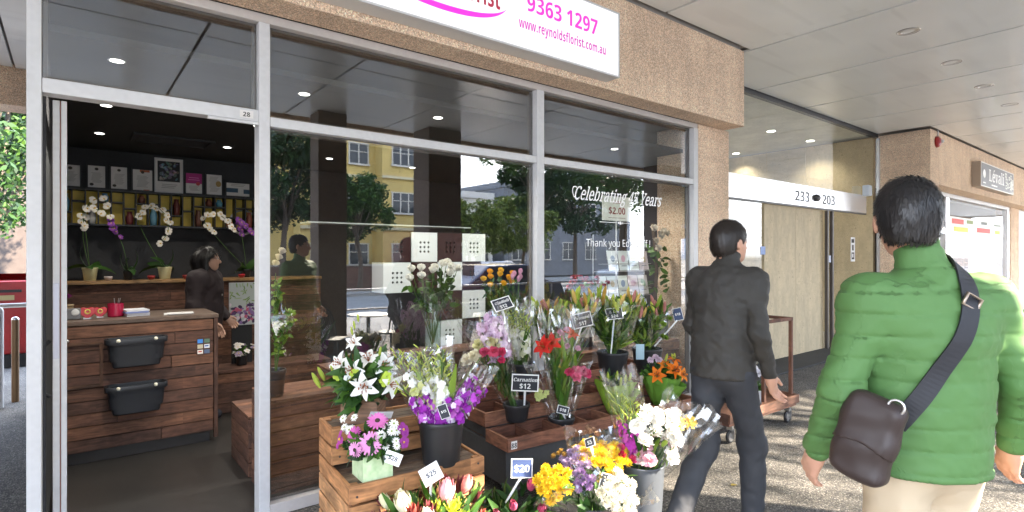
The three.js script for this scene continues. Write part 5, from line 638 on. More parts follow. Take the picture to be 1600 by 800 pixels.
// lily buds
const budBunch = (name, label, pos, h, r, n, wid, top, seed) => { const t = potted(name, label, pos, h, r), b = V(0, h * 0.6, 0); const tops = [];
  for (let i = 0; i < n; i++) { const p = V(-wid + 2 * wid * ((i * 0.618) % 1) + rr(-0.03, 0.03), top * rr(0.72, 1.0), rr(-0.08, 0.1)); tops.push(p); for (let k = 0; k < 3; k++) blossom(t, 'bud', [0xaabb45, 0xc6c95a, 0xb08a3a, 0x8ba03a, 0xd0b060, 0xb87a70][Math.floor(rr(0, 6))], rr(0.085, 0.13), jit(p, 0.035), V(rr(-0.5, 0.5), 1, rr(-0.3, 0.5)), null, 'bud'); }
  stems(t, b, tops, 0.0035); leaves(t, [...Array(n * 20)].map(() => { const p = b.clone().lerp(pick(tops), rr(0.25, 0.98)); return [p, V(rr(-0.9, 0.9), 0.9, rr(-0.8, 0.8)), rr(0.09, 0.17), 0.016, 0.9]; }), [...mLeaf.slice(2), ...mLeafPale]); cello(t, V(0, h * 0.8, 0), V(0, top * 0.98, 0), r * 0.7, wid * 1.25, seed); return t; };
budBunch('lily_bud_bunch', 'wide bunch of yellow green lily buds by the window post', [3.09, 0.57, 0.34], 0.2, 0.12, 22, 0.24, 0.68, 51);
budBunch('lily_bud_bunch', 'dense lily bud bunch in the middle black bucket', [3.62, 0.57, 0.40], 0.22, 0.13, 20, 0.2, 0.66, 52);
{ const t = budBunch('lily_bud_bunch', 'lily bud and green chrysanthemum bunch in right black bucket', [4.02, 0.565, 0.45], 0.22, 0.13, 15, 0.18, 0.58, 53); for (let i = 0; i < 7; i++) blossom(t, 'mum', 0x7c9a2e, 0.08, V(rr(0.02, 0.16), rr(0.3, 0.5), rr(0.04, 0.12)), V(rr(-0.2, 0.6), 0.6, 0.8)); }
chalkTag('chalk tag tilted left in front of wide lily buds', [['Oriental', 48, 0.34, 1], ['$17', 62, 0.72]], 0.165, 0.115, [3.13, 1.10, 0.52], [3.06, 0.80, 0.46], FT + 0.2, -0.15, 0.2);
chalkTag('chalk tag tilted right on the middle black bucket', [['Lilies', 54, 0.34, 1], ['$24', 66, 0.72]], 0.14, 0.10, [3.55, 1.12, 0.48], [3.52, 0.79, 0.47], FT - 0.1, -0.4, 0.12);
chalkTag('narrow chalk tag leaning out from the right black bucket', [['$18', 92, 0.5]], 0.085, 0.115, [4.33, 1.07, 0.55], [4.06, 0.80, 0.50], FT - 0.35, -0.1, 0.25, '#3c4a6a');
tagged('care_card', bx(0.07, 0.13, 0.004, 0, 0, 0), M({ color: lin(0.36, 0.5, 0.55), roughness: 0.5 }), 'pale blue care card hanging between the black buckets', 'card', [3.78, 0.79, 0.565], FT);
// green paper wrapped bunches
const mGreenPaper = [M({ color: 0x7c9c30, roughness: 0.6 }), M({ color: 0x648f30, roughness: 0.6 })];
const wrapped = (label, pos, r, h, seed, mat) => { const t = thing('paper_bunch', label, 'flowers', pos, FT); cello(t, V(0, 0, 0), V(0, h, 0.01), r * 0.38, r, seed, mat, 'paper_wrap', 0.85, 0.16); cello(t, V(0, 0.01, 0.01), V(0.03, h * 0.8, 0.03), r * 0.4, r * 1.02, seed + 1, mat, 'paper_wrap', 0.85, 0.18); return t; };
{ const t = wrapped('green paper bunch of closed lily buds on front tray', [3.30, 0.39, 0.71], 0.145, 0.25, 61, mGreenPaper[0]); const P = [[-0.06, 0.3, 0.05], [0, 0.31, 0.07], [0.06, 0.28, 0.06], [0.1, 0.29, 0.02], [-0.1, 0.27, 0.0], [0.02, 0.27, 0.1]].map(a => V(...a)); P.forEach(p => blossom(t, 'bud', 0xa8b544, 0.085, p.setY(p.y - 0.05), V(p.x * 2, 1, 0.2), null, 'bud')); leaves(t, [...Array(50)].map(() => [V(rr(-0.09, 0.09), rr(0.12, 0.24), rr(-0.06, 0.08)), V(rr(-0.8, 0.8), 1, rr(-0.5, 0.8)), rr(0.08, 0.14), 0.018, 0.9]), mLeaf); }
{ const t = wrapped('green paper bunch of orange lilies on front tray', [3.80, 0.385, 0.76], 0.165, 0.25, 63, mGreenPaper[1]);
  for (const [x, y, z, s, d] of [[-0.06, 0.26, 0.12, 0.15, [-0.3, 0.4, 1]], [0.08, 0.29, 0.08, 0.17, [0.3, 0.5, 1]], [0.02, 0.31, 0.04, 0.15, [0, 0.9, 0.5]], [0.13, 0.26, 0.1, 0.14, [0.7, 0.4, 0.8]], [0.1, 0.35, 0.02, 0.13, [0.3, 1, 0.3]]]) blossom(t, 'lily', [0xe87818, 0xf08a1c, 0xdd6a14][Math.floor(rr(0, 3))], s, V(x, y, z), V(...d), 'brown');
  for (const [x, y] of [[-0.09, 0.36], [-0.05, 0.38], [-0.02, 0.36]]) blossom(t, 'carnation', 0xe0ccd8, 0.075, V(x, y, 0.02), V(x, 1, 0.5)); for (let i = 0; i < 4; i++) blossom(t, 'bud', 0xb4bb48, 0.08, V(rr(0, 0.12), 0.34, 0), V(rr(-0.4, 0.5), 1, 0), null, 'bud'); leaves(t, [...Array(60)].map(() => [V(rr(-0.1, 0.12), rr(0.14, 0.28), rr(-0.06, 0.08)), V(rr(-0.8, 0.8), 1, rr(-0.5, 0.8)), rr(0.08, 0.14), 0.018, 0.9]), mLeaf); }
// ================================================================ second cart by the entrance
{ const t = thing('timber_cart', 'low timber plant cart with tall handle frame by entrance', 'cart', [4.35, 0, 0.60], -0.02);
  part('deck', span(0, 1.15, 0.16, 0.19, 0.0, 0.45, 0.003), pick(mDeck), t); part('front_board', span(-0.02, 1.17, 0.19, 0.27, 0.45, 0.47, 0.003), pick(mDeck), t); part('back_board', span(-0.02, 1.17, 0.19, 0.27, -0.02, 0.0, 0.003), pick(mDeck), t); part('end_board', span(1.15, 1.17, 0.19, 0.27, 0.0, 0.45, 0.003), pick(mDeck), t); part('end_board', span(-0.02, 0.0, 0.19, 0.27, 0.0, 0.45, 0.003), pick(mDeck), t);
  part('handle_frame', merge([span(1.1, 1.13, 0.27, 0.98, 0.4, 0.43), span(1.1, 1.13, 0.27, 0.98, 0.02, 0.05), span(1.1, 1.13, 0.98, 1.01, 0.02, 0.43)]), woodMat(0.24, 0.1, 0.06), t); part('handle_frame', merge([span(0.6, 1.1, 0.98, 1.01, 0.4, 0.43), span(0.6, 0.63, 0.27, 0.98, 0.4, 0.43)]), woodMat(0.24, 0.1, 0.06), t);
  for (const x of [0.08, 1.06]) for (const z of [0.04, 0.41]) { const c = part('castor', merge([bx(0.03, 0.05, 0.05, x, 0.14, z), bx(0.004, 0.09, 0.04, x, 0.09, z + 0.018)]), mSteel, t); part('wheel', new THREE.TorusGeometry(0.046, 0.014, 8, 22).translate(x, 0.06, z), mBlack, c); part('hub', new THREE.CylinderGeometry(0.034, 0.034, 0.018, 16).rotateX(PI / 2).translate(x, 0.06, z), mSteel, c); }
  const p = thing('white_pot_plant', 'white pot with white bloom standing on the timber cart', 'plant', [5.12, 0.192, 0.84], FT); part('pot', lathe([[0, 0], [0.07, 0], [0.1, 0.13], [0.1, 0.14], [0.09, 0.14], [0, 0.03]], 24), mPaint, p); leaves(p, [...Array(40)].map(() => [V(0, 0.13, 0), V(rr(-1, 1), rr(0.2, 0.8), rr(-1, 1)), rr(0.08, 0.15), 0.03]), mLeaf); for (let i = 0; i < 4; i++) blossom(p, 'carnation', 0xf0eef2, 0.1, V(rr(-0.03, 0.08), rr(0.27, 0.35), 0.03), V(0, 1, 0.6)); part('stake', rod([-0.05, 0.1, 0.02], [-0.13, 0.45, 0.02], 0.006, 6), mPaint, p);
}
// ================================================================ street side: columns, cafe set, railing, buildings, trees
const COLZ = 5.5;
{ const mc = M({ color: lin(0.16, 0.115, 0.085), map: TX.dirt, roughness: 0.7 });
  const a = thing('street_column', 'slim dark brown column at the pavement edge', 'column', [3.38, 0, COLZ]); part('shaft', span(-0.24, 0.24, 0.12, SY - 0.002, -0.2, 0.2, 0.02), mc, a); part('plinth', span(-0.28, 0.28, 0, 0.118, -0.24, 0.24, 0.01), mc, a);
  const b = thing('street_column', 'broad dark brown column at the pavement edge', 'column', [5.47, 0, COLZ]); part('shaft', span(-0.35, 0.35, 0.12, SY - 0.002, -0.3, 0.3, 0.02), mc, b); part('plinth', span(-0.39, 0.39, 0, 0.118, -0.34, 0.34, 0.01), mc, b);
  const c = thing('street_column', 'distant dark brown column reflected beside the far pier', 'column', [12.4, 0, COLZ]); part('shaft', span(-0.42, 0.42, 0.12, SY - 0.002, -0.3, 0.3, 0.02), mc, c); part('plinth', span(-0.46, 0.46, 0, 0.118, -0.34, 0.34, 0.01), mc, c); }
{ const mk = M({ color: lin(0.045, 0.05, 0.045), roughness: 0.5 });
  const chair = (label, x, z, ry) => { const t = thing('windsor_chair', label, 'chair', [x, 0, z], ry, 'cafe chairs on the pavement'); part('seat', lathe([[0, 0.40], [0.19, 0.395], [0.2, 0.41], [0.19, 0.42], [0, 0.41]], 24), mk, t);
    for (const [sx, sz] of [[-1, -1], [1, -1], [-1, 1], [1, 1]]) part('leg', rod([sx * 0.2, 0, sz * 0.2], [sx * 0.12, 0.4, sz * 0.12], 0.014, 8, 0.018), mk, t);
    const hoop = [[-0.18, 0.41, -0.14], [-0.2, 0.62, -0.2], [-0.14, 0.79, -0.24], [0, 0.83, -0.25], [0.14, 0.79, -0.24], [0.2, 0.62, -0.2], [0.18, 0.41, -0.14]]; part('back_hoop', tube(hoop, 0.013, 36, 8), mk, t); for (let i = -3; i <= 3; i++) part('spindle', rod([i * 0.042, 0.41, -0.15], [i * 0.052, 0.82 - i * i * 0.008, -0.245], 0.008, 6), mk, t); };
  chair('dark hoop backed cafe chair at left of the round table', 3.0, 4.15, 2.6); chair('dark hoop backed cafe chair at right of the round table', 3.95, 4.35, -1.9);
  const t = thing('cafe_table', 'round pale metal cafe table between the chairs', 'table', [3.55, 0, 4.3]); part('table_top', lathe([[0, 0.70], [0.3, 0.70], [0.305, 0.71], [0.3, 0.72], [0, 0.72]], 32), mSteel, t); part('pedestal', rod([0, 0.02, 0], [0, 0.7, 0], 0.03), mk, t); part('foot', lathe([[0, 0], [0.2, 0], [0.19, 0.02], [0, 0.03]], 24), mk, t); }
{ const t = thing('kerb_railing', 'pale steel handrail along the kerb', 'railing', [0, 0, 7.25]); part('top_rail', rod([-2, 0.9, 0], [16, 0.9, 0], 0.028, 10), mPaint, t); part('mid_rail', rod([-2, 0.5, 0], [16, 0.5, 0], 0.018, 8), mPaintGrey, t); for (let i = 0; i < 10; i++) part('rail_post', rod([-2 + i * 2, 0, 0], [-2 + i * 2, 0.89, 0], 0.022, 8), mPaintGrey, t); }
const mBWin = M({ color: lin(0.03, 0.04, 0.05), roughness: 0.08 }), mBFrame = M({ color: lin(0.6, 0.58, 0.52), roughness: 0.6 });
const winPart = (t, x, y, w, h, z, mull = 3, fm = mBFrame) => { const f = part('window_frame', merge([span(x - w / 2 - 0.07, x + w / 2 + 0.07, y + h / 2, y + h / 2 + 0.07, z - 0.06, z), span(x - w / 2 - 0.07, x + w / 2 + 0.07, y - h / 2 - 0.1, y - h / 2, z - 0.12, z), ...[...Array(mull + 1)].map((_, i) => span(x - w / 2 + i * w / mull - 0.035, x - w / 2 + i * w / mull + 0.035, y - h / 2, y + h / 2, z - 0.05, z)), span(x - w / 2, x + w / 2, y + 0.1, y + 0.14, z - 0.045, z)]), fm, t); part('glass', span(x - w / 2, x + w / 2, y - h / 2, y + h / 2, z - 0.02, z - 0.002), mBWin, f); };
{ const my = M({ map: TX.yellow, roughness: 0.85 }), t = thing('yellow_building', 'three storey ochre yellow apartment house across the street', 'building'), z = 26;
  part('wall', span(9.4, 13.6, -0.2, 8.9, z, z + 9), my, t); part('projecting_bay', span(13.6, 16.3, -0.2, 8.5, z - 0.9, z + 8), my, t); part('wing', span(7.6, 9.4, -0.2, 7.6, z + 1.2, z + 9), my, t);
  const cream = M({ color: lin(0.62, 0.55, 0.36), roughness: 0.8 }); part('cornice', span(9.1, 13.62, 8.9, 9.25, z - 0.6, z + 9), cream, t); part('cornice', span(13.4, 16.6, 8.5, 8.9, z - 1.4, z + 8), cream, t); for (const y of [3.05, 5.95]) { part('string_course', span(9.4, 13.58, y, y + 0.16, z - 0.12, z), cream, t); part('string_course', span(13.58, 16.35, y, y + 0.16, z - 1.02, z - 0.9), cream, t); }
  for (const y of [1.7, 4.6, 7.3]) { winPart(t, 14.95, y, 1.5, 1.1, z - 0.901); winPart(t, 12.6, y, 1.1, 1.1, z - 0.001, 2); winPart(t, 10.6, y, 1.3, 1.1, z - 0.001); } for (const x of [13.9, 14.4, 15.5, 16.0]) part('bracket', span(x - 0.1, x + 0.1, 8.2, 8.5, z - 1.25, z - 0.9), cream, t);
  part('roof', new THREE.ConeGeometry(6.2, 2.0, 4).rotateY(PI / 4).scale(1, 1, 1).translate(12.6, 10.1, z + 4.4), M({ color: lin(0.2, 0.08, 0.05), roughness: 0.9 }), t); }
const block = (name, label, x0, x1, h, z, col, nx, ny, ww, wh) => { const t = thing(name, label, 'building'); part('wall', span(x0, x1, -0.2, h, z, z + 10), M({ color: lin(...col), map: TX.dirt, roughness: 0.85 }), t); part('parapet', span(x0 - 0.1, x1 + 0.1, h, h + 0.5, z - 0.15, z + 10), M({ color: lin(col[0] * 0.9, col[1] * 0.9, col[2] * 0.9), roughness: 0.85 }), t); for (let j = 0; j < ny; j++) for (let i = 0; i < nx; i++) winPart(t, x0 + (i + 0.5) * (x1 - x0) / nx, (j + 0.55) * h / ny, ww, wh, z - 0.002, 2); return t; };
block('apartment_block', 'tall pale grey apartment block behind the dark street trees', 0.5, 11.6, 15, 38, [0.42, 0.46, 0.52], 5, 5, 1.3, 1.6);
block('grey_block', 'distant grey flat roofed apartment block seen between branches', 60, 79, 14.5, 62, [0.30, 0.32, 0.37], 6, 4, 1.6, 1.5);
block('white_house', 'low white house behind the sunlit hedge trees', 20.5, 27, 6.2, 33, [0.7, 0.69, 0.66], 3, 2, 1.3, 1.4);
block('grey_terrace', 'dark grey rendered terrace further along the far pavement', 29, 44, 7.5, 34, [0.2, 0.215, 0.24], 5, 2, 1.4, 1.5);
block('office_tower', 'tallest pale blue tower on the far skyline', 250, 262, 44, 160, [0.45, 0.55, 0.68], 3, 8, 2.5, 3);
block('office_tower', 'lower pale blue tower left of the tallest one', 232, 244, 28, 170, [0.45, 0.53, 0.64], 3, 5, 2.5, 3);
block('corner_shop_terrace', 'cream rendered terrace at far left across the street', -24, -2, 8, 28, [0.5, 0.46, 0.38], 7, 2, 1.4, 1.6);
{ const w = thing('garden_wall', 'low dark brick garden wall before the yellow building', 'wall'); part('wall_run', span(2, 19, -0.05, 1.1, 22.6, 22.9), M({ color: lin(0.16, 0.09, 0.07), map: TX.dirt, roughness: 0.9 }), w); part('coping', span(1.95, 19.05, 1.1, 1.18, 22.55, 22.95), M({ color: lin(0.35, 0.33, 0.3), roughness: 0.9 }), w); }
// trees: tapered trunk, limbs, crown of leaf faces gathered in clumps
function tree(label, x, z, H, R, crownY, n, leaf, tones, seed, y0 = 0, name = 'street_tree', holes = 0) {
  const r = RNG(seed), t = thing(name, label, 'tree', [x, y0, z]); const q = (a, b) => a + (b - a) * r();
  const bark = M({ color: lin(0.11, 0.085, 0.065), map: TX.dirt, roughness: 0.95 }); const tr = H * 0.014 + 0.03;
  const trunkTop = V(q(-0.3, 0.3), crownY * 0.82, q(-0.3, 0.3));
  part('trunk', (() => { const g = new THREE.TubeGeometry(new THREE.CatmullRomCurve3([V(0, -0.1, 0), V(q(-0.1, 0.1), crownY * 0.4, q(-0.1, 0.1)), trunkTop]), 10, tr, 9); const p = g.attributes.position; for (let i = 0; i < p.count; i++) { const f = 1.25 - 0.55 * Math.max(0, p.getY(i)) / (crownY * 0.82); const cx = 0, cz = 0; p.setX(i, cx + (p.getX(i) - cx) * f); p.setZ(i, cz + (p.getZ(i) - cz) * f); } g.computeVertexNormals(); return g; })(), bark, t);
  const clumps = []; const nc = Math.round(16 + R * 6);
  for (let i = 0; i < nc; i++) { const a = i * 2.399, v = q(-0.75, 1), rad = Math.sqrt(Math.max(0.05, 1 - v * v)) * q(0.45, 1); clumps.push([V(Math.cos(a) * rad * R, crownY + v * (H - crownY) * 0.75 + (H - crownY) * 0.2, Math.sin(a) * rad * R), q(0.22, 0.42) * Math.min(R, 2.4)]); }
  const limbs = []; for (let i = 0; i < Math.min(nc, 14); i++) { const c = clumps[i][0], m = trunkTop.clone().lerp(c, 0.5).add(V(q(-0.2, 0.2), 0.25, q(-0.2, 0.2))); limbs.push(tube([trunkTop.clone().setY(trunkTop.y - q(0, 0.8)), m, c], tr * q(0.2, 0.42), 8, 6)); } part('limbs', merge(limbs), bark, t);
  const per = tones.map(() => ({ p: [], n: [], u: [] }));
  for (let i = 0; i < n; i++) { const [c, cr] = clumps[Math.floor(r() * nc)]; const d = V(q(-1, 1), q(-1, 1), q(-1, 1)).normalize().multiplyScalar(cr * Math.pow(r(), 0.45)); const p = c.clone().add(d); const a = V(q(-1, 1), q(-1, 1), q(-1, 1)).normalize(), b = V(q(-1, 1), q(-0.6, 0.6), q(-1, 1)).cross(a).normalize(), s = leaf * q(0.7, 1.4), o = per[Math.floor(r() * tones.length)];
    const A = p.clone().addScaledVector(a, s), B = p.clone().addScaledVector(b, s * 0.45), C = p.clone().addScaledVector(a, -s), D = p.clone().addScaledVector(b, -s * 0.45), nn = a.clone().cross(b).normalize(); for (const k of [A, B, C, A, C, D]) { o.p.push(k.x, k.y, k.z); o.n.push(nn.x, nn.y, nn.z); o.u.push(0, 0); } }
  per.forEach((o, i) => { if (!o.p.length) return; const g = new THREE.BufferGeometry(); g.setAttribute('position', new THREE.Float32BufferAttribute(o.p, 3)); g.setAttribute('normal', new THREE.Float32BufferAttribute(o.n, 3)); g.setAttribute('uv', new THREE.Float32BufferAttribute(o.u, 2)); part('crown', g, tones[i], t).userData.kind = 'stuff'; });
  return t;
}
const lt = hs => hs.map(c => MP({ color: c, roughness: 0.6, transmission: 0.3, thickness: 0, ior: 1.3 }));
const T1 = lt([0x3a5a22, 0x2f4c1e, 0x4c6b28]), T2 = lt([0x586c28, 0x68782e, 0x4a6024, 0x7a8636]), T3 = lt([0x24401f, 0x2d4a22, 0x1c341a]);
tree('plane tree by the kerb shading the pavement display', 11.8, 9.9, 10.5, 3.3, 6.4, 9000, 0.085, T1, 101);
tree('plane tree further along the kerb near the entrance', 15.2, 9.2, 8.5, 3.0, 4.9, 6500, 0.09, T1, 102);
tree('plane tree at the kerb left of the cafe table', 1.0, 9.2, 9.5, 3.0, 6.0, 6000, 0.09, T1, 103);
tree('dark overhanging tree seen to the right of the broad column', 16.4, 15.2, 7.4, 1.9, 4.9, 7000, 0.1, T3, 113);
tree('tall dark street tree before the pale grey block', 6.9, 20.5, 7.0, 2.2, 4.2, 9000, 0.12, T3, 104);
tree('rounded flowering tree before the yellow building', 10.6, 21.2, 5.2, 1.5, 3.2, 6000, 0.1, T1, 105);
tree('sunlit yellow green tree before the white house', 17.6, 22.2, 5.0, 1.9, 2.9, 8000, 0.11, T2, 106);
tree('second sunlit yellow green tree beside the white house', 21.6, 22.6, 5.2, 2.0, 3.0, 8000, 0.11, T2, 107);
tree('dark broad tree behind the sunlit hedge trees', 27.5, 24, 8.5, 3.2, 5, 9000, 0.14, T3, 108);
tree('dark tree far along the street', 45, 26, 9, 3.6, 5, 9000, 0.16, T3, 109);
tree('large tree on the far pavement at left', -8, 21, 9, 3.4, 5, 9000, 0.14, T1, 110);
// ---------------- parked cars
function car(label, x, z, ry, col, body = 'parked_car') { const t = thing(body, label, 'car', [x, -0.13, z], ry, 'cars parked in the street');
  const prof = [[-2.1, 0.32], [-2.12, 0.72], [-1.95, 0.88], [-1.2, 0.95], [-0.55, 1.42], [0.75, 1.45], [1.45, 1.0], [2.0, 0.9], [2.12, 0.66], [2.1, 0.32]]; const s = new THREE.Shape(); prof.forEach((p, i) => i ? s.lineTo(...p) : s.moveTo(...p)); s.lineTo(1.72, 0.32); s.absarc(1.35, 0.32, 0.37, 0, PI, false); s.lineTo(-0.98, 0.32); s.absarc(-1.35, 0.32, 0.37, 0, PI, false); s.closePath();
  const g = new THREE.ExtrudeGeometry(s, { depth: 1.5, bevelEnabled: true, bevelThickness: 0.1, bevelSize: 0.06, bevelSegments: 3 }).translate(0, 0, -0.75); part('body', g, MP({ color: col, roughness: 0.35, clearcoat: 1, clearcoatRoughness: 0.05 }), t);
  for (const sz of [-1, 1]) { const w = new THREE.Shape(); w.moveTo(-1.05, 1.0); w.lineTo(-0.5, 1.36); w.lineTo(0.1, 1.38); w.lineTo(0.1, 1.0); w.closePath(); part('side_window', new THREE.ExtrudeGeometry(w, { depth: 0.01, bevelEnabled: false }).translate(0, 0, sz * 0.855), mBWin, t); const w2 = new THREE.Shape(); w2.moveTo(0.18, 1.0); w2.lineTo(0.18, 1.38); w2.lineTo(0.72, 1.37); w2.lineTo(1.25, 1.02); w2.closePath(); part('side_window', new THREE.ExtrudeGeometry(w2, { depth: 0.01, bevelEnabled: false }).translate(0, 0, sz * 0.855), mBWin, t);
    for (const wx of [-1.35, 1.35]) { const ty = part('wheel', new THREE.TorusGeometry(0.24, 0.085, 10, 26).translate(wx, 0.32, sz * 0.74), mBlack, t); part('rim', new THREE.CylinderGeometry(0.19, 0.19, 0.1, 20).rotateX(PI / 2).translate(wx, 0.32, sz * 0.76), mSteel, ty); } part('headlight', bx(0.08, 0.12, 0.3, -2.13, 0.7, sz * 0.55, 0.03), M({ color: lin(0.8, 0.8, 0.8), roughness: 0.1 }), t); part('tail_light', bx(0.06, 0.14, 0.26, 2.14, 0.74, sz * 0.58, 0.03), M({ color: lin(0.4, 0.01, 0.01), roughness: 0.2 }), t); }
  part('windscreen', bx(0.02, 0.6, 1.3, -0.93, 1.19, 0).translate(0, 0, 0), mBWin, t).rotation.z = 0; return t; }
car('white hatchback parked across the street', 15.6, 17.8, 0, lin(0.75, 0.75, 0.75)); car('dark blue hatchback parked by the near kerb', 9.2, 9.0, 0, lin(0.02, 0.035, 0.09)); car('silver hatchback parked further down the street', 26, 17.8, 0, lin(0.4, 0.41, 0.42));
// ================================================================ left edge: passage beside the shop
{ const t = thing('post_box', 'red street post box seen past the left window post', 'post box', [-0.75, 0, -7.35]); const rd = M({ color: lin(0.42, 0.018, 0.02), map: TX.dirt, roughness: 0.35 }); part('box_body', bx(0.72, 1.05, 0.5, 0, 0.72, 0, 0.03), rd, t); part('rounded_top', new THREE.CylinderGeometry(0.25, 0.25, 0.72, 24, 1, false, 0, PI).rotateZ(PI / 2).rotateX(-PI / 2).scale(1, 0.4, 1).translate(0, 1.245, 0), rd, t); part('plinth', span(-0.32, 0.32, 0, 0.195, -0.22, 0.22, 0.01), mDark, t); part('white_band', span(-0.362, 0.362, 0.86, 0.9, 0.251, 0.258), M({ color: lin(0.7, 0.68, 0.62) }), t); part('slot', span(-0.2, 0.2, 1.08, 1.12, 0.251, 0.262), mBlack, t); part('notice_plate', span(-0.2, 0.12, 0.97, 1.04, 0.251, 0.256), M({ color: lin(0.5, 0.42, 0.2) }), t);
  const b = thing('bollard', 'slim bronze bollard on the paving at far left', 'bollard', [-0.475, 0, -4.6]); part('post', rod([0, 0, 0], [0, 0.9, 0], 0.034, 14), M({ color: lin(0.2, 0.12, 0.06), metalness: 0.4, roughness: 0.4 }), b); part('cap', new THREE.SphereGeometry(0.034, 14, 8).translate(0, 0.9, 0), mSteel, b);
  const c = thing('bollard', 'pale bollard cut by the left picture edge', 'bollard', [-0.60, 0, -4.35]); part('post', rod([0, 0, 0], [0, 1.02, 0], 0.05, 14), mPaint, c); part('cap', new THREE.SphereGeometry(0.05, 14, 8).translate(0, 1.02, 0), mPaint, c);
  const r = thing('passage_rail', 'low pale handrail in front of the post box', 'railing', [0, 0, -6.2]); part('top_rail', rod([-4, 0.96, 0], [0.4, 0.96, 0], 0.022, 8), mPaintGrey, r); for (const x of [-4, -2.5, -1.2, 0.3]) part('rail_post', rod([x, 0, 0], [x, 0.95, 0], 0.02, 8), mPaintGrey, r);
  tree('leafy tree seen past the left window post', -1.6, -13.5, 6.4, 2.6, 3.4, 16000, 0.08, [...T3, ...T1], 111);
  tree('darker tree behind at the left edge', 0.9, -18, 7.5, 3, 4.2, 12000, 0.1, T3, 112);
  tagged('passage_wall', span(-3.5, -3.3, 0, SY - 0.01, -5.8, 1.5), mRender, 'tan rendered wall on the far side of the passage', 'wall');
  block('rear_building', 'brown rendered building closing the passage at left', -16, 9, 6.5, -36, [0.075, 0.055, 0.045], 8, 2, 1.4, 1.6); }
// ---------------- fallen leaves on the paving
{ const r = RNG(71), mats = [0x6b4a22, 0x84602a, 0x55401f, 0x7a6a30].map(c => M({ color: c, roughness: 0.8 })), geo = [0, 1, 2].map(i => leafGeo(0.05 + 0.012 * i, 0.016, 0.25, -0.2)); let n = 0;
  const spots = [[5.9, 2.4, 'nearest the timber cart'], [6.8, 1.6, 'before the entrance doors'], [4.9, 3.0, 'right of the dark walker'], [3.6, 1.5, 'by the trolley wheel'], [7.9, 2.6, 'far along the paving'], [1.0, 1.45, 'in front of the stepped crate'], [4.1, 2.35, 'at the striding foot'], [9.5, 1.4, 'under the far ceiling lights'], [2.9, 1.35, 'beside the grey bucket']];
  for (const [x, z, w] of spots) { const m = tagged('fallen_leaf', geo[n % 3], mats[n % 4], `dry brown fallen leaf on the paving ${w}`, 'leaf', [x, 0.006, z], r() * 6, 'fallen leaves'); m.rotation.x = (r() - 0.5) * 0.2; n++; } }
// ================================================================ people
// signed distance kit: tapered bones joined smoothly, meshed with surface nets
const bone = (a, b, ra, rb) => { const ax = a[0], ay = a[1], az = a[2], dx = b[0] - ax, dy = b[1] - ay, dz = b[2] - az, L = dx * dx + dy * dy + dz * dz; return (x, y, z) => { const px = x - ax, py = y - ay, pz = z - az; let h = (px * dx + py * dy + pz * dz) / L; h = h < 0 ? 0 : h > 1 ? 1 : h; const ex = px - dx * h, ey = py - dy * h, ez = pz - dz * h; return Math.sqrt(ex * ex + ey * ey + ez * ez) - (ra + (rb - ra) * h); }; };
const ell = (c, r) => (x, y, z) => { const a = (x - c[0]) / r[0], b = (y - c[1]) / r[1], d = (z - c[2]) / r[2]; const k0 = Math.sqrt(a * a + b * b + d * d), e = a / r[0], f = b / r[1], g = d / r[2], k1 = Math.sqrt(e * e + f * f + g * g); return k1 < 1e-9 ? -Math.min(...r) : k0 * (k0 - 1) / k1; };
const smin = (a, b, k) => { const h = Math.max(k - Math.abs(a - b), 0) / k; return Math.min(a, b) - h * h * k * 0.25; };
const uni = (k, ...fs) => (x, y, z) => { let d = fs[0](x, y, z); for (let i = 1; i < fs.length; i++) d = smin(d, fs[i](x, y, z), k); return d; };
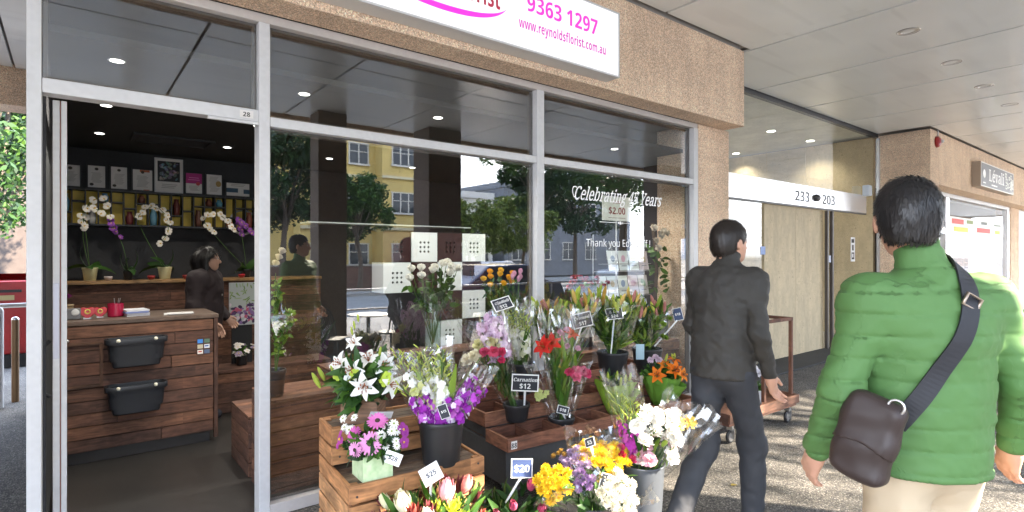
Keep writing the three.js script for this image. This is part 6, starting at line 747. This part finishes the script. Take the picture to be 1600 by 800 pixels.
function surfNet(sdf, lo, hi, c) {
  const n = [0, 1, 2].map(i => Math.ceil((hi[i] - lo[i]) / c) + 2), N = n[0] * n[1] * n[2], F = new Float32Array(N);
  for (let k = 0; k < n[2]; k++) for (let j = 0; j < n[1]; j++) for (let i = 0; i < n[0]; i++) F[i + n[0] * (j + n[1] * k)] = sdf(lo[0] + i * c, lo[1] + j * c, lo[2] + k * c);
  const id = new Int32Array(N).fill(-1), pos = [], idx = [], s = [1, n[0], n[0] * n[1]];
  const E = [[0, 1], [0, 2], [0, 4], [1, 3], [1, 5], [2, 3], [2, 6], [3, 7], [4, 5], [4, 6], [5, 7], [6, 7]];
  for (let k = 0; k < n[2] - 1; k++) for (let j = 0; j < n[1] - 1; j++) for (let i = 0; i < n[0] - 1; i++) {
    const o = i + n[0] * (j + n[1] * k); const v = []; let m = 0; for (let q = 0; q < 8; q++) { const f = F[o + (q & 1) + ((q >> 1) & 1) * s[1] + (q >> 2) * s[2]]; v.push(f); if (f < 0) m |= 1 << q; } if (m === 0 || m === 255) continue;
    let x = 0, y = 0, z = 0, t = 0; for (const [a, b] of E) { if ((m >> a & 1) === (m >> b & 1)) continue; const f = v[a] / (v[a] - v[b]); x += (a & 1) + ((b & 1) - (a & 1)) * f; y += (a >> 1 & 1) + ((b >> 1 & 1) - (a >> 1 & 1)) * f; z += (a >> 2) + ((b >> 2) - (a >> 2)) * f; t++; }
    id[o] = pos.length / 3; pos.push(lo[0] + (i + x / t) * c, lo[1] + (j + y / t) * c, lo[2] + (k + z / t) * c); }
  for (let k = 1; k < n[2] - 1; k++) for (let j = 1; j < n[1] - 1; j++) for (let i = 1; i < n[0] - 1; i++) { const o = i + n[0] * (j + n[1] * k), f = F[o] < 0; for (let d = 0; d < 3; d++) { if (f === (F[o + s[d]] < 0)) continue; const u = s[(d + 1) % 3], w = s[(d + 2) % 3], A = id[o], B = id[o - u], C = id[o - u - w], D = id[o - w]; if (A < 0 || B < 0 || C < 0 || D < 0) continue; if (f) idx.push(A, B, C, A, C, D); else idx.push(A, C, B, A, D, C); } }
  const g = new THREE.BufferGeometry(); g.setAttribute('position', new THREE.Float32BufferAttribute(pos, 3)); g.setIndex(idx); g.computeVertexNormals(); uvMetres(g); return g;
}
// person: local +z is the way they face, their left hand is +x
const mid = (a, b, t) => a.map((v, i) => v + (b[i] - v) * t);
function hand(w, dir, curl, side, s = 1) { // wrist, unit direction down the hand, thumb side sign
  const D = V(...dir).normalize(), Pn = V(0, 0, 1).cross(D).normalize(); let U = V(0, 0, side); U.addScaledVector(D, -U.dot(D)).normalize(); const W = D.clone().cross(U).normalize(); // U across knuckles (towards thumb), W palm normal
  const at = (d, u, n) => [w[0] + (D.x * d + U.x * u + W.x * n) * s, w[1] + (D.y * d + U.y * u + W.y * n) * s, w[2] + (D.z * d + U.z * u + W.z * n) * s];
  const fs = [bone(at(-0.02, 0, 0), at(0.03, 0.0, 0), 0.024 * s, 0.026 * s), bone(at(0.02, 0.022, 0), at(0.08, 0.028, 0), 0.017 * s, 0.014 * s), bone(at(0.02, -0.02, 0), at(0.076, -0.026, 0), 0.017 * s, 0.013 * s), bone(at(0.02, 0, 0), at(0.085, 0.002, 0), 0.019 * s, 0.014 * s)]; const palm = uni(0.02, ...fs);
  const fing = [[0.03, 0.086, 0.068], [0.011, 0.09, 0.076], [-0.008, 0.088, 0.071], [-0.026, 0.08, 0.054]].map(([u, d, l]) => { const a = at(d, u, 0), b = at(d + l * 0.45, u * 1.1, curl * l * 0.35), c = at(d + l * 0.75, u * 1.1, curl * l * 0.8), e = at(d + l * 0.85, u * 1.1, curl * l * 1.15); return uni(0.004, bone(a, b, 0.0095 * s, 0.0088 * s), bone(b, c, 0.0088 * s, 0.008 * s), bone(c, e, 0.008 * s, 0.0072 * s)); });
  const th = uni(0.004, bone(at(0.015, 0.028, 0.004), at(0.05, 0.05, 0.014), 0.013 * s, 0.0105 * s), bone(at(0.05, 0.05, 0.014), at(0.08, 0.052, 0.026), 0.0105 * s, 0.0085 * s));
  const f = (x, y, z) => { let d = palm(x, y, z); for (const q of fing) d = smin(d, q(x, y, z), 0.007); return smin(d, th(x, y, z), 0.012); };
  const c = at(0.07, 0, 0.02); return [f, c.map(v => v - 0.13 * s), c.map(v => v + 0.13 * s)];
}
function headSdf(h, yaw, k = 1) { const cy = Math.cos(yaw), sy = Math.sin(yaw); const P = (x, y, z) => [h[0] + (x * cy + z * sy) * k, h[1] + y * k, h[2] + (-x * sy + z * cy) * k];
  const skull = (x, y, z) => { const dx = (x - h[0]) / k, dy = (y - h[1]) / k, dz = (z - h[2]) / k; const X = dx * cy - dz * sy, Z = dx * sy + dz * cy; let d = ell([0, 0.03, -0.012], [0.076, 0.092, 0.097])(X, dy, Z); d = smin(d, ell([0, -0.035, 0.03], [0.060, 0.078, 0.066])(X, dy, Z), 0.04); d = smin(d, ell([0, -0.085, 0.055], [0.03, 0.024, 0.03])(X, dy, Z), 0.03); d = smin(d, bone([0, 0.012, 0.088], [0, -0.028, 0.108], 0.009, 0.013)(X, dy, Z), 0.014); for (const q of [-1, 1]) { d = smin(d, ell([q * 0.079, -0.008, -0.008], [0.011, 0.032, 0.02])(X, dy, Z), 0.006); d = -smin(-d, ell([q * 0.031, 0.008, 0.094], [0.018, 0.011, 0.014])(X, dy, Z), 0.012); d = smin(d, ell([q * 0.031, 0.006, 0.079], [0.012, 0.011, 0.011])(X, dy, Z), 0.003); } d = smin(d, bone([-0.018, -0.058, 0.083], [0.018, -0.058, 0.083], 0.008, 0.008)(X, dy, Z), 0.006); return d * k; };
  return { skull, P }; }
function person(label, pos, turnY, J, look) {
  const t = thing('person', label, 'person', pos, turnY);
  const skin = M({ color: lin(...look.skin), roughness: 0.55 });
  const hk = look.hk || 1; const { skull, P } = headSdf(J.head, J.headYaw || 0, hk);
  // body core, one continuous skin
  const arm = s => [bone(J['sh' + s], J['el' + s], 0.04, 0.03), bone(J['el' + s], J['wr' + s], 0.03, 0.024)], leg = s => [bone(J['hip' + s], J['kn' + s], 0.075, 0.052), bone(J['kn' + s], J['an' + s], 0.05, 0.036), bone(J['an' + s], J['toe' + s], 0.036, 0.028)];
  const torso = [bone(J.pelvis, J.waist, 0.115, 0.105), bone(J.waist, J.chest, 0.105, 0.12), bone(J.shR, J.shL, 0.06, 0.06), bone(J.chest, J.neck, 0.1, 0.055), bone(J.neck, J.head, 0.054, 0.052)];
  const core = uni(0.05, ...torso, ...arm('R'), ...arm('L'), ...leg('R'), ...leg('L'));
  const pts = Object.values(J).filter(Array.isArray), lo = [0, 1, 2].map(i => Math.min(...pts.map(p => p[i])) - 0.2), hi = [0, 1, 2].map(i => Math.max(...pts.map(p => p[i])) + 0.2);
  const geos = [surfNet((x, y, z) => core(x, y, z), lo, [hi[0], J.head[1] - 0.06, hi[2]], 0.016)];
  const hs = []; const nk = bone(J.neck, J.head, 0.053, 0.05); geos.push(surfNet((x, y, z) => smin(skull(x, y, z), nk(x, y, z), 0.03), [J.head[0] - 0.17, J.head[1] - 0.2, J.head[2] - 0.18], [J.head[0] + 0.17, J.head[1] + 0.17, J.head[2] + 0.18], 0.005));
  for (const s of ['R', 'L']) { const [f, a, b] = hand(J['wr' + s], J['hd' + s] || V(...J['wr' + s]).sub(V(...J['el' + s])).toArray(), look.curl ?? 0.5, 1); const fa = bone(mid(J['el' + s], J['wr' + s], 0.6), J['wr' + s], 0.03, 0.026); geos.push(surfNet((x, y, z) => smin(f(x, y, z), fa(x, y, z), 0.015), a, b, 0.0045)); }
  part('body', merge(geos), skin, t);
  // eyes and brows
  for (const q of [-1, 1]) { const e = part('eye', new THREE.SphereGeometry(0.0115, 12, 8), M({ color: lin(0.7, 0.68, 0.65), roughness: 0.2 }), t); e.position.set(...P(q * 0.031, 0.008, 0.081)); part('iris', new THREE.SphereGeometry(0.006, 10, 6), mBlack, e).position.set(Math.sin(J.headYaw || 0) * 0.0075, 0, Math.cos(J.headYaw || 0) * 0.0075); }
  part('mouth', surfNet((x, y, z) => bone(P(-0.02, -0.058, 0.088), P(0.02, -0.058, 0.088), 0.0055, 0.0055)(x, y, z), P(0, -0.058, 0.085).map(v => v - 0.04), P(0, -0.058, 0.085).map(v => v + 0.04), 0.004), M({ color: lin(0.35, 0.13, 0.11), roughness: 0.5 }), t);
  // hair
  { const r = RNG(look.seed || 4); const hs = look.hair; const cy = Math.cos(J.headYaw || 0), sy = Math.sin(J.headYaw || 0); const f = (x, y, z) => { const dx = (x - J.head[0]) / hk, dy = (y - J.head[1]) / hk, dz = (z - J.head[2]) / hk, X = dx * cy - dz * sy, Z = dx * sy + dz * cy; let d = ell([0, 0.034, -0.016], [0.083, 0.098, 0.104])(X, dy, Z); d = smin(d, ell([0, -0.02, -0.05], [0.072, 0.075, 0.062])(X, dy, Z), 0.03); if (hs.long) { d = smin(d, bone([0, -0.02, -0.06], [0, -0.26, -0.06], 0.085, 0.07)(X, dy, Z), 0.05); for (const q of [-1, 1]) d = smin(d, bone([q * 0.07, 0.02, -0.01], [q * 0.1, -0.26, 0.0], 0.035, 0.045)(X, dy, Z), 0.03); } const cut = Math.max(0.028 + 0.55 * (0.045 - dy) * (hs.long ? 0.4 : 1) - 0, -0.2); const front = Z - (dy > 0.062 ? 0.1 : dy > 0.0 ? 0.02 + (dy / 0.062) * 0.05 : hs.long ? 0.012 : -0.012 + dy * 0.25); d = Math.max(d, front); if (!hs.long) d = Math.max(d, -(dy + 0.068)); const n = (vn(X * 170 + 60, dy * 45 + 60, 256) - 0.5) * 0.003 + (vn(Z * 150 + 60, dy * 60 + X * 40 + 60, 256) - 0.5) * 0.003; return d + n; }; const shell = surfNet(f, [J.head[0] - 0.14, J.head[1] - (hs.long ? 0.38 : 0.13), J.head[2] - 0.17], [J.head[0] + 0.14, J.head[1] + 0.17, J.head[2] + 0.16], 0.005);
    // strands laid over the shell, combed away from the crown and down
    const sp = shell.attributes.position, sn = shell.attributes.normal, P2 = [], N2 = [], crown = V(J.head[0], J.head[1] + 0.12, J.head[2] - 0.04);
    for (let i = 0; i < 5200; i++) { const k = Math.floor(r() * sp.count), p = V(sp.getX(k), sp.getY(k), sp.getZ(k)), nn = V(sn.getX(k), sn.getY(k), sn.getZ(k)); let dir = p.clone().sub(crown).add(V((r() - 0.5) * 0.09, -0.05 + (r() - 0.5) * 0.05, (r() - 0.5) * 0.09)); dir.addScaledVector(nn, -dir.dot(nn)).normalize(); const side = dir.clone().cross(nn).normalize().multiplyScalar(0.0011 + r() * 0.0007), L = (hs.long ? 0.05 : 0.022) * (0.6 + r() * 0.8), a = p.clone().addScaledVector(nn, -0.002), b = p.clone().addScaledVector(dir, L * 0.55).addScaledVector(nn, 0.0032 + r() * 0.002), c = p.clone().addScaledVector(dir, L).addScaledVector(nn, 0.001 + r() * 0.005);
      for (const q of [a.clone().sub(side), a.clone().add(side), b.clone().add(side), a.clone().sub(side), b.clone().add(side), b.clone().sub(side), b.clone().sub(side), b.clone().add(side), c]) { P2.push(q.x, q.y, q.z); N2.push(nn.x, nn.y, nn.z); } }
    const sg = new THREE.BufferGeometry(); sg.setAttribute('position', new THREE.Float32BufferAttribute(P2, 3)); sg.setAttribute('normal', new THREE.Float32BufferAttribute(N2, 3));
    const hm = M({ color: lin(...hs.col), roughness: 0.42 }); const hp = part('hair', shell, hm, t); part('hair_strands', sg, hm, hp).userData.kind = 'stuff'; }
  // clothing shells
  const e = look.puff || 0;
  const tor = uni(0.06, bone(mid(J.pelvis, J.waist, -1.3), J.waist, 0.142 + e * 0.7, 0.135 + e), bone(J.waist, J.chest, 0.135 + e, 0.15 + e), bone(mid(J.pelvis, J.waist, -1.3).map((v, i) => i ? v : v - 0.085), J.waist.map((v, i) => i ? v : v - 0.06), 0.11 + e * 0.6, 0.11 + e), bone(mid(J.pelvis, J.waist, -1.3).map((v, i) => i ? v : v + 0.085), J.waist.map((v, i) => i ? v : v + 0.06), 0.11 + e * 0.6, 0.11 + e), bone(J.waist.map((v, i) => i ? v : v - 0.06), mid(J.chest, J.shR, 0.5), 0.115 + e, 0.115 + e), bone(J.waist.map((v, i) => i ? v : v + 0.06), mid(J.chest, J.shL, 0.5), 0.115 + e, 0.115 + e), bone(J.shR, J.shL, 0.078 + e * 0.7, 0.078 + e * 0.7), bone(J.chest, J.neck, 0.12 + e, 0.068 + e * 0.3), bone(J.shR, mid(J.shR, J.elR, 0.3), 0.066 + e, 0.06 + e), bone(J.shL, mid(J.shL, J.elL, 0.3), 0.066 + e, 0.06 + e));
  const arms = ['R', 'L'].map(s => uni(0.03, bone(J['sh' + s], J['el' + s], 0.066 + e, 0.054 + e), bone(J['el' + s], mid(J['el' + s], J['wr' + s], 0.93), 0.054 + e, 0.04 + e * 0.6))); const jk = (x, y, z) => smin(smin(tor(x, y, z), arms[0](x, y, z), 0.022), arms[1](x, y, z), 0.022);
  const collar = bone(J.neck.map((v, i) => i === 1 ? v - 0.02 : v), mid(J.neck, J.head, 0.42), 0.07 + e * 0.3, 0.064);
  const hemY = J.pelvis[1] + (look.hemY ?? -0.04);
  const quilt = look.quilt || 0, fold = look.fold ?? 0.004;
  const jf = (x, y, z) => { let d = smin(jk(x, y, z), collar(x, y, z), 0.02); if (d < 0.03) { if (quilt) { const s = Math.sin(y * PI / 0.068 + Math.sin(x * 9 + z * 7) * 0.12); d += quilt * Math.exp(-s * s * 22) - quilt * 0.25; } d += fold * (Math.sin(x * 21 + y * 33 + z * 17) * 0.35 + Math.sin(y * 52 - x * 30 + z * 9) * 0.3 + 2.2 * (vn(x * 26 + z * 14 + 50, y * 38 + z * 20 + 50, 256) - 0.5) + 1.3 * (vn(x * 60 - z * 50 + 90, y * 52 + 50, 256) - 0.5)); } const inside = hemY - y; const farArm = Math.abs(x) > 0.3 && y < J.waist[1] ? -1 : inside; return Math.max(d, Math.min(inside, look.armDrop ? armCut(x, y, z) : inside)); };
  const armR = uni(0.05, bone(J.elR, mid(J.elR, J.wrR, 0.93), 0.056 + e, 0.042 + e * 0.6), bone(J.elL, mid(J.elL, J.wrL, 0.93), 0.056 + e, 0.042 + e * 0.6)); function armCut(x, y, z) { return armR(x, y, z) - 0.012; }
  part('jacket', surfNet(jf, [lo[0], Math.min(hemY, J.wrR[1], J.wrL[1]) - 0.06, lo[2]], [hi[0], J.head[1] - 0.05, hi[2]], look.cell || 0.01), look.jacket, t);
  const tr = uni(0.05, bone(J.pelvis.map((v, i) => i ? v : v - 0.035), J.waist.map((v, i) => i ? v : v - 0.035), 0.11, 0.105), bone(J.pelvis.map((v, i) => i ? v : v + 0.035), J.waist.map((v, i) => i ? v : v + 0.035), 0.11, 0.105), bone(J.hipR, J.knR, 0.093, 0.073), bone(J.knR, J.anR, 0.073, 0.062), bone(J.hipL, J.knL, 0.093, 0.073), bone(J.knL, J.anL, 0.073, 0.062));
  part('trousers', surfNet((x, y, z) => Math.max(tr(x, y, z) + 0.011 * (vn(x * 16 + z * 12 + 50, y * 26 + z * 10 + 50, 256) - 0.5) + 0.006 * (vn(x * 40 - z * 30 + 90, y * 34 + 50, 256) - 0.5), y - J.waist[1] + 0.02), [lo[0], Math.min(J.anR[1], J.anL[1]) - 0.06, lo[2]], [hi[0], J.waist[1] + 0.02, hi[2]], 0.011), look.trousers, t);
  for (const s of ['R', 'L']) { const a = J['an' + s], o = J['toe' + s]; part('shoe', surfNet(uni(0.03, bone(a.map((v, i) => i === 1 ? v - 0.02 : v), o, 0.048, 0.04), bone(a.map((v, i) => i === 1 ? v - 0.035 : v - (o[i] - a[i]) * 0.25), o.map((v, i) => i === 1 ? v - 0.01 : v), 0.04, 0.036)), [0, 1, 2].map(i => Math.min(a[i], o[i]) - 0.13), [0, 1, 2].map(i => Math.max(a[i], o[i]) + 0.1), 0.008), look.shoes, t); }
  return { t, jf, jb: (x, y, z) => smin(jk(x, y, z), collar(x, y, z), 0.02), P };
}
const mat = (r, g, b, rough = 0.8) => M({ color: lin(r, g, b), roughness: rough });
// --- man in the green quilted jacket, walking away from us
{ const J = { pelvis: [0, 0.98, 0], waist: [0, 1.14, 0.01], chest: [0, 1.36, 0.0], neck: [0, 1.53, -0.01], head: [0.035, 1.715, 0.03], headYaw: -0.45, shR: [-0.185, 1.455, -0.01], shL: [0.185, 1.455, -0.01], elR: [-0.285, 1.20, -0.05], wrR: [-0.32, 0.98, 0.03], elL: [0.285, 1.18, -0.02], wrL: [0.29, 0.95, 0.1], hipR: [-0.09, 0.94, 0], hipL: [0.09, 0.94, 0], knR: [-0.1, 0.52, 0.1], knL: [0.1, 0.5, 0.0], anR: [-0.1, 0.11, 0.02], anL: [0.1, 0.11, -0.22], toeR: [-0.12, 0.045, 0.17], toeL: [0.12, 0.05, -0.06] };
  const g = MP({ color: lin(0.072, 0.165, 0.044), roughness: 0.72, sheen: 0.25, sheenRoughness: 0.5, bumpMap: TX.smear, bumpScale: 0.004 });
  const { t, jb: jf } = person('person walking away in green quilted jacket with brown shoulder bag', [2.125, 0, 3.02], 2.52, J, { skin: [0.52, 0.28, 0.19], hair: { col: [0.018, 0.016, 0.016] }, puff: 0.004, hk: 1.05, quilt: 0.0055, hemY: -0.05, fold: 0.003, armDrop: 1, jacket: g, trousers: mat(0.46, 0.36, 0.24), shoes: mat(0.05, 0.035, 0.025), cell: 0.0075, curl: 0.6, seed: 7 });
  // strap: follows the jacket from right shoulder across the back to the bag at the left hip
  const path = [[-0.075, 1.60, 0.03], [-0.06, 1.56, -0.08], [-0.015, 1.43, -0.15], [0.06, 1.29, -0.17], [0.135, 1.18, -0.16], [0.2, 1.09, -0.13]];
  const cv = new THREE.CatmullRomCurve3(path.map(p => V(...p))), n = 46, pos = [], idx = []; const strapM = mat(0.012, 0.012, 0.016, 0.6);
  for (let i = 0; i <= n; i++) { const p = cv.getPoint(i / n); const q = p.clone(); for (let k = 0; k < 24; k++) { const d = jf(q.x, q.y, q.z) - 0.007; const e = 0.003; const gx = jf(q.x + e, q.y, q.z) - jf(q.x - e, q.y, q.z), gy = jf(q.x, q.y + e, q.z) - jf(q.x, q.y - e, q.z), gz = jf(q.x, q.y, q.z + e) - jf(q.x, q.y, q.z - e), L = Math.hypot(gx, gy, gz) || 1; q.addScaledVector(V(gx / L, gy / L, gz / L), -d * 0.7); } const T = cv.getTangent(i / n), e = 0.01, N = V(jf(q.x + e, q.y, q.z) - jf(q.x - e, q.y, q.z), jf(q.x, q.y + e, q.z) - jf(q.x, q.y - e, q.z), jf(q.x, q.y, q.z + e) - jf(q.x, q.y, q.z - e)).normalize(), B = T.clone().cross(N).normalize(); for (const [b, m] of [[-0.026, 0], [0.026, 0], [0.026, 0.005], [-0.026, 0.005]]) { const v = q.clone().addScaledVector(B, b).addScaledVector(N, m); pos.push(v.x, v.y, v.z); } }
  for (let i = 0; i < n; i++) for (let k = 0; k < 4; k++) { const a = i * 4 + k, b = i * 4 + (k + 1) % 4; idx.push(a, b, a + 4, b, b + 4, a + 4); } const sg = new THREE.BufferGeometry(); sg.setAttribute('position', new THREE.Float32BufferAttribute(pos, 3)); sg.setIndex(idx); const sgn = sg.toNonIndexed(); sgn.computeVertexNormals(); const st = part('bag_strap', sgn, strapM, t);
  const bk = n * 0.36 | 0, c0 = V(pos[bk * 12], pos[bk * 12 + 1], pos[bk * 12 + 2]), c1 = V(pos[bk * 12 + 3], pos[bk * 12 + 4], pos[bk * 12 + 5]); const cm = c0.clone().lerp(c1, 0.5).add(V(0, 0, -0.008)); const bkl = part('buckle', new THREE.TorusGeometry(0.033, 0.006, 6, 4).rotateZ(PI / 4).scale(1, 0.75, 1), M({ color: lin(0.35, 0.28, 0.22), metalness: 0.8, roughness: 0.35 }), st); bkl.position.copy(cm); bkl.rotation.z = 0.5;
  const rb = (hx, hy, hz, r) => (x, y, z) => { const qx = Math.abs(x) - hx + r, qy = Math.abs(y) - hy + r, qz = Math.abs(z) - hz + r; return Math.hypot(Math.max(qx, 0), Math.max(qy, 0), Math.max(qz, 0)) + Math.min(Math.max(qx, qy, qz), 0) - r; };
  const sagBag = (x, y, z) => { const w = 1 - 0.25 * (y + 0.13), b = 0.012 * Math.cos(x * 12) * Math.cos((y + 0.04) * 9); return rb(0.075 * w, 0.115 + 0.012 * Math.cos(x * 16), 0.032, 0.022)(x, y, z) - b * 0.8 + 0.004 * (vn(x * 30 + 40, y * 24 + z * 30 + 40, 256) - 0.5) + 0.003 * Math.sin(y * 60 + x * 22); };
  const flapF = (x, y, z) => { const d = sagBag(x, y, z) - 0.006; const lower = -0.035 + 0.02 * Math.cos(x * 20) - y; return Math.max(d, lower, z - 0.0); };
  const leather = MP({ color: lin(0.032, 0.02, 0.018), roughness: 0.5, bumpMap: TX.smear, bumpScale: 0.003 });
  const bag = part('shoulder_bag', surfNet(sagBag, [-0.17, -0.2, -0.09], [0.17, 0.2, 0.09], 0.006), leather, t); bag.position.set(0.27, 1.07, -0.12); bag.rotation.set(0.12, -0.95, 0.36);
  part('bag_flap', surfNet(flapF, [-0.17, -0.1, -0.1], [0.17, 0.2, 0.04], 0.006), leather, bag); const clip = part('bag_ring', new THREE.TorusGeometry(0.02, 0.004, 6, 16), mSteel, bag); clip.position.set(-0.05, 0.122, -0.03);
}
// --- dark jacketed man striding along the shopfront
{ const J = { pelvis: [0, 0.98, 0.0], waist: [0, 1.13, 0.02], chest: [0, 1.36, 0.05], neck: [0, 1.53, 0.06], head: [0, 1.675, 0.10], headYaw: -0.4, shR: [-0.155, 1.455, 0.05], shL: [0.155, 1.455, 0.05], elR: [-0.22, 1.19, -0.05], wrR: [-0.235, 0.95, 0.06], elL: [0.22, 1.19, 0.08], wrL: [0.2, 1.0, 0.24], hipR: [-0.09, 0.94, 0], hipL: [0.09, 0.94, 0], knR: [-0.09, 0.53, 0.19], knL: [0.09, 0.54, -0.03], anR: [-0.09, 0.11, 0.2], anL: [0.09, 0.17, -0.4], toeR: [-0.11, 0.045, 0.36], toeL: [0.11, 0.055, -0.27] };
  person('person striding past the window in dark jacket and dark jeans', [2.86, 0, 1.88], PI / 2 + 0.12, J, { skin: [0.5, 0.27, 0.18], hair: { col: [0.022, 0.016, 0.013] }, puff: -0.006, hemY: -0.05, armDrop: 1, fold: 0.005, jacket: mat(0.03, 0.027, 0.023, 0.7), trousers: mat(0.028, 0.03, 0.036, 0.75), shoes: mat(0.02, 0.018, 0.016, 0.5), curl: 0.55, seed: 12 }); }
// --- woman behind the counter end
{ const J = { pelvis: [0, 0.93, 0], waist: [0, 1.07, 0.0], chest: [0, 1.27, 0.0], neck: [0, 1.42, 0.0], head: [0, 1.555, 0.03], headYaw: 0.25, shR: [-0.175, 1.36, 0], shL: [0.175, 1.36, 0], elR: [-0.23, 1.11, -0.01], wrR: [-0.18, 0.93, 0.14], elL: [0.23, 1.11, -0.01], wrL: [0.19, 0.95, 0.15], hipR: [-0.085, 0.89, 0], hipL: [0.085, 0.89, 0], knR: [-0.09, 0.48, 0.03], knL: [0.09, 0.48, 0.0], anR: [-0.09, 0.1, 0], anL: [0.09, 0.1, -0.03], toeR: [-0.1, 0.045, 0.15], toeL: [0.1, 0.045, 0.12] };
  const { t, P } = person('person with long dark hair and glasses standing behind the counter', [1.05, 0.012, -2.66], 1.05, J, { skin: [0.5, 0.3, 0.22], hair: { col: [0.012, 0.01, 0.01], long: true }, puff: 0.012, hemY: -0.12, armDrop: 1, jacket: mat(0.02, 0.012, 0.014, 0.8), trousers: mat(0.012, 0.018, 0.035, 0.8), shoes: mat(0.02, 0.02, 0.03), curl: 0.6, seed: 21, cell: 0.012 });
  const gl = []; for (const q of [-1, 1]) gl.push(new THREE.TorusGeometry(0.022, 0.0025, 6, 20).scale(1.15, 0.8, 1).translate(q * 0.031, 0.008, 0.108)); gl.push(rod([-0.008, 0.012, 0.108], [0.008, 0.012, 0.108], 0.002, 5), rod([-0.056, 0.012, 0.105], [-0.078, 0.01, 0.0], 0.002, 5), rod([0.056, 0.012, 0.105], [0.078, 0.01, 0.0], 0.002, 5)); const m = part('glasses', merge(gl), mBlack, t); m.position.set(...J.head); m.rotation.y = J.headYaw; const b = part('pendant', new THREE.SphereGeometry(0.014, 10, 8), mSteel, t); b.position.set(0.0, 1.2, 0.155); }
renderer.render(scene, camera);
